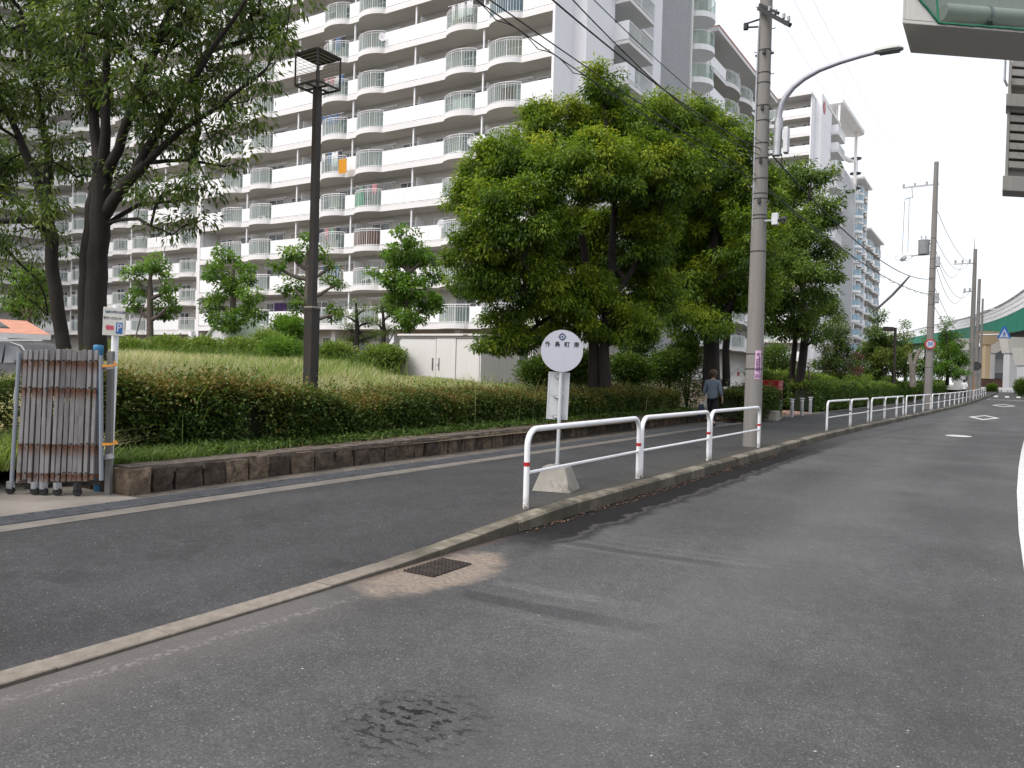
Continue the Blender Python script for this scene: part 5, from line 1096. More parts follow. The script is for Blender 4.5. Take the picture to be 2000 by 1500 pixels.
# washing and outdoor units on the balconies of the big block
_c = [MAT['whitecloth'], MAT['curtain_b'], plain('blue_laundry', (.10, .16, .30), .9, .2, 4), plain('grey_laundry', (.22, .22, .24), .9, .2, 4), plain('rose_laundry', (.48, .22, .24), .9, .2, 4), plain('dark_laundry', (.04, .045, .07), .9, .3, 4), plain('green_laundry', (.18, .28, .2), .9, .2, 4)]
_b = [(-25.2, -27.4), (-28.5, -30.7), (-36.1, -38.3), (-39.45, -41.6), (-47.1, -49.2), (-50.4, -52.5)]; rl = random.Random(9)
rown = ['first', 'second', 'third', 'fourth', 'fifth', 'sixth', 'seventh', 'eighth', 'ninth', 'tenth', 'eleventh']
for k, j, nm in ((8, 0, 'mixed'), (7, 1, 'pale'), (9, 1, 'grey'), (9, 3, 'pale'), (7, 3, 'dark'), (6, 3, 'mixed'), (5, 3, 'blue'), (8, 2, 'mixed'), (4, 3, 'pale'), (6, 5, 'pale'), (3, 2, 'grey'), (2, 3, 'mixed'), (1, 3, 'blue'), (8, 4, 'pale'), (5, 5, 'dark')):
    xa, xb = _b[j]; r = empty('hanging_laundry', (xa, 39.72, ZK(k)), 0, '%s laundry, %s balcony row from ground, %s bulge from end wall' % (nm, rown[k], rown[j]), 'laundry')
    mb = MB(); mb.bar((-.1, 0, 1.62), (xb - xa + .1, 0, 1.62), .03); mb.build('drying_pole', MAT['steel_light'], r); u = -.15
    while u > xb - xa + .35:
        w_ = rl.uniform(.22, .55); h_ = rl.uniform(.5, 1.05); mb = MB(); vs = []
        for i in range(5):
            for z in (1.62, 1.62 - h_ * rl.uniform(.92, 1)): o = .04 * sin(i * 2 + u * 5); vs += [(u - w_ * i / 4, o - .012, z), (u - w_ * i / 4, o + .012, z)]
        fs = []
        for i in range(4): q = 4 * i; fs += [(q, q + 4, q + 6, q + 2), (q + 1, q + 3, q + 7, q + 5), (q, q + 1, q + 5, q + 4), (q + 2, q + 6, q + 7, q + 3)]
        mb.add(vs, fs); mt = {'pale': _c[0], 'grey': _c[3], 'blue': _c[2], 'dark': _c[5]}.get(nm) if rl.random() < .6 else None; mb.build('garment', mt or rl.choice(_c), r); u -= w_ + rl.uniform(.05, .25)
for k, j in ((9, 0), (7, 0), (8, 1), (6, 1), (9, 2), (7, 2), (6, 2), (4, 1), (3, 3), (5, 4), (3, 4), (8, 5), (4, 5), (1, 2)):
    xa, xb = _b[j]; r = empty('air_conditioner', (xb + .5, 40.6, ZK(k) + .02), 0, 'cream outdoor unit, %s balcony row from ground, %s bulge from end wall' % (rown[k], rown[j]), 'air conditioner')
    MB().box((-.4, -.15, .05), (.4, .15, .62)).build('case', MAT['signcream'], r, bevel=.02); mb = MB(); disc(mb, facing((-.1, -.152, .33), 0, -1), .23, 0, .01, 18); mb.build('fan_grille', MAT['dark'], r)
# ================================================================ vegetation
def leaf_geo(C, m, rc, L, W, droop=.6, out=None, tint0=None, tv=.22, flat=1.0, g=rng):
    """m leaves round every clump centre; returns vertices, faces, tints"""
    n = len(C); N = n * m
    d0 = g.normal(size=(N, 3)); d0 /= np.linalg.norm(d0, axis=1)[:, None]
    rad = rc * g.random(N) ** .45; c = np.repeat(C, m, 0); P = c + d0 * rad[:, None] * np.array([1, 1, flat])
    dr = d0 * np.array([1, 1, .6]) + g.normal(size=(N, 3)) * .45; dr[:, 2] -= droop
    if out is not None: dr += np.repeat(out, m, 0) * .5
    dr /= np.linalg.norm(dr, axis=1)[:, None]
    upv = g.normal(size=(N, 3)) * .45 + np.array([0, 0, 1.0]); sd = np.cross(dr, upv); sd /= np.linalg.norm(sd, axis=1)[:, None] + 1e-9
    nn = np.cross(sd, dr); l = (L * (.7 + .6 * g.random(N)))[:, None]; w = (W * (.7 + .6 * g.random(N)))[:, None]
    V = np.empty((N, 4, 3)); V[:, 0] = P; V[:, 1] = P + dr * l * .45 + sd * w * .5 + nn * w * .12; V[:, 2] = P + dr * l - nn * l * .08; V[:, 3] = P + dr * l * .45 - sd * w * .5 + nn * w * .12
    F = np.arange(N * 4).reshape(N, 4)
    t = (np.repeat(tint0, m) if tint0 is not None else .45) + g.normal(size=N) * tv * .6
    return V.reshape(-1, 3), F, np.repeat(np.clip(t, 0, 1), 4)
def join(parts):
    V = []; F = []; T = []; k = 0
    for v, f, t in parts: V.append(v); F.append(f + k); T.append(t); k += len(v)
    return np.concatenate(V), np.concatenate(F), np.concatenate(T)
def grow(trunks, targets, step=.38, rt=.010, up_pen=.5, rmax=.10, seed=1, lift=.12):
    g = np.random.default_rng(seed); nodes = []; par = []; fixed = []; paths = []
    for pts, rad in trunks:
        pts = [np.array(p, float) for p in pts]; prev = -1
        for i in range(len(pts) - 1):
            k = max(1, int(np.linalg.norm(pts[i + 1] - pts[i]) / step))
            for j in range(k + (i == len(pts) - 2)): nodes.append(pts[i] + (pts[i + 1] - pts[i]) * j / k); par.append(prev); prev = len(nodes) - 1; fixed.append(rad[i] + (rad[i + 1] - rad[i]) * j / k)
    nf = len(nodes); base = nodes[0]
    arr = np.zeros((nf + 60 * len(targets), 3)); arr[:nf] = nodes; cnt = nf; depthr = np.zeros(len(arr)); depthr[:nf] = fixed
    for t in sorted([np.array(t) for t in targets], key=lambda t: np.linalg.norm(t - base)):
        A_ = arr[:cnt]; dv = t - A_; dist = np.linalg.norm(dv, axis=1); cost = dist + up_pen * np.maximum(0, A_[:, 2] - t[2] + .25 * dist) + .6 * np.maximum(0, .02 - depthr[:cnt]) * 10
        cost[(A_[:, 2] < base[2] + .9)] += 3; i = int(np.argmin(cost)); s = A_[i].copy(); L = dist[i]; k = max(2, int(L / step)); ctrl = (s + t) / 2 + np.array([0, 0, lift * L]) + g.normal(size=3) * .10 * L; idx = [i]
        for j in range(1, k + 1):
            q = j / k; p = (1 - q) ** 2 * s + 2 * q * (1 - q) * ctrl + q * q * t + g.normal(size=3) * .018 * (j < k)
            arr[cnt] = p; par.append(idx[-1]); depthr[cnt] = max(.004, depthr[i] * .6 * (1 - .4 * q)); idx.append(cnt); cnt += 1
        paths.append(idx)
    wgt = np.zeros(cnt); 
    for idx in paths: wgt[idx[-1]] += 1
    for i in range(cnt - 1, -1, -1):
        if par[i] >= 0: wgt[par[i]] += wgt[i]
    R = np.minimum(rt * np.maximum(wgt, 1) ** .5, rmax); mb = MB()
    for pts, rad in trunks:
        pts = [Vector(p) for p in pts]; P = []; Rr = []
        for i in range(len(pts) - 1):
            for j in range(4): P.append(pts[i].lerp(pts[i + 1], j / 4)); Rr.append(rad[i] + (rad[i + 1] - rad[i]) * j / 4)
        P.append(pts[-1]); Rr.append(rad[-1]); P = [p + Vector((sin(i * 1.3), cos(i * 1.7), 0)) * .012 for i, p in enumerate(P)]
        mb.tube(P, Rr, 10)
    for idx in paths:
        r = [max(R[j], rt * .7) for j in idx]; r[0] = min(r[1] * 1.2, fixed[idx[0]] if idx[0] < nf else r[1] * 1.1); mb.tube([arr[j] for j in idx], r, 5, cap=False)
    return mb
def lobes_px(L, dep, vary=1.0, seed=0, shrink=0):
    g = np.random.default_rng(seed); out = []
    for l in L:
        px, py, rx, ry = l[:4]; rx = max(rx - shrink, rx * .6); ry = max(ry - shrink, ry * .6); dd = dep + (l[4] if len(l) > 4 else g.uniform(-1, 1) * vary); c = D(px, py, dd); s = dd / FPX
        out.append((c, np.array([rx * s, rx * s * (.85 if len(l) < 6 else l[5]), ry * s])))
    return out
def fill(lobes, dens, shell=.55, seed=0):
    """clump centres spread through the outer part of each lobe, dens per cubic metre of lobe box"""
    g = np.random.default_rng(seed); C = []; O = []
    for c, r in lobes:
        n = max(4, int(dens * 4.2 * r[0] * r[1] * r[2])) if dens > 0 else int(-dens)
        d = g.normal(size=(n, 3)); d /= np.linalg.norm(d, axis=1)[:, None]; q = shell + (1.04 - shell) * g.random(n) ** .7
        d2 = d * (1 + .12 * np.sin(d[:, [1]] * 9 + d[:, [0]] * 7)); C.append(c + d2 * r * q[:, None]); O.append(d)
    return np.concatenate(C), np.concatenate(O)
def fill_sub(lobes, gap, rs, nc, seed=0, low=-.75):
    g = np.random.default_rng(seed); C = []; O = []; T = []
    for li, (c, r) in enumerate(lobes):
        rm = r.mean(); k = max(3, int(9.5 * (rm / gap) ** 2)); i = np.arange(k) + .5; ph = np.arccos(1 - 2 * i / k); th = pi * (1 + 5 ** .5) * i + g.uniform(0, 6)
        d = np.stack([np.cos(th) * np.sin(ph), np.sin(th) * np.sin(ph), np.cos(ph)], 1) + g.normal(size=(k, 3)) * .16; d /= np.linalg.norm(d, axis=1)[:, None]
        P = c + d * r * (.80 + .22 * g.random(k))[:, None]
        ok = d[:, 2] > low
        for lj, (c2, r2) in enumerate(lobes):
            if lj != li: ok &= (((P - c2) / (r2 * .78)) ** 2).sum(1) > 1
        for p, dd in zip(P[ok], d[ok]):
            s = rs * g.uniform(.75, 1.3); q = g.normal(size=(nc, 3)); q /= np.linalg.norm(q, axis=1)[:, None]; q[:, 2] = np.where(q[:, 2] < -.2, q[:, 2] * .5, q[:, 2]); rr = g.random(nc) ** .4
            C.append(p + q * rr[:, None] * np.array([s, s, s * .80])); o = q * .6 + dd; O.append(o / np.linalg.norm(o, axis=1)[:, None]); T.append(np.full(nc, g.normal() * .09))
    return np.concatenate(C), np.concatenate(O), np.concatenate(T)
def tree(name, label, cat, group, trunks, lobes, dens, m, rc, L, W, mat, bark='bark', droop=.6, seed=1, twigs=120, shell=.55, rt=.010, top_tint=.0, tint=.4, parts=('trunk', 'foliage'), cut=None, tw=None, sub=None):
    base = Vector(map(float, trunks[0][0][0])); root = empty(name, base, 0, label, cat, group); g = np.random.default_rng(seed + 5)
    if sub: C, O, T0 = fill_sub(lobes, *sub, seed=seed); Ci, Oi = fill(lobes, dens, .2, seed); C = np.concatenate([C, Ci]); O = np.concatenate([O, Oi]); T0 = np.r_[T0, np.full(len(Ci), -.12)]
    else: C, O = fill(lobes, dens, shell, seed); T0 = np.zeros(len(C))
    if cut is not None: k = cut(C); C = C[k]; O = O[k]; T0 = T0[k]
    sel = g.permutation(len(C))[:twigs]; mb = grow(trunks, C[sel], seed=seed, rt=rt); mb.xform(Matrix.Translation(-base)); mb.build(parts[0], MAT[bark], root, smooth=True)
    t0 = np.clip(tint + T0 + g.normal(size=len(C)) * .13 + top_tint * (O[:, 2] * .5 + .2), 0, 1)  # upward-facing clumps sit higher on the leaf colour ramp, downward-facing ones lower
    V, F, T = leaf_geo(C - np.array(base), m, rc, L, W, droop, O, t0, .26, .75, g); np_mesh(parts[1], V, F, LEAF[mat], T, root); return root
def TP(L, dep): return [D(px, py, dep + (d[0] if d else 0)) for px, py, *d in L]
# ---- the big dark tree group on the left
dp = 14.0; s_ = dp / FPX
def limb(pts, r): return ([D(a, b, dp + (c[0] if c else 0)) for a, b, *c in pts], r)
T1 = [limb([(186, 705), (187, 600), (190, 520), (195, 440), (198, 370), (200, 330)], [.20, .18, .172, .168, .17, .165]), limb([(172, 705, .1), (168, 600, .1), (170, 520, .1), (180, 420, .1), (190, 360)], [.15, .14, .13, .125, .13]),
      limb([(200, 350), (188, 280, .2), (180, 190, .3), (160, 80, .4), (140, -40, .5)], [.12, .095, .075, .055, .04]), limb([(201, 345), (206, 260, -.2), (208, 150, -.2), (214, 20, -.3), (218, -80, -.3)], [.11, .085, .065, .05, .035]),
      limb([(203, 350), (232, 290, -.3), (262, 190, -.5), (310, 80, -.8), (345, -20, -1)], [.10, .085, .07, .055, .04]), limb([(203, 420), (240, 365, -.2), (285, 318, -.3)], [.11, .10, .085]),
      limb([(255, 345, -.2), (330, 220, -.5), (400, 120, -.8), (480, 0, -1.1)], [.075, .06, .045, .03]), limb([(285, 318, -.3), (350, 258, -.5), (430, 205, -.8), (520, 135, -1)], [.06, .048, .036, .025]), limb([(285, 318, .1), (360, 312, .3), (440, 325, .5)], [.04, .03, .02]), limb([(205, 440, .2), (270, 400, .5), (370, 390, .8)], [.05, .035, .02])]
lob1 = lobes_px([(200, 40, 110, 60), (350, 35, 110, 60), (480, 40, 90, 50), (590, 8, 45, 20, -1.2), (180, 170, 90, 60), (300, 160, 100, 70), (420, 160, 95, 60), (515, 140, 50, 40, -1), (548, 80, 40, 32, -1.2), (330, 270, 85, 55), (440, 255, 60, 45), (500, 215, 32, 28, -1), (470, 300, 40, 28), (400, 350, 70, 38), (300, 380, 60, 38), (395, 425, 48, 30), (330, 445, 40, 22), (250, 330, 60, 45), (130, 300, 60, 60), (520, 60, 60, 40), (280, -70, 160, 60), (450, -70, 120, 50), (120, 80, 90, 80)], dp, 1.4, 3)
tree('evergreen_tree', 'big dark evergreen with forked trunk spreading branches over the left of the view', 'tree', 'large trees by the driveway', T1, lob1, 27.0, 34, .27, .135, .042, 'oak', droop=.75, seed=11, twigs=260, shell=.25, rt=.0085, tint=.48, top_tint=.12)
T2 = [limb([(130, 705, .6), (118, 640, .6), (104, 540, .6), (98, 450, .6), (90, 400, .6)], [.13, .122, .115, .11, .10]), limb([(98, 450, .6), (60, 430, .3), (0, 432, .1), (-60, 440, 0)], [.085, .065, .05, .04]), limb([(94, 420, .6), (70, 345, .8), (25, 240, 1), (-30, 120, 1)], [.10, .08, .06, .04]), limb([(92, 410, .6), (95, 300, .8), (70, 170, .8), (40, 20, .8)], [.09, .07, .05, .03]), limb([(98, 470, .6), (40, 395, .9), (-40, 360, 1)], [.06, .045, .03])]
lob2 = lobes_px([(50, 60, 90, 70), (55, 180, 85, 70), (40, 300, 75, 60), (60, 415, 75, 45), (20, 470, 55, 35), (-60, 150, 100, 100), (-60, 350, 90, 80), (100, 380, 40, 40), (25, 545, 45, 40, 2), (75, 590, 40, 35, 2.5), (120, 470, 35, 30), (20, -60, 120, 60), (70, 520, 40, 26, 1.5)], dp + .6, 1.4, 4)
tree('evergreen_tree', 'dark leaning evergreen at the left edge, nearest the parked car', 'tree', 'large trees by the driveway', T2, lob2, 25.0, 34, .27, .135, .042, 'oak', droop=.75, seed=12, twigs=150, shell=.25, rt=.0085, tint=.46, top_tint=.10)
# ---- the rounded bright tree in the middle
dc = 20.0
lob = lobes_px([(1174, 165, 30, 40, 0), (1078, 250, 70, 52), (1190, 255, 85, 62), (1306, 248, 80, 58), (990, 325, 78, 55), (1130, 340, 105, 75), (1265, 345, 105, 85), (928, 388, 46, 50), (1010, 430, 105, 85), (930, 505, 52, 62), (1100, 480, 105, 85), (1225, 460, 90, 80), (1000, 560, 100, 72), (1120, 585, 85, 55), (968, 640, 38, 34, -.6), (1235, 575, 85, 62), (1045, 655, 52, 30), (905, 560, 30, 34), (1130, 645, 52, 30), (1225, 640, 66, 36), (985, 668, 42, 26, -.8)], dc, 2.0, 5, 9)
TC = [([D(1160, 755, dc), D(1160, 690, dc), D(1158, 620, dc), D(1150, 540, dc), D(1135, 460, dc)], [.16, .14, .125, .11, .085]), ([D(1182, 755, dc - .2), D(1180, 680, dc - .2), D(1186, 600, dc - .2), D(1196, 500, dc), D(1200, 400, dc), D(1188, 280, dc), D(1176, 170, dc)], [.15, .13, .12, .10, .08, .05, .02]), ([D(1186, 600, dc), D(1240, 520, dc + .3), D(1300, 420, dc + .5)], [.08, .06, .035]), ([D(1155, 590, dc), D(1090, 520, dc - .5), D(1010, 450, dc - 1)], [.08, .055, .035])]
gapc = lambda C: np.array([not (1140 < P_[0] < 1215 and 395 < P_[1] < 505 and P_[2] < 20.6) for P_ in [(1000 + FPX * (v @ CR) / (v @ CF), 750 - FPX * (v @ CU) / (v @ CF), v @ CF) for v in (C - np.array([0, 0, EYE]))]])
tree('camphor_tree', 'large rounded bright green tree standing right of the storage shed', 'tree', 'broad trees along the pavement', TC, lob, 14, 58, .22, .108, .040, 'camphor', droop=.8, seed=21, twigs=220, shell=.50, tint=.44, top_tint=.30, cut=gapc, sub=(.62, .42, 17))
d2 = 26.0
lob = lobes_px([(1385, 268, 62, 42), (1440, 285, 50, 42), (1345, 345, 90, 75), (1440, 385, 70, 75), (1400, 475, 105, 85), (1330, 560, 85, 65), (1440, 570, 75, 70), (1375, 635, 55, 28), (1300, 470, 70, 70), (1465, 480, 50, 70), (1300, 610, 50, 30)], d2, 2.2, 6, 7)
TC = [([D(1388, 765, d2), D(1390, 690, d2), D(1388, 620, d2), D(1392, 520, d2), D(1396, 400, d2), D(1392, 290, d2)], [.30, .26, .24, .16, .10, .03]), ([D(1390, 660, d2), D(1350, 620, d2 - .4), D(1290, 580, d2 - .6)], [.11, .08, .04]), ([D(1392, 640, d2), D(1430, 590, d2), D(1460, 520, d2)], [.13, .09, .05]), ([D(1418, 755, d2 + .8), D(1418, 680, d2 + .8), D(1425, 600, d2 + .8), D(1450, 480, d2)], [.14, .12, .10, .06])]
tree('camphor_tree', 'tall yellow green tree behind the walking woman and the near utility pole', 'tree', 'broad trees along the pavement', TC, lob, 6, 54, .29, .135, .049, 'camphor', droop=.75, seed=22, twigs=150, shell=.5, tint=.40, top_tint=.32, sub=(.85, .58, 17))
d3 = 35.0
lob = lobes_px([(1584, 345, 36, 24), (1530, 345, 40, 35), (1535, 400, 50, 45), (1605, 415, 30, 30), (1565, 470, 62, 58), (1606, 530, 42, 38), (1545, 560, 65, 55), (1595, 600, 42, 36), (1520, 480, 50, 60), (1500, 420, 40, 50), (1560, 640, 48, 28), (1500, 610, 40, 50), (1500, 540, 50, 50)], d3, 2.5, 7, 8)
TC = [([D(1564, 797, d3), D(1563, 740, d3), D(1572, 660, d3), D(1568, 560, d3), D(1572, 440, d3), D(1585, 350, d3)], [.24, .20, .17, .13, .08, .03]), ([D(1545, 780, d3 + .5), D(1548, 720, d3 + .5), D(1555, 640, d3 + .4), D(1530, 540, d3)], [.15, .13, .11, .06])]
tree('zelkova_tree', 'tall mid green tree rising behind the steel bollards', 'tree', 'broad trees along the pavement', TC, lob, 3, 44, .32, .18, .072, 'mid', droop=.55, seed=23, twigs=140, shell=.5, tint=.46, top_tint=.28, sub=(1.05, .66, 15))
# ---- clipped street trees in front of the block
def street(i, px, base, lob, label, dep=38, bark='bark_light'):
    lo = lobes_px(lob, dep, .8, 30 + i); top = min(l[1] for l in lob)
    tr = [([D(px, base + 12, dep), D(px, (base * 2 + top) / 3, dep), D(px + 1, (base + 2 * top) / 3, dep), D(px, top + 10, dep)], [.17, .15, .12, .06])]
    for l in lob[1:]: b_ = min(base - 20, l[1] + 28); tr.append(([D(px, b_, dep), D((px + l[0]) / 2, b_ - 8, dep), D(l[0], l[1] + 4, dep)], [.12, .09, .05]))
    tree('clipped_street_tree', label, 'tree', 'clipped trees before the apartment block', tr, lo, 17, 40, .26, .20, .09, 'fresh', bark, droop=.35, seed=40 + i, twigs=50, shell=.2, tint=.45, top_tint=.35)
street(0, 293, 655, [(300, 518, 34, 18), (262, 540, 22, 16), (330, 556, 22, 18), (262, 592, 24, 22), (325, 598, 28, 24), (285, 560, 20, 14)], 'clipped tree with bare lower trunk just right of the parking sign')
street(1, 455, 655, [(440, 500, 28, 18), (418, 530, 26, 20), (482, 532, 26, 20), (455, 560, 34, 18), (425, 590, 28, 22), (495, 580, 24, 22), (440, 625, 30, 22), (490, 615, 30, 20), (412, 615, 20, 16)], 'clipped tree in front of the pale green gabled porch')
street(2, 600, 650, [(600, 470, 16, 22), (570, 498, 28, 16), (540, 518, 18, 12), (630, 495, 22, 14), (645, 518, 18, 12), (575, 560, 26, 20), (650, 555, 22, 16), (590, 590, 24, 20), (652, 610, 22, 20), (562, 630, 22, 16)], 'clipped tree half hidden behind the brown park lamp post')
street(3, 795, 648, [(795, 462, 28, 24), (775, 498, 36, 24), (822, 505, 34, 28), (760, 545, 30, 24), (845, 535, 26, 16), (800, 560, 42, 28), (770, 595, 34, 24), (836, 592, 38, 22), (800, 620, 40, 18), (735, 530, 18, 12)], 'dense clipped tree rising behind the roof of the storage shed')
street(4, 55, 660, [(60, 545, 40, 28), (40, 595, 35, 26), (85, 585, 30, 24)], 'clipped tree at the left edge beyond the orange roofed house', 44)
def pine(i, px, base, pads, label, dep):
    lo = lobes_px(pads, dep, .5, 60 + i); tr = [([D(px, base, dep), D(px + 3, (base + pads[0][1]) / 2, dep), D(px, pads[0][1], dep)], [.13, .10, .04])]
    for l in pads[1:]: tr.append(([D(px + 1, l[1] + 14, dep), D((px + l[0]) / 2, l[1] + 6, dep), D(l[0], l[1] + 2, dep)], [.05, .04, .025]))
    tree('pruned_pine', label, 'tree', 'cloud pruned pines', tr, lo, 90, 34, .18, .12, .024, 'mid', droop=-.2, seed=65 + i, twigs=40, shell=.1, tint=.42, top_tint=.3)
pine(0, 695, 690, [(690, 592, 16, 7), (712, 604, 16, 7), (676, 616, 26, 7), (718, 628, 22, 8), (680, 640, 24, 8), (735, 655, 24, 8), (695, 664, 34, 9)], 'cloud pruned pine between the park lamp post and the shed', 33)
pine(1, 747, 690, [(745, 600, 18, 7), (762, 615, 16, 6), (738, 632, 18, 7), (760, 645, 20, 7)], 'thin pruned pine close to the left side of the storage shed', 35)
# ---- trees along the far pavement
def far_tree(i, px, base, lob, label, dep, mat, bark='bark', dens=1.4, L=.2, W=.075, name='garden_tree', tint=.45, trunk=.14):
    lo = lobes_px(lob, dep, 1.0, 80 + i); top = min(l[1] for l in lob); tr = [([D(px, base, dep), D(px, (base + top) / 2, dep), D(lob[0][0], top, dep)], [trunk, trunk * .7, .03])]
    tree(name, label, 'tree', 'small trees beyond the right hedge', tr, lo, dens * 10, 44, .32, L, W, mat, bark, droop=.3, seed=85 + i, twigs=45, shell=.25, tint=tint, top_tint=.3)
far_tree(0, 1632, 760, [(1640, 612, 16, 22), (1638, 645, 30, 22), (1632, 680, 34, 24), (1625, 712, 40, 20)], 'dark conical tree in front of the far tower\'s foot', 45, 'oak')
far_tree(1, 1712, 752, [(1715, 622, 14, 24), (1712, 655, 24, 24), (1700, 690, 30, 26), (1725, 690, 26, 30), (1705, 720, 34, 18)], 'narrow upright tree left of the dark park lamp', 55, 'mid')
far_tree(2, 1745, 748, [(1740, 668, 30, 18), (1762, 690, 32, 22), (1735, 700, 32, 24), (1760, 720, 30, 14)], 'low olive tree just under the dark park lamp head', 54, 'oak', tint=.6)
far_tree(3, 1768, 745, [(1766, 650, 10, 26), (1774, 660, 9, 16), (1762, 685, 16, 16)], 'spiky pale tree right of the dark park lamp', 62, 'bush')
far_tree(4, 1850, 752, [(1848, 640, 14, 20), (1856, 665, 24, 20), (1846, 690, 30, 24), (1868, 700, 22, 26), (1850, 722, 34, 18)], 'leafy tree right of the speed limit sign', 60, 'fresh', tint=.35)
far_tree(5, 1808, 750, [(1806, 668, 12, 16), (1806, 700, 20, 28), (1800, 728, 24, 16)], 'bright bushy tree behind the second utility pole', 57, 'fresh', tint=.4)
far_tree(6, 1660, 742, [(1664, 708, 18, 16), (1668, 725, 18, 10)], 'reddish leaved shrub beside the dark conical tree', 50, 'red')
stp = D(1783, 745, 50); stm = empty('pruned_stump', stp, 0, 'bare pale tree stump forked into two cut limbs', 'tree stump')
mb = MB(); q = lambda a, b: D(a, b, 50) - stp
mb.tube([q(1783, 755), q(1782, 720), q(1777, 702), q(1776, 690)], [.20, .17, .12, .07], 10); mb.tube([q(1783, 722), q(1788, 703), q(1797, 681)], [.14, .12, .10], 10); mb.build('trunk', plain('pale_stump', (.17, .15, .13), .95, .3, 4, bump=.5), stm, smooth=True)
# stakes beside the young trees
for i, (ax, ay, bx_, by_, dd) in enumerate(((262, 655, 281, 595, 37), (835 - 90, 680, 775, 640, 36), (1470 + 120, 780, 1578, 715, 36))):
    o = MB().tube([D(ax, ay + 15, dd), D(bx_, by_, dd)], .035, 6).build('support_stake', MAT['bark_light']); tag(o, ('slanted wooden stake propping the bare trunk clipped tree', 'slanted dark stake propping the tree behind the shed', 'slanted stake by the tall tree at the bollards')[i], 'stake', 'tree stakes')
# ---- hedges
def hedge(name, label, path, width, h, n, L, W, mat='hedge', seed=0, brown=.35, lump=.09, z0f=None, group='clipped hedges', wob=.0, hs=lambda s: 1.0):
    g = np.random.default_rng(seed); path = np.array(path, float); seg = np.diff(path, axis=0); ln = np.hypot(seg[:, 0], seg[:, 1]); cum = np.r_[0, np.cumsum(ln)]; tot = cum[-1]
    b = path[0]; zb = zgf(*b); root = empty(name, (b[0], b[1], zb), 0, label, 'hedge', group); Rt = np.array(root.location)
    def at(s):
        i = np.clip(np.searchsorted(cum, s, 'right') - 1, 0, len(seg) - 1); q = (s - cum[i]) / ln[i]; c = path[i] + seg[i] * q[:, None]; nn = np.stack([-seg[i][:, 1], seg[i][:, 0]], 1) / ln[i][:, None]; return c, nn
    s = tot * g.random(n) ** 1.0
    # nearer to the viewer = denser
    c, nn = at(s); dist = np.hypot(c[:, 0], c[:, 1]); keep = g.random(n) < np.clip((dist.min() / dist) ** .9, .15, 1); s = s[keep]; c = c[keep]; nn = nn[keep]; dist = dist[keep]; N = len(s)
    fx = lambda s, k: np.sin(s * 1.9 + k) * .5 + np.sin(s * 4.3 + 2 * k) * .3 + np.sin(s * .7 + k * 3) * .5
    top = g.random(N) < width / (width + h * 1.25); side = g.random(N) < .62; u = g.uniform(-1, 1, N); v = g.random(N) ** .8; dpt = g.random(N) ** 2 * .22
    hh = h * hs(s) * (1 + lump * fx(s, seed)); wl = width / 2 * (1 + lump * fx(s + 9, seed + 1)) * (1 - .12 * np.maximum(0, v - .75) / .25 * ~top)
    off = np.where(top, u * wl, np.where(side, -1, 1) * (wl - dpt)); zz = np.where(top, hh - dpt * .8 - .10 * np.abs(u) ** 4, v * hh)
    ends = np.minimum(s, tot - s); xy = c + nn * off[:, None]; zg_ = zg(xy[:, 0], xy[:, 1]) if z0f is None else z0f(xy[:, 0], xy[:, 1])
    P = np.stack([xy[:, 0], xy[:, 1], zg_ + zz], 1) + g.normal(size=(N, 3)) * (.04 + .07 * (g.random((N, 1)) < .18))
    br = np.clip((zz / hh - .72) / .28, 0, 1) * brown * (.6 + .8 * (np.sin(s * 2.3 + off * 3) > -.2)); sc = (dist / dist.min()) ** .45
    t0 = np.clip(.38 + br + g.normal(size=N) * .1 + .08 * np.sin(s * 3.1), 0, 1)
    o3 = np.stack([nn[:, 0] * np.sign(off), nn[:, 1] * np.sign(off), np.where(top, 1., .2)], 1)
    parts = []
    for lo, hi in ((0, 1.25), (1.25, 1.6), (1.6, 9)):
        k = (sc >= lo) & (sc < hi)
        if k.any(): f = sc[k].mean(); parts.append(leaf_geo(P[k] - Rt, 3, .035 * f, L * f, W * f, .1, o3[k], t0[k], .3, 1., g))
    V, F, T = join(parts); np_mesh('foliage', V, F, LEAF[mat], T, root)
    # twiggy inside
    mb = MB(); ss = np.linspace(.12, tot - .12, max(4, int(tot / .5))); cc, n2 = at(ss); k = len(ss); vs = []; fs = []
    for i in range(k):
        for o_, z_ in ((-1, 0.02), (-1, .80), (1, .80), (1, .02)): xy_ = cc[i] + n2[i] * o_ * (width / 2 - .30); vs.append((xy_[0] - Rt[0], xy_[1] - Rt[1], (zgf(*xy_) if z0f is None else float(z0f(xy_[0], xy_[1]))) - Rt[2] + z_ * h * .92))
    for i in range(k - 1): fs += [(4 * i + j, 4 * i + (j + 1) % 4, 4 * i + 4 + (j + 1) % 4, 4 * i + 4 + j) for j in range(4)]
    fs += [(3, 2, 1, 0), tuple(4 * (k - 1) + j for j in range(4))]; mb.add(vs, fs); mb.build('twigs', plain('hedge_twigs', (.016, .024, .010), .95, .5, 8), root); return root
hedge('hedge', 'long dark clipped hedge with browning top above the stone wall', [(-9.95, 5.2), (-9.75, 6.3), (-9.42, 7.3), (-9.5, 9), (-9.6, 14), (-9.65, 24.3)], 1.55, .64, 120000, .052, .028, seed=3, brown=.50, lump=.13, hs=lambda s: 1 + .50 * sst(5.2, .8, s))
hedge('hedge', 'short dark hedge beside the bollards in front of the red bin', [(-7.35, 24.6), (-6.98, 27.9)], 1.1, .88, 11000, .075, .04, seed=4, brown=.1, z0f=lambda x, y: .20 + 0 * x)
zflat = lambda x, y: .14 + rz(y) + 0 * x
hedge('hedge', 'long green hedge lining the far pavement beyond the bollards', [(wi(y) - .95, y) for y in (36, 45, 55, 65, 78, 92)], 1.3, 1.22, 30000, .11, .055, 'mid', 5, .25, z0f=zflat)
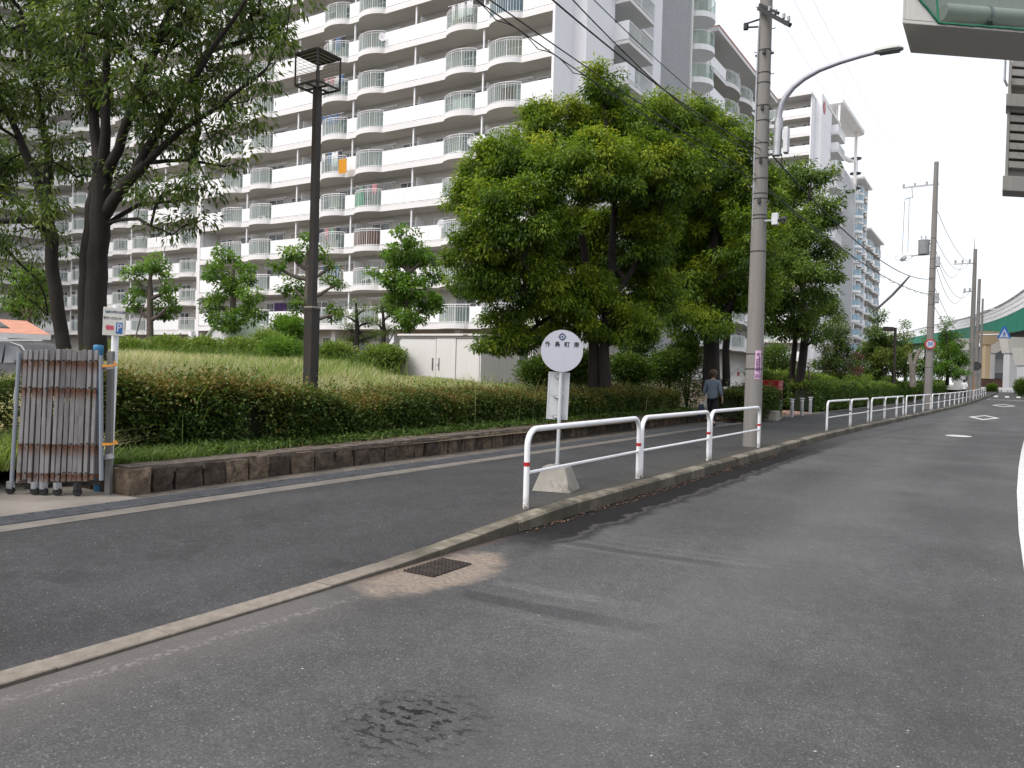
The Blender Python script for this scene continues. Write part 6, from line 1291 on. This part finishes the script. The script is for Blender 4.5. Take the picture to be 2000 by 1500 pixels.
hedge('hedge', 'taller darker hedge row standing behind the far green hedge', [(wi(y) - 2.5, y) for y in (37, 46, 56, 70)], 1.3, 1.62, 16000, .12, .06, 'mid', 6, .45, z0f=zflat)
hedge('hedge', 'dark hedge at the left edge behind the folding gate', [(-9.5, 2.6), (-10.9, 4.9)], .9, .95, 7000, .05, .026, seed=7, brown=.1)
# ---- bushes behind the lawn
def bush(i, px, py, rx, ry, dep, label, mat='bush', n=60, L=.14, W=.06, tint=.45):
    c = D(px, py, dep); s = dep / FPX; zb = min(zgf(c[0], c[1]), c[2] - ry * s * .5); root = empty('bush', (c[0], c[1], zb), 0, label, 'bush', 'bushes round the lawn'); b = np.array(root.location)
    g = np.random.default_rng(200 + i); lo = [(c + np.array([g.uniform(-.4, .4) * rx * s, g.uniform(-.4, .4) * rx * s, g.uniform(-.5, .1) * ry * s]), np.array([rx * s * .7, rx * s * .7, ry * s * .8])) for _ in range(4)] + [(c - np.array([0, 0, (c[2] - zb) * .5]), np.array([rx * s, rx * s * .8, (c[2] - zb) * .7 + .1]))]
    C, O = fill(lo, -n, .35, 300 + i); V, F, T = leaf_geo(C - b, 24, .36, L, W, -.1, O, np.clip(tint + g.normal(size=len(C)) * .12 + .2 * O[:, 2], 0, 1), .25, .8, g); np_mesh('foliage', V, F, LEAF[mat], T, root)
    mb = MB(); 
    for k in range(6): p = C[g.integers(len(C))] - b; mb.tube([(0, 0, -.05), tuple(p * .5), tuple(p)], [.03, .02, .008], 5, cap=False)
    mb.build('stems', MAT['bark'], root)
bs = [(255, 682, 40, 16, 27, 'pale low bush right behind the parking sign post'), (325, 680, 45, 16, 28, 'pale low bush under the bare trunk clipped tree'), (395, 680, 45, 16, 29, 'pale low bush between the two left clipped trees'), (470, 680, 45, 16, 30, 'pale low bush in front of the green gable'), (555, 678, 38, 18, 27, 'bright rounded bush just left of the brown lamp post', 'fresh', .12, .03), (650, 690, 35, 14, 30, 'pale low bush right of the lamp post'), (735, 695, 45, 14, 30, 'pale low bush against the left side of the shed'), (560, 640, 36, 24, 35, 'dark green shrub behind the bright rounded bush', 'fresh'), (520, 668, 30, 16, 32, 'small mixed bush left of the dark green shrub')]
for i, b in enumerate(bs): bush(i, *b[:6], **({'mat': b[6]} if len(b) > 6 else {}), **({'L': b[7], 'W': b[8]} if len(b) > 7 else {}))
for i, b in enumerate([(1060, 720, 45, 22, 24, 'leafy shrub right of the shed and left of the tree trunks'), (1130, 715, 40, 24, 23, 'green shrub directly behind the round bus stop sign'), (1225, 715, 45, 22, 25, 'shrub right of the rounded tree\'s double trunk'), (1300, 710, 45, 26, 27, 'shrub left of the walking woman behind the hedge'), (1345, 690, 30, 34, 28, 'tall shrub beside the trunk behind the woman'), (1480, 740, 26, 18, 31, 'shrub around the red bin'), (1510, 700, 40, 40, 40, 'tall loose shrub behind the red bin'), (1250, 650, 46, 40, 30, 'sapling crown under the rounded tree, left of the woman')]): bush(20 + i, *b, mat='mid', tint=.4, L=.12, W=.05, n=70)
# ---- grass and weeds
def blades(n, xy, h, w, tint, bend=.35, seed=0, zf=zg, name='grass', mat='grass', heads=False):
    g = np.random.default_rng(seed); N = len(xy); z = zf(xy[:, 0], xy[:, 1]) - .02; a = g.uniform(0, 2 * pi, N); d = np.stack([np.cos(a), np.sin(a), 0 * a], 1); sdv = np.stack([-np.sin(a), np.cos(a), 0 * a], 1); P = np.stack([xy[:, 0], xy[:, 1], z], 1); h = np.asarray(h) * g.uniform(.55, 1.25, N); b = bend * g.uniform(.2, 1.6, N) * h; w = w * g.uniform(.7, 1.4, N)
    V = np.empty((N, 6, 3)); U = np.array([0, 0, 1.])
    V[:, 0] = P - sdv * w[:, None] / 2; V[:, 1] = P + sdv * w[:, None] / 2; m_ = P + U * (h * .6)[:, None] + d * (b * .3)[:, None]; V[:, 2] = m_ + sdv * w[:, None] * .42; V[:, 3] = m_ - sdv * w[:, None] * .42; t_ = P + U * (h * (1 - .18 * bend))[:, None] + d * b[:, None]; V[:, 4] = t_ + sdv * w[:, None] * .06; V[:, 5] = t_ - sdv * w[:, None] * .06
    i = np.arange(N)[:, None] * 6; F = np.concatenate([i + np.array([0, 1, 2, 3]), i + np.array([3, 2, 4, 5])]); o = np_mesh(name, V.reshape(-1, 3), F, LEAF[mat], np.repeat(np.clip(tint, 0, 1), 6)); o['kind'] = 'stuff'; return o
g = np.random.default_rng(5); N = 130000
xy = np.stack([-10.2 - 15 * g.random(N) ** 1.3, 5.5 + 24 * g.random(N)], 1); rr_ = xy[:, 1] / -xy[:, 0]; xy = xy[(rr_ > .42) & (xy[:, 1] < 26)]
dz = np.sin(xy[:, 0] * .9 + 1) * np.sin(xy[:, 1] * .55) + .6 * np.sin(xy[:, 0] * 2.3 + xy[:, 1] * 1.1); near_ = sst(-15.5, -11, xy[:, 0]); left_ = sst(.95, .65, xy[:, 1] / -xy[:, 0])
dry = np.clip(.40 + .36 * near_ + .34 * left_ + .22 * dz, 0, 1); tint = np.where(g.random(len(xy)) < dry * .9, g.uniform(.66, 1, len(xy)), g.uniform(.15, .62, len(xy)))
rq = xy[:, 1] / -xy[:, 0]; blades(0, xy, .62 - .30 * sst(1.0, 1.15, rq) - .16 * sst(1.1, 1.2, rq), .017, tint, .55, 6, name='lawn_grass')
bd = np.array([D(px, 690, dd)[:2] for px, dd in zip(g.triangular(225, 300, 800, 9000), g.uniform(25, 34, 9000))]); blades(0, bd, .85, .022, g.uniform(.15, .95, 9000), .6, 16, name='weedy_growth', mat='mid')
xy = np.stack([g.uniform(-15.5, -10.3, 1500), g.uniform(9, 23, 1500)], 1); blades(0, xy, .62, .012, g.uniform(.35, .95, 1500), .6, 7, name='tall_grass')
xy = np.stack([g.uniform(-10.3, -8.7, 420), g.uniform(6, 24, 420)], 1); blades(0, xy, 1.0, .011, g.uniform(.25, .8, 420), .55, 8, name='hedge_weeds')
N = 16000; yv = 4.75 + 19 * g.random(N) ** 1.6; xv = -7.98 - .035 * np.clip(yv - 4.7, 0, 12) - g.random(N) ** 1.2 * .9; k = g.random(N) < np.where(yv < 7.0, 1, .16); xy = np.stack([xv, yv], 1)[k]
blades(0, xy, .19, .010, g.uniform(.2, 1, len(xy)), .8, 9, name='verge_grass', mat='weed')
N = 1100; yv = 6.2 + 19 * g.random(N) ** 1.2; xv = -8.05 - .035 * np.clip(yv - 4.7, 0, 12) - .75 * g.random(N); C = np.stack([xv, yv, zg(xv, yv) + .07 + .05 * g.random(N)], 1); V, F, T = leaf_geo(C, 12, .10, .055, .034, -.1, None, g.uniform(.1, .7, N), .3, .5, g); o = np_mesh('ground_cover', V, F, LEAF['weed'], T); o['kind'] = 'stuff'
N = 6000; xy = np.stack([g.uniform(-10.2, -8.75, N), g.uniform(2.2, 4.9, N)], 1); blades(0, xy, .34, .012, g.uniform(.0, .75, N), .6, 10, name='rough_grass', mat='grass')
xy = np.stack([g.normal(-8.75, .10, 90), g.normal(5.0, .08, 90)], 1); blades(0, xy, .45, .010, g.uniform(.6, 1, 90), 1.3, 12, name='dry_tuft')
# dead leaves in the gutter, on the wall top and pavement
dl = plain('dead_leaf', (.15, .085, .05), .9, .6, 30)
def litter(name, P, L):
    C = np.array(P); V, F, T = leaf_geo(C, 1, .004, L, L * .5, .0, None, None, .2, .1, g); V = V.reshape(-1, 4, 3); zc = V[:, :, 2].mean(1, keepdims=True); V[:, :, 2] = C[:, None, 2] + (V[:, :, 2] - zc) * .25 + .008; o = np_mesh(name, V.reshape(-1, 3), F, dl); o['kind'] = 'stuff'
yv = 6.2 + 12 * g.random(420) ** 1.1; litter('gutter_leaves', np.stack([xk(yv) + .03 + np.abs(g.normal(0, .06, 420)), yv, rz(yv) + .004], 1), .045)
yv = 7 + 17 * g.random(1500); xv = -8.0 - .035 * np.clip(yv - 4.7, 0, 12) - .6 * g.random(1500) + .25; litter('wall_leaves', np.stack([xv, yv, np.where(xv < -7.7 - .035 * np.clip(yv - 4.7, 0, 12), .395, .36)], 1), .05)
yv = g.uniform(6, 24, 60); litter('pavement_leaves', np.stack([g.uniform(-6.6, -4.3, 60), yv, .12 + 0 * yv], 1), .05)
# ================================================================ expressway overhead and in the distance
e0 = Vector((-1.74, 15.66, 8.0)); dv = Vector((.784, .62, 0)); bd_ = Vector((0, 1.50, 0)); up = Vector((0, 0, 1))
ov = empty('viaduct_crossbeam', e0, 0, 'grey steel crossbeam end of the expressway jutting over the road, overhead', 'viaduct')
Q = lambda s, b, z: dv * s + bd_ * b + up * z
def hexa(mb, s0, s1, b0, b1, z0, z1): vs = [Q(s, b, z) for z in (z0, z1) for s, b in ((s0, b0), (s1, b0), (s1, b1), (s0, b1))]; mb.add(vs, [(0, 3, 2, 1), (4, 5, 6, 7), (0, 1, 5, 4), (1, 2, 6, 5), (2, 3, 7, 6), (3, 0, 4, 7)])
mb = MB(); hexa(mb, 0, 12, 0, 1, 0, .07); hexa(mb, 0, 12, .36, 1, .071, 2.6); hexa(mb, 0, .05, 0, .359, .071, 2.6); mb.build('beam', MAT['beam'], ov, bevel=.01)
mb = MB(); hexa(mb, 9.6, 11.2, .05, .95, -8.1, -.003); mb.build('column', MAT['beam'], ov)
mb = MB(); vs = [Q(s, b, z) for b in (-.004, .03) for s, z in ((.051, .071), (.70, .071), (.06, .72), (.051, .72))]; mb.add(vs, [(0, 1, 2, 3), (7, 6, 5, 4), (0, 4, 5, 1), (1, 5, 6, 2), (2, 6, 7, 3), (3, 7, 4, 0)]); mb.build('end_plate', MAT['beam'], ov)
mb = MB(); mb.tube([Q(.75, .17, .36), Q(12, .17, .36)], .15, 18); pi_ = mb.build('drain_pipe', MAT['beam'], ov, smooth=True)
for s in (1.6, 3.6, 5.6): mb = MB(); mb.tube([Q(s, .17, .36), Q(s + .05, .17, .36)], .165, 18); mb.build('pipe_collar', MAT['steel'], pi_, smooth=True); hexa(mb2 := MB(), s + .05, s + .15, .1, .36, .08, .30); mb2.build('pipe_saddle', rust, pi_)
mb = MB(); mb.add([Q(.70, -.01, .06), Q(12, -.01, .06), Q(12, -.01, 2.5), Q(-.9, -.01, 2.5)][0:0] + [Q(.72, -.012, .05), Q(12, -.012, .05), Q(12, -.012, 2.4), Q(.0, -.012, .80), Q(.0, -.012, .76)][0:0] + [Q(.71, -.012, .05), Q(12, -.012, .05), Q(12, -.012, 2.4), Q(-.02, -.012, 2.4), Q(-.02, -.012, .79)], [(0, 1, 2, 3, 4)]); mb.build('netting', MAT['net'], ov)
mb = MB(); g2 = random.Random(4); pts = [Q(-.02 + .73 * t, -.02, .79 - .74 * t) + Vector((0, 0, g2.uniform(-.008, .008))) for t in np.linspace(0, 1, 24)] + [Q(.71 + 11 * t, -.02, .05 + g2.uniform(-.008, .008)) for t in np.linspace(0, 1, 120)]; mb.tube(pts, .02, 5); mb.tube([Q(.70, -.02, .05), Q(.62, -.02, .8)], .02, 5); mb.build('net_rope', MAT['net_green'], ov)
lv0 = Vector(map(float, D(1966, 250, 18.9))); ztp = float(D(1966, 112, 18.9)[2]); zbt = float(D(1966, 374, 18.9)[2]); lo_ = Vector((lv0.x, lv0.y, zbt))
ps = empty('louvred_panel', lo_, 0, 'tall grey louvred steel panel hanging below the overhead crossbeam', 'panel'); Hh = ztp - zbt
W_ = lambda s, b, z: dv * s + bd_ * b + up * z
def hx(mb, s0, s1, b0, b1, z0, z1): vs = [W_(s, b, z) for z in (z0, z1) for s, b in ((s0, b0), (s1, b0), (s1, b1), (s0, b1))]; mb.add(vs, [(0, 3, 2, 1), (4, 5, 6, 7), (0, 1, 5, 4), (1, 2, 6, 5), (2, 3, 7, 6), (3, 0, 4, 7)])
zz_ = lambda py: float(D(1966, py, 18.9)[2]) - zbt
mb = MB(); hx(mb, 0, .08, 0, .3, .35, Hh); hx(mb, 3.2, 3.3, 0, .3, .35, Hh); hx(mb, .08, 3.2, .22, .26, .35, Hh); mb.build('side_frame', MAT['louvre'], ps)
mb = MB(); hx(mb, -.04, 3.4, -.10, .36, zz_(210), zz_(186)); mb.build('cross_band', MAT['louvre'], ps, bevel=.01); mb = MB(); hx(mb, -.05, 3.4, -.08, .40, 0, zz_(345)); mb.build('bottom_box', MAT['louvre'], ps, bevel=.01)
mb = MB(); py = 128
while py < 340:
    if not 178 < py < 214: z = zz_(py); vs = [W_(s, b, q) for s in (.09, 3.19) for b, q in ((.0, z + .0), (.20, z + .02), (.20, z + .16), (.0, z + .15))]; mb.add(vs, [(0, 1, 2, 3), (7, 6, 5, 4), (0, 4, 5, 1), (1, 5, 6, 2), (2, 6, 7, 3), (3, 7, 4, 0)])
    py += 18
mb.build('louvres', MAT['louvre'], ps)
mb = MB(); mb.tube([W_(-.10, .1, Hh), W_(-.10, .1, Hh - .5), W_(-.02, .1, Hh - .65)], .03, 6); mb.build('conduit', MAT['steel'], ps)
# ---- far curving viaduct
vp = [(1690, 672, 681, 690, 300), (1768, 650, 662, 673, 232), (1830, 634, 650, 669, 186), (1890, 620.5, 639.5, 662, 150), (1943, 602, 626, 654, 120), (2000, 568, 601, 645, 95), (2090, 490, 548, 622, 74), (2300, 250, 350, 480, 56)]
pth = [(D(x, t, d), D(x, m_, d)[2], D(x, b, d)[2]) for x, t, m_, b, d in vp]
pth2 = []
for i in range(len(pth) - 1):
    for j in range(6):
        q = j / 6; i0, i3 = max(i - 1, 0), min(i + 2, len(pth) - 1); cr = lambda a, b, c, d: .5 * (2 * b + (c - a) * q + (2 * a - 5 * b + 4 * c - d) * q * q + (3 * b - a - 3 * c + d) * q ** 3); pth2.append(tuple(cr(pth[i0][k], pth[i][k], pth[i + 1][k], pth[i3][k]) for k in range(3)))
vb = pth2[0][0]; vi = empty('viaduct', vb, 0, 'curved elevated expressway with white parapet and green girder in the distance', 'viaduct'); VB = Vector(vb)
def ribbon(name, f0, f1, o0, o1, mat, parent=vi):
    mb = MB(); vs = []; k = len(pth2)
    for i in range(k):
        a = Vector(pth2[i][0]); t = (Vector(pth2[min(i + 1, k - 1)][0]) - Vector(pth2[max(i - 1, 0)][0])); t.z = 0; t.normalize(); nrm = Vector((-t.y, t.x, 0)); nrm = nrm if nrm.x > 0 else -nrm
        for o, f in ((o0, f0), (o1, f0), (o1, f1), (o0, f1)): q = a + nrm * o; vs.append((q.x - VB.x, q.y - VB.y, f(pth2[i]) - VB.z))
    fs = [(4 * i + j, 4 * i + (j + 1) % 4, 4 * i + 4 + (j + 1) % 4, 4 * i + 4 + j) for i in range(k - 1) for j in range(4)] + [(0, 1, 2, 3), tuple(4 * (k - 1) + j for j in (3, 2, 1, 0))]; mb.add(vs, fs); return mb if mat is None else mb.build(name, mat, parent)
ribbon('parapet', lambda p: p[1] + .02, lambda p: p[0][2], 0, .25, MAT['parapet']); ribbon('parapet', lambda p: p[1] + .02, lambda p: p[0][2] - .3, 10, 10.25, MAT['parapet'])
ribbon('deck', lambda p: p[1] - .5, lambda p: p[1], .3, 10, MAT['beam']); gmb = ribbon('girder', lambda p: p[2], lambda p: p[1], .12, .5, None); ribbon('girder', lambda p: p[2], lambda p: p[1] - .55, 4.5, 5.2, MAT['dark']); ribbon('girder', lambda p: p[2], lambda p: p[1], 9.4, 9.9, MAT['green_fascia'])
ribbon('coping', lambda p: p[0][2], lambda p: p[0][2] + .16, -.12, .36, MAT['steel'])
mb = gmb; k = len(pth2)
for i in range(0, k - 1):
    for h_ in range(4):
        q = h_ / 4; a = Vector(pth2[i][0]).lerp(Vector(pth2[i + 1][0]), q); m_ = pth2[i][1] * (1 - q) + pth2[i + 1][1] * q; b = pth2[i][2] * (1 - q) + pth2[i + 1][2] * q
        mb.bar((a.x - VB.x, a.y - VB.y, b - VB.z), (a.x - VB.x, a.y - VB.y, m_ - VB.z), .12)
mb.build('girder', MAT['green_fascia'], vi)
mb = MB()
for i in range(0, k - 1):
    for h_ in range(3):
        q = h_ / 3; a = Vector(pth2[i][0]).lerp(Vector(pth2[i + 1][0]), q); m_ = pth2[i][1] * (1 - q) + pth2[i + 1][1] * q; mb.bar((a.x - VB.x, a.y - VB.y, m_ - VB.z), (a.x - VB.x, a.y - VB.y, a.z - VB.z), .07)
for f in (.33, .66): 
    for i in range(k - 1): a, b = pth2[i], pth2[i + 1]; mb.bar(Vector((a[0][0], a[0][1], a[1] + (a[0][2] - a[1]) * f)) - VB, Vector((b[0][0], b[0][1], b[1] + (b[0][2] - b[1]) * f)) - VB, .06)
mb.build('parapet_posts', MAT['steel_light'], vi)
tan = plain('tan_concrete', (.42, .33, .22), .85, .12, .6, streak=True); wc = plain('pier_concrete', (.52, .53, .55), .8, .08, .5, streak=True)
for i, (x0, x1, yt, d, mt, lab) in enumerate(((1871, 1886, 668, 128, wc, 'white viaduct pier just left of the dark weathered pole'), (1921, 1933, 655, 112, tan, 'tan rust stained viaduct pier beside the lamp pole'), (1933, 1942, 672, 116, wc, 'pale viaduct pier touching the tan stained pier'), (1969, 1990, 668, 92, wc, 'broad white viaduct pier under the crossing sign'), (2001, 2030, 690, 84, wc, 'grey viaduct pier cut by the right edge of the frame'))):
    a, b = D(x0, 760, d), D(x1, 760, d); ztop_ = float(D(x0, yt, d)[2]); w_ = float(np.hypot(*(b - a)[:2])); r = empty('viaduct_pier', (a[0], a[1], -.3), 0, lab, 'pier', 'viaduct piers')
    mb = MB(); an = YAW; Mx = Matrix.Rotation(an, 4, 'Z'); mb.box((0, 0, 0), (w_, w_ * .9, ztop_ + .3), M=Mx); mb.build('shaft', mt, r, bevel=.08)
    mb = MB(); vs = [Mx @ Vector(p) for p in ((-.1, -.1, ztop_ - 1.0), (w_ + .1, -.1, ztop_ - 1.0), (w_ + .1, w_, ztop_ - 1.0), (-.1, w_, ztop_ - 1.0), (-.5, -.2, ztop_ + .9), (w_ + 3.0, -.2, ztop_ + .9), (w_ + 3.0, w_ + .1, ztop_ + .9), (-.5, w_ + .1, ztop_ + .9))]; mb.add(vs, [(0, 3, 2, 1), (4, 5, 6, 7), (0, 1, 5, 4), (1, 2, 6, 5), (2, 3, 7, 6), (3, 0, 4, 7)]); mb.build('pier_head', MAT['beam'] if mt is wc else tan, r)
# ---- fence, crash barrier, scrub at the far bend
fa, fb = D(1911, 755, 99), D(2035, 757, 99); fz0 = float(D(1950, 757, 99)[2]) - .1; fz1 = float(D(1950, 741, 99)[2])
fe = empty('board_fence', (fa[0], fa[1], fz0), 0, 'dark brown board fence under the viaduct at the far bend', 'fence'); F0 = Vector((fa[0], fa[1], fz0)); mb = MB(); n = 60
for i in range(n): a = Vector((fa[0], fa[1], fz0)).lerp(Vector((fb[0], fb[1], fz0)), i / n) - F0; b = Vector((fa[0], fa[1], fz0)).lerp(Vector((fb[0], fb[1], fz0)), (i + .93) / n) - F0; mb.bar(a + up * (fz1 - fz0) / 2, b + up * (fz1 - fz0) / 2, .05, fz1 - fz0)
mb.build('boards', MAT['brownfence'], fe); mb = MB(); mb.bar(Vector((0, 0, fz1 - fz0 + .03)), Vector((fb[0] - fa[0], fb[1] - fa[1], fz1 - fz0 + .03)), .1, .06); mb.build('top_rail', MAT['dark'], fe)
ga, gb = D(1911, 764, 92), D(1989, 766, 92); gz = float(G(1950, 768, .3)[2]); gr = empty('crash_barrier', tuple(ga), 0, 'white crash barrier closing off the far bend of the road', 'guard rail'); GA, GB = Vector(ga), Vector(gb); mb = MB(); mb.bar((0, 0, .35), GB - GA + up * .35, .06, .32); mb.build('rail', MAT['white_paint'], gr)
for i in range(14): p = (GB - GA) * (i / 13); mb = MB(); mb.bar(p - up * .9, p + up * .35, .09); mb.build('post', MAT['white_paint'], gr)
bush(50, 1998, 752, 12, 16, 80, 'scrubby bush at the right edge below the fence', 'mid'); bush(51, 1938, 757, 8, 8, 90, 'small weed clump growing through the crash barrier', 'mid')
sheet('far_yard', [[(x, y, float(rz(112)) - .05) for x in (-40, 0, 60)] for y in (123, 160, 300)], MAT['concrete'])
# pale sheds seen between the piers
fh = D(1955, 750, 150); fho = empty('warehouse', (fh[0] - 8, fh[1], -.3), 0, 'pale grey warehouse seen between the viaduct piers', 'building'); mb = MB(); mb.box((0, 0, 0), (28, 12, 7)); mb.build('wall', wc, fho); mb = MB(); mb.add([(-.5, -.5, 7), (28.5, -.5, 7), (28.5, 6, 9.5), (-.5, 6, 9.5), (-.5, 12.5, 7), (28.5, 12.5, 7)], [(0, 1, 2, 3), (3, 2, 5, 4), (0, 3, 4), (1, 5, 2)]); mb.build('roof', MAT['steel_light'], fho)
for i in range(6): mb = MB(); mb.box((2 + i * 4.3, -.05, 2.5), (4.5 + i * 4.3, .02, 4.2)); mb.build('window', MAT['pane'], fho)
# ================================================================ house and car at the left edge
hz = D(112, 690, 38); ho = empty('low_house', (hz[0], hz[1], .3), radians(80), 'low white house with orange roof and solar panel at the left edge', 'house')
top_ = float(D(105, 655, 38)[2]) - .3
mb = MB(); mb.box((-6, 0, 0), (-1., 6, top_)); mb.build('wall', MAT['wall_white'], ho)
mb = MB(); mb.add([(-6.6, -.6, top_), (-.5, -.6, top_), (-.5, 3, top_ + .75), (-6.6, 3, top_ + .75), (-6.6, 6.6, top_), (-.5, 6.6, top_), (-6.6, -.6, top_ - .18), (-.5, -.6, top_ - .18), (-.5, 6.6, top_ - .18), (-6.6, 6.6, top_ - .18)], [(0, 1, 2, 3), (3, 2, 5, 4), (0, 6, 7, 1), (1, 7, 8, 5, 2), (5, 8, 9, 4), (4, 9, 6, 0, 3), (6, 9, 8, 7)]); rf_ = mb.build('roof', MAT['tile_orange'], ho)
mb = MB(); mb.box((-6.6, -.66, top_ - .25), (-.5, -.60, top_ - .02)); mb.build('gutter', MAT['white_paint'], ho)
mb = MB(); mb.add([(-4.4, .5, top_ + .26), (-1.9, .5, top_ + .26), (-1.9, 2.2, top_ + .63), (-4.4, 2.2, top_ + .63)], [(0, 1, 2, 3)]); mb.build('solar_panel', MAT['pane'], rf_)
mb = MB(); mb.box((-3.4, -.06, 0), (-1.8, -.01, top_ - .55)); mb.build('shutter', plain('salmon_shutter', (.55, .22, .18), .7, .08, 3), ho)
for a in (-5.4,): mb = MB(); mb.box((a, -.05, .9), (a + 1.6, -.01, 1.9)); mb.build('window', MAT['pane'], ho)
# parked car: lofted body
cz = D(40, 700, 24); cr = empty('parked_car', (cz[0], cz[1], float(D(40, 667, 24)[2]) - 1.72), radians(16), 'dark grey people carrier parked behind the folding gate', 'car')
side = [(-2.3, .55), (-2.28, .95), (-2.15, 1.05), (-1.85, 1.55), (-1.55, 1.70), (.35, 1.72), (.85, 1.60), (1.45, 1.08), (2.15, .92), (2.32, .75), (2.33, .35), (-2.3, .35)]
def carslice(w, inset): return [Vector((x * (1 - inset * .02), w * (1 - .16 * max(0, z - 1.0) / .7), z)) for x, z in side]
mb = MB(); sl = [carslice(-.84, 0), carslice(-.6, 0), carslice(.6, 0), carslice(.84, 0)]; k = len(side); vs = [v for s in sl for v in s]; fs = [(i * k + j, i * k + (j + 1) % k, (i + 1) * k + (j + 1) % k, (i + 1) * k + j) for i in range(3) for j in range(k)] + [tuple(range(k))[::-1], tuple(range(3 * k, 4 * k))]; mb.add(vs, fs); mb.build('body', MAT['carpaint'], cr, smooth=True, bevel=.04)
for sg_ in (-1, 1):
    for pts in ([(-1.80, 1.10), (-1.62, 1.52), (-.75, 1.58), (-.75, 1.08)], [(-.68, 1.08), (-.68, 1.58), (.22, 1.60), (.22, 1.06)], [(.30, 1.06), (.30, 1.60), (.75, 1.53), (1.22, 1.07)]):
        mb = MB(); f = [Vector((x, sg_ * (.84 * (1 - .16 * max(0, z - 1) / .7) + .008), z)) for x, z in pts]; mb.add(f, [(0, 1, 2, 3)]); mb.build('window', MAT['pane'], cr)
    for wx_ in (-1.45, 1.4):
        mb = MB(); mb.tube([(wx_, sg_ * .62, .33), (wx_, sg_ * .86, .33)], .33, 22); t_ = mb.build('wheel', MAT['black'], cr, smooth=True); mb = MB(); mb.tube([(wx_, sg_ * .85, .33), (wx_, sg_ * .875, .33)], .20, 16); mb.build('rim', MAT['steel_light'], t_)
    mb = MB(); mb.bar((-1.5, sg_ * .60, 1.77), (.2, sg_ * .60, 1.79), .05, .04); mb.build('roof_rail', MAT['steel_light'], cr)
    mb = MB(); mb.cbox((.95, sg_ * .92, 1.10), (.14, .18, .14)); mb.build('mirror', MAT['carpaint'], cr, bevel=.03); mb = MB(); mb.cbox((2.22, sg_ * .6, .78), (.2, .34, .14)); mb.build('headlight', MAT['signwhite'], cr, bevel=.03)
# small green gabled porch before the block
gp_ = D(425, 650, 38); gpo2 = empty('gabled_porch', (gp_[0], gp_[1], zgf(gp_[0], gp_[1])), 0, 'pale green gabled porch roof behind the left clipped trees', 'porch')
zp = float(D(425, 632, 38)[2]) - gpo2.location.z; w2 = 1.25
mb = MB(); mb.add([(-w2, 0, zp - .9), (0, 0, zp + .3), (w2, 0, zp - .9), (-w2, 2.4, zp - .9), (0, 2.4, zp + .3), (w2, 2.4, zp - .9), (-w2, 0, zp - 1.05), (0, 0, zp + .15), (w2, 0, zp - 1.05), (-w2, 2.4, zp - 1.05), (0, 2.4, zp + .15), (w2, 2.4, zp - 1.05)], [(0, 3, 4, 1), (1, 4, 5, 2), (6, 7, 10, 9), (7, 8, 11, 10), (0, 1, 7, 6), (1, 2, 8, 7), (0, 6, 9, 3), (2, 5, 11, 8)]); mb.build('roof', plain('pale_green_paint', (.45, .55, .42), .7, .06, 2), gpo2)
mb = MB(); mb.add([(-w2 + .1, .12, zp - .95), (w2 - .1, .12, zp - .95), (0, .12, zp + .12)], [(0, 1, 2)]); mb.build('gable_board', MAT['wall_white'], gpo2)
for s in (-1, 1):
    for y_ in (.15, 2.2): mb = MB(); mb.bar((s * (w2 - .15), y_, -.3), (s * (w2 - .15), y_, zp - .96), .12); mb.build('post', MAT['dark'], gpo2)
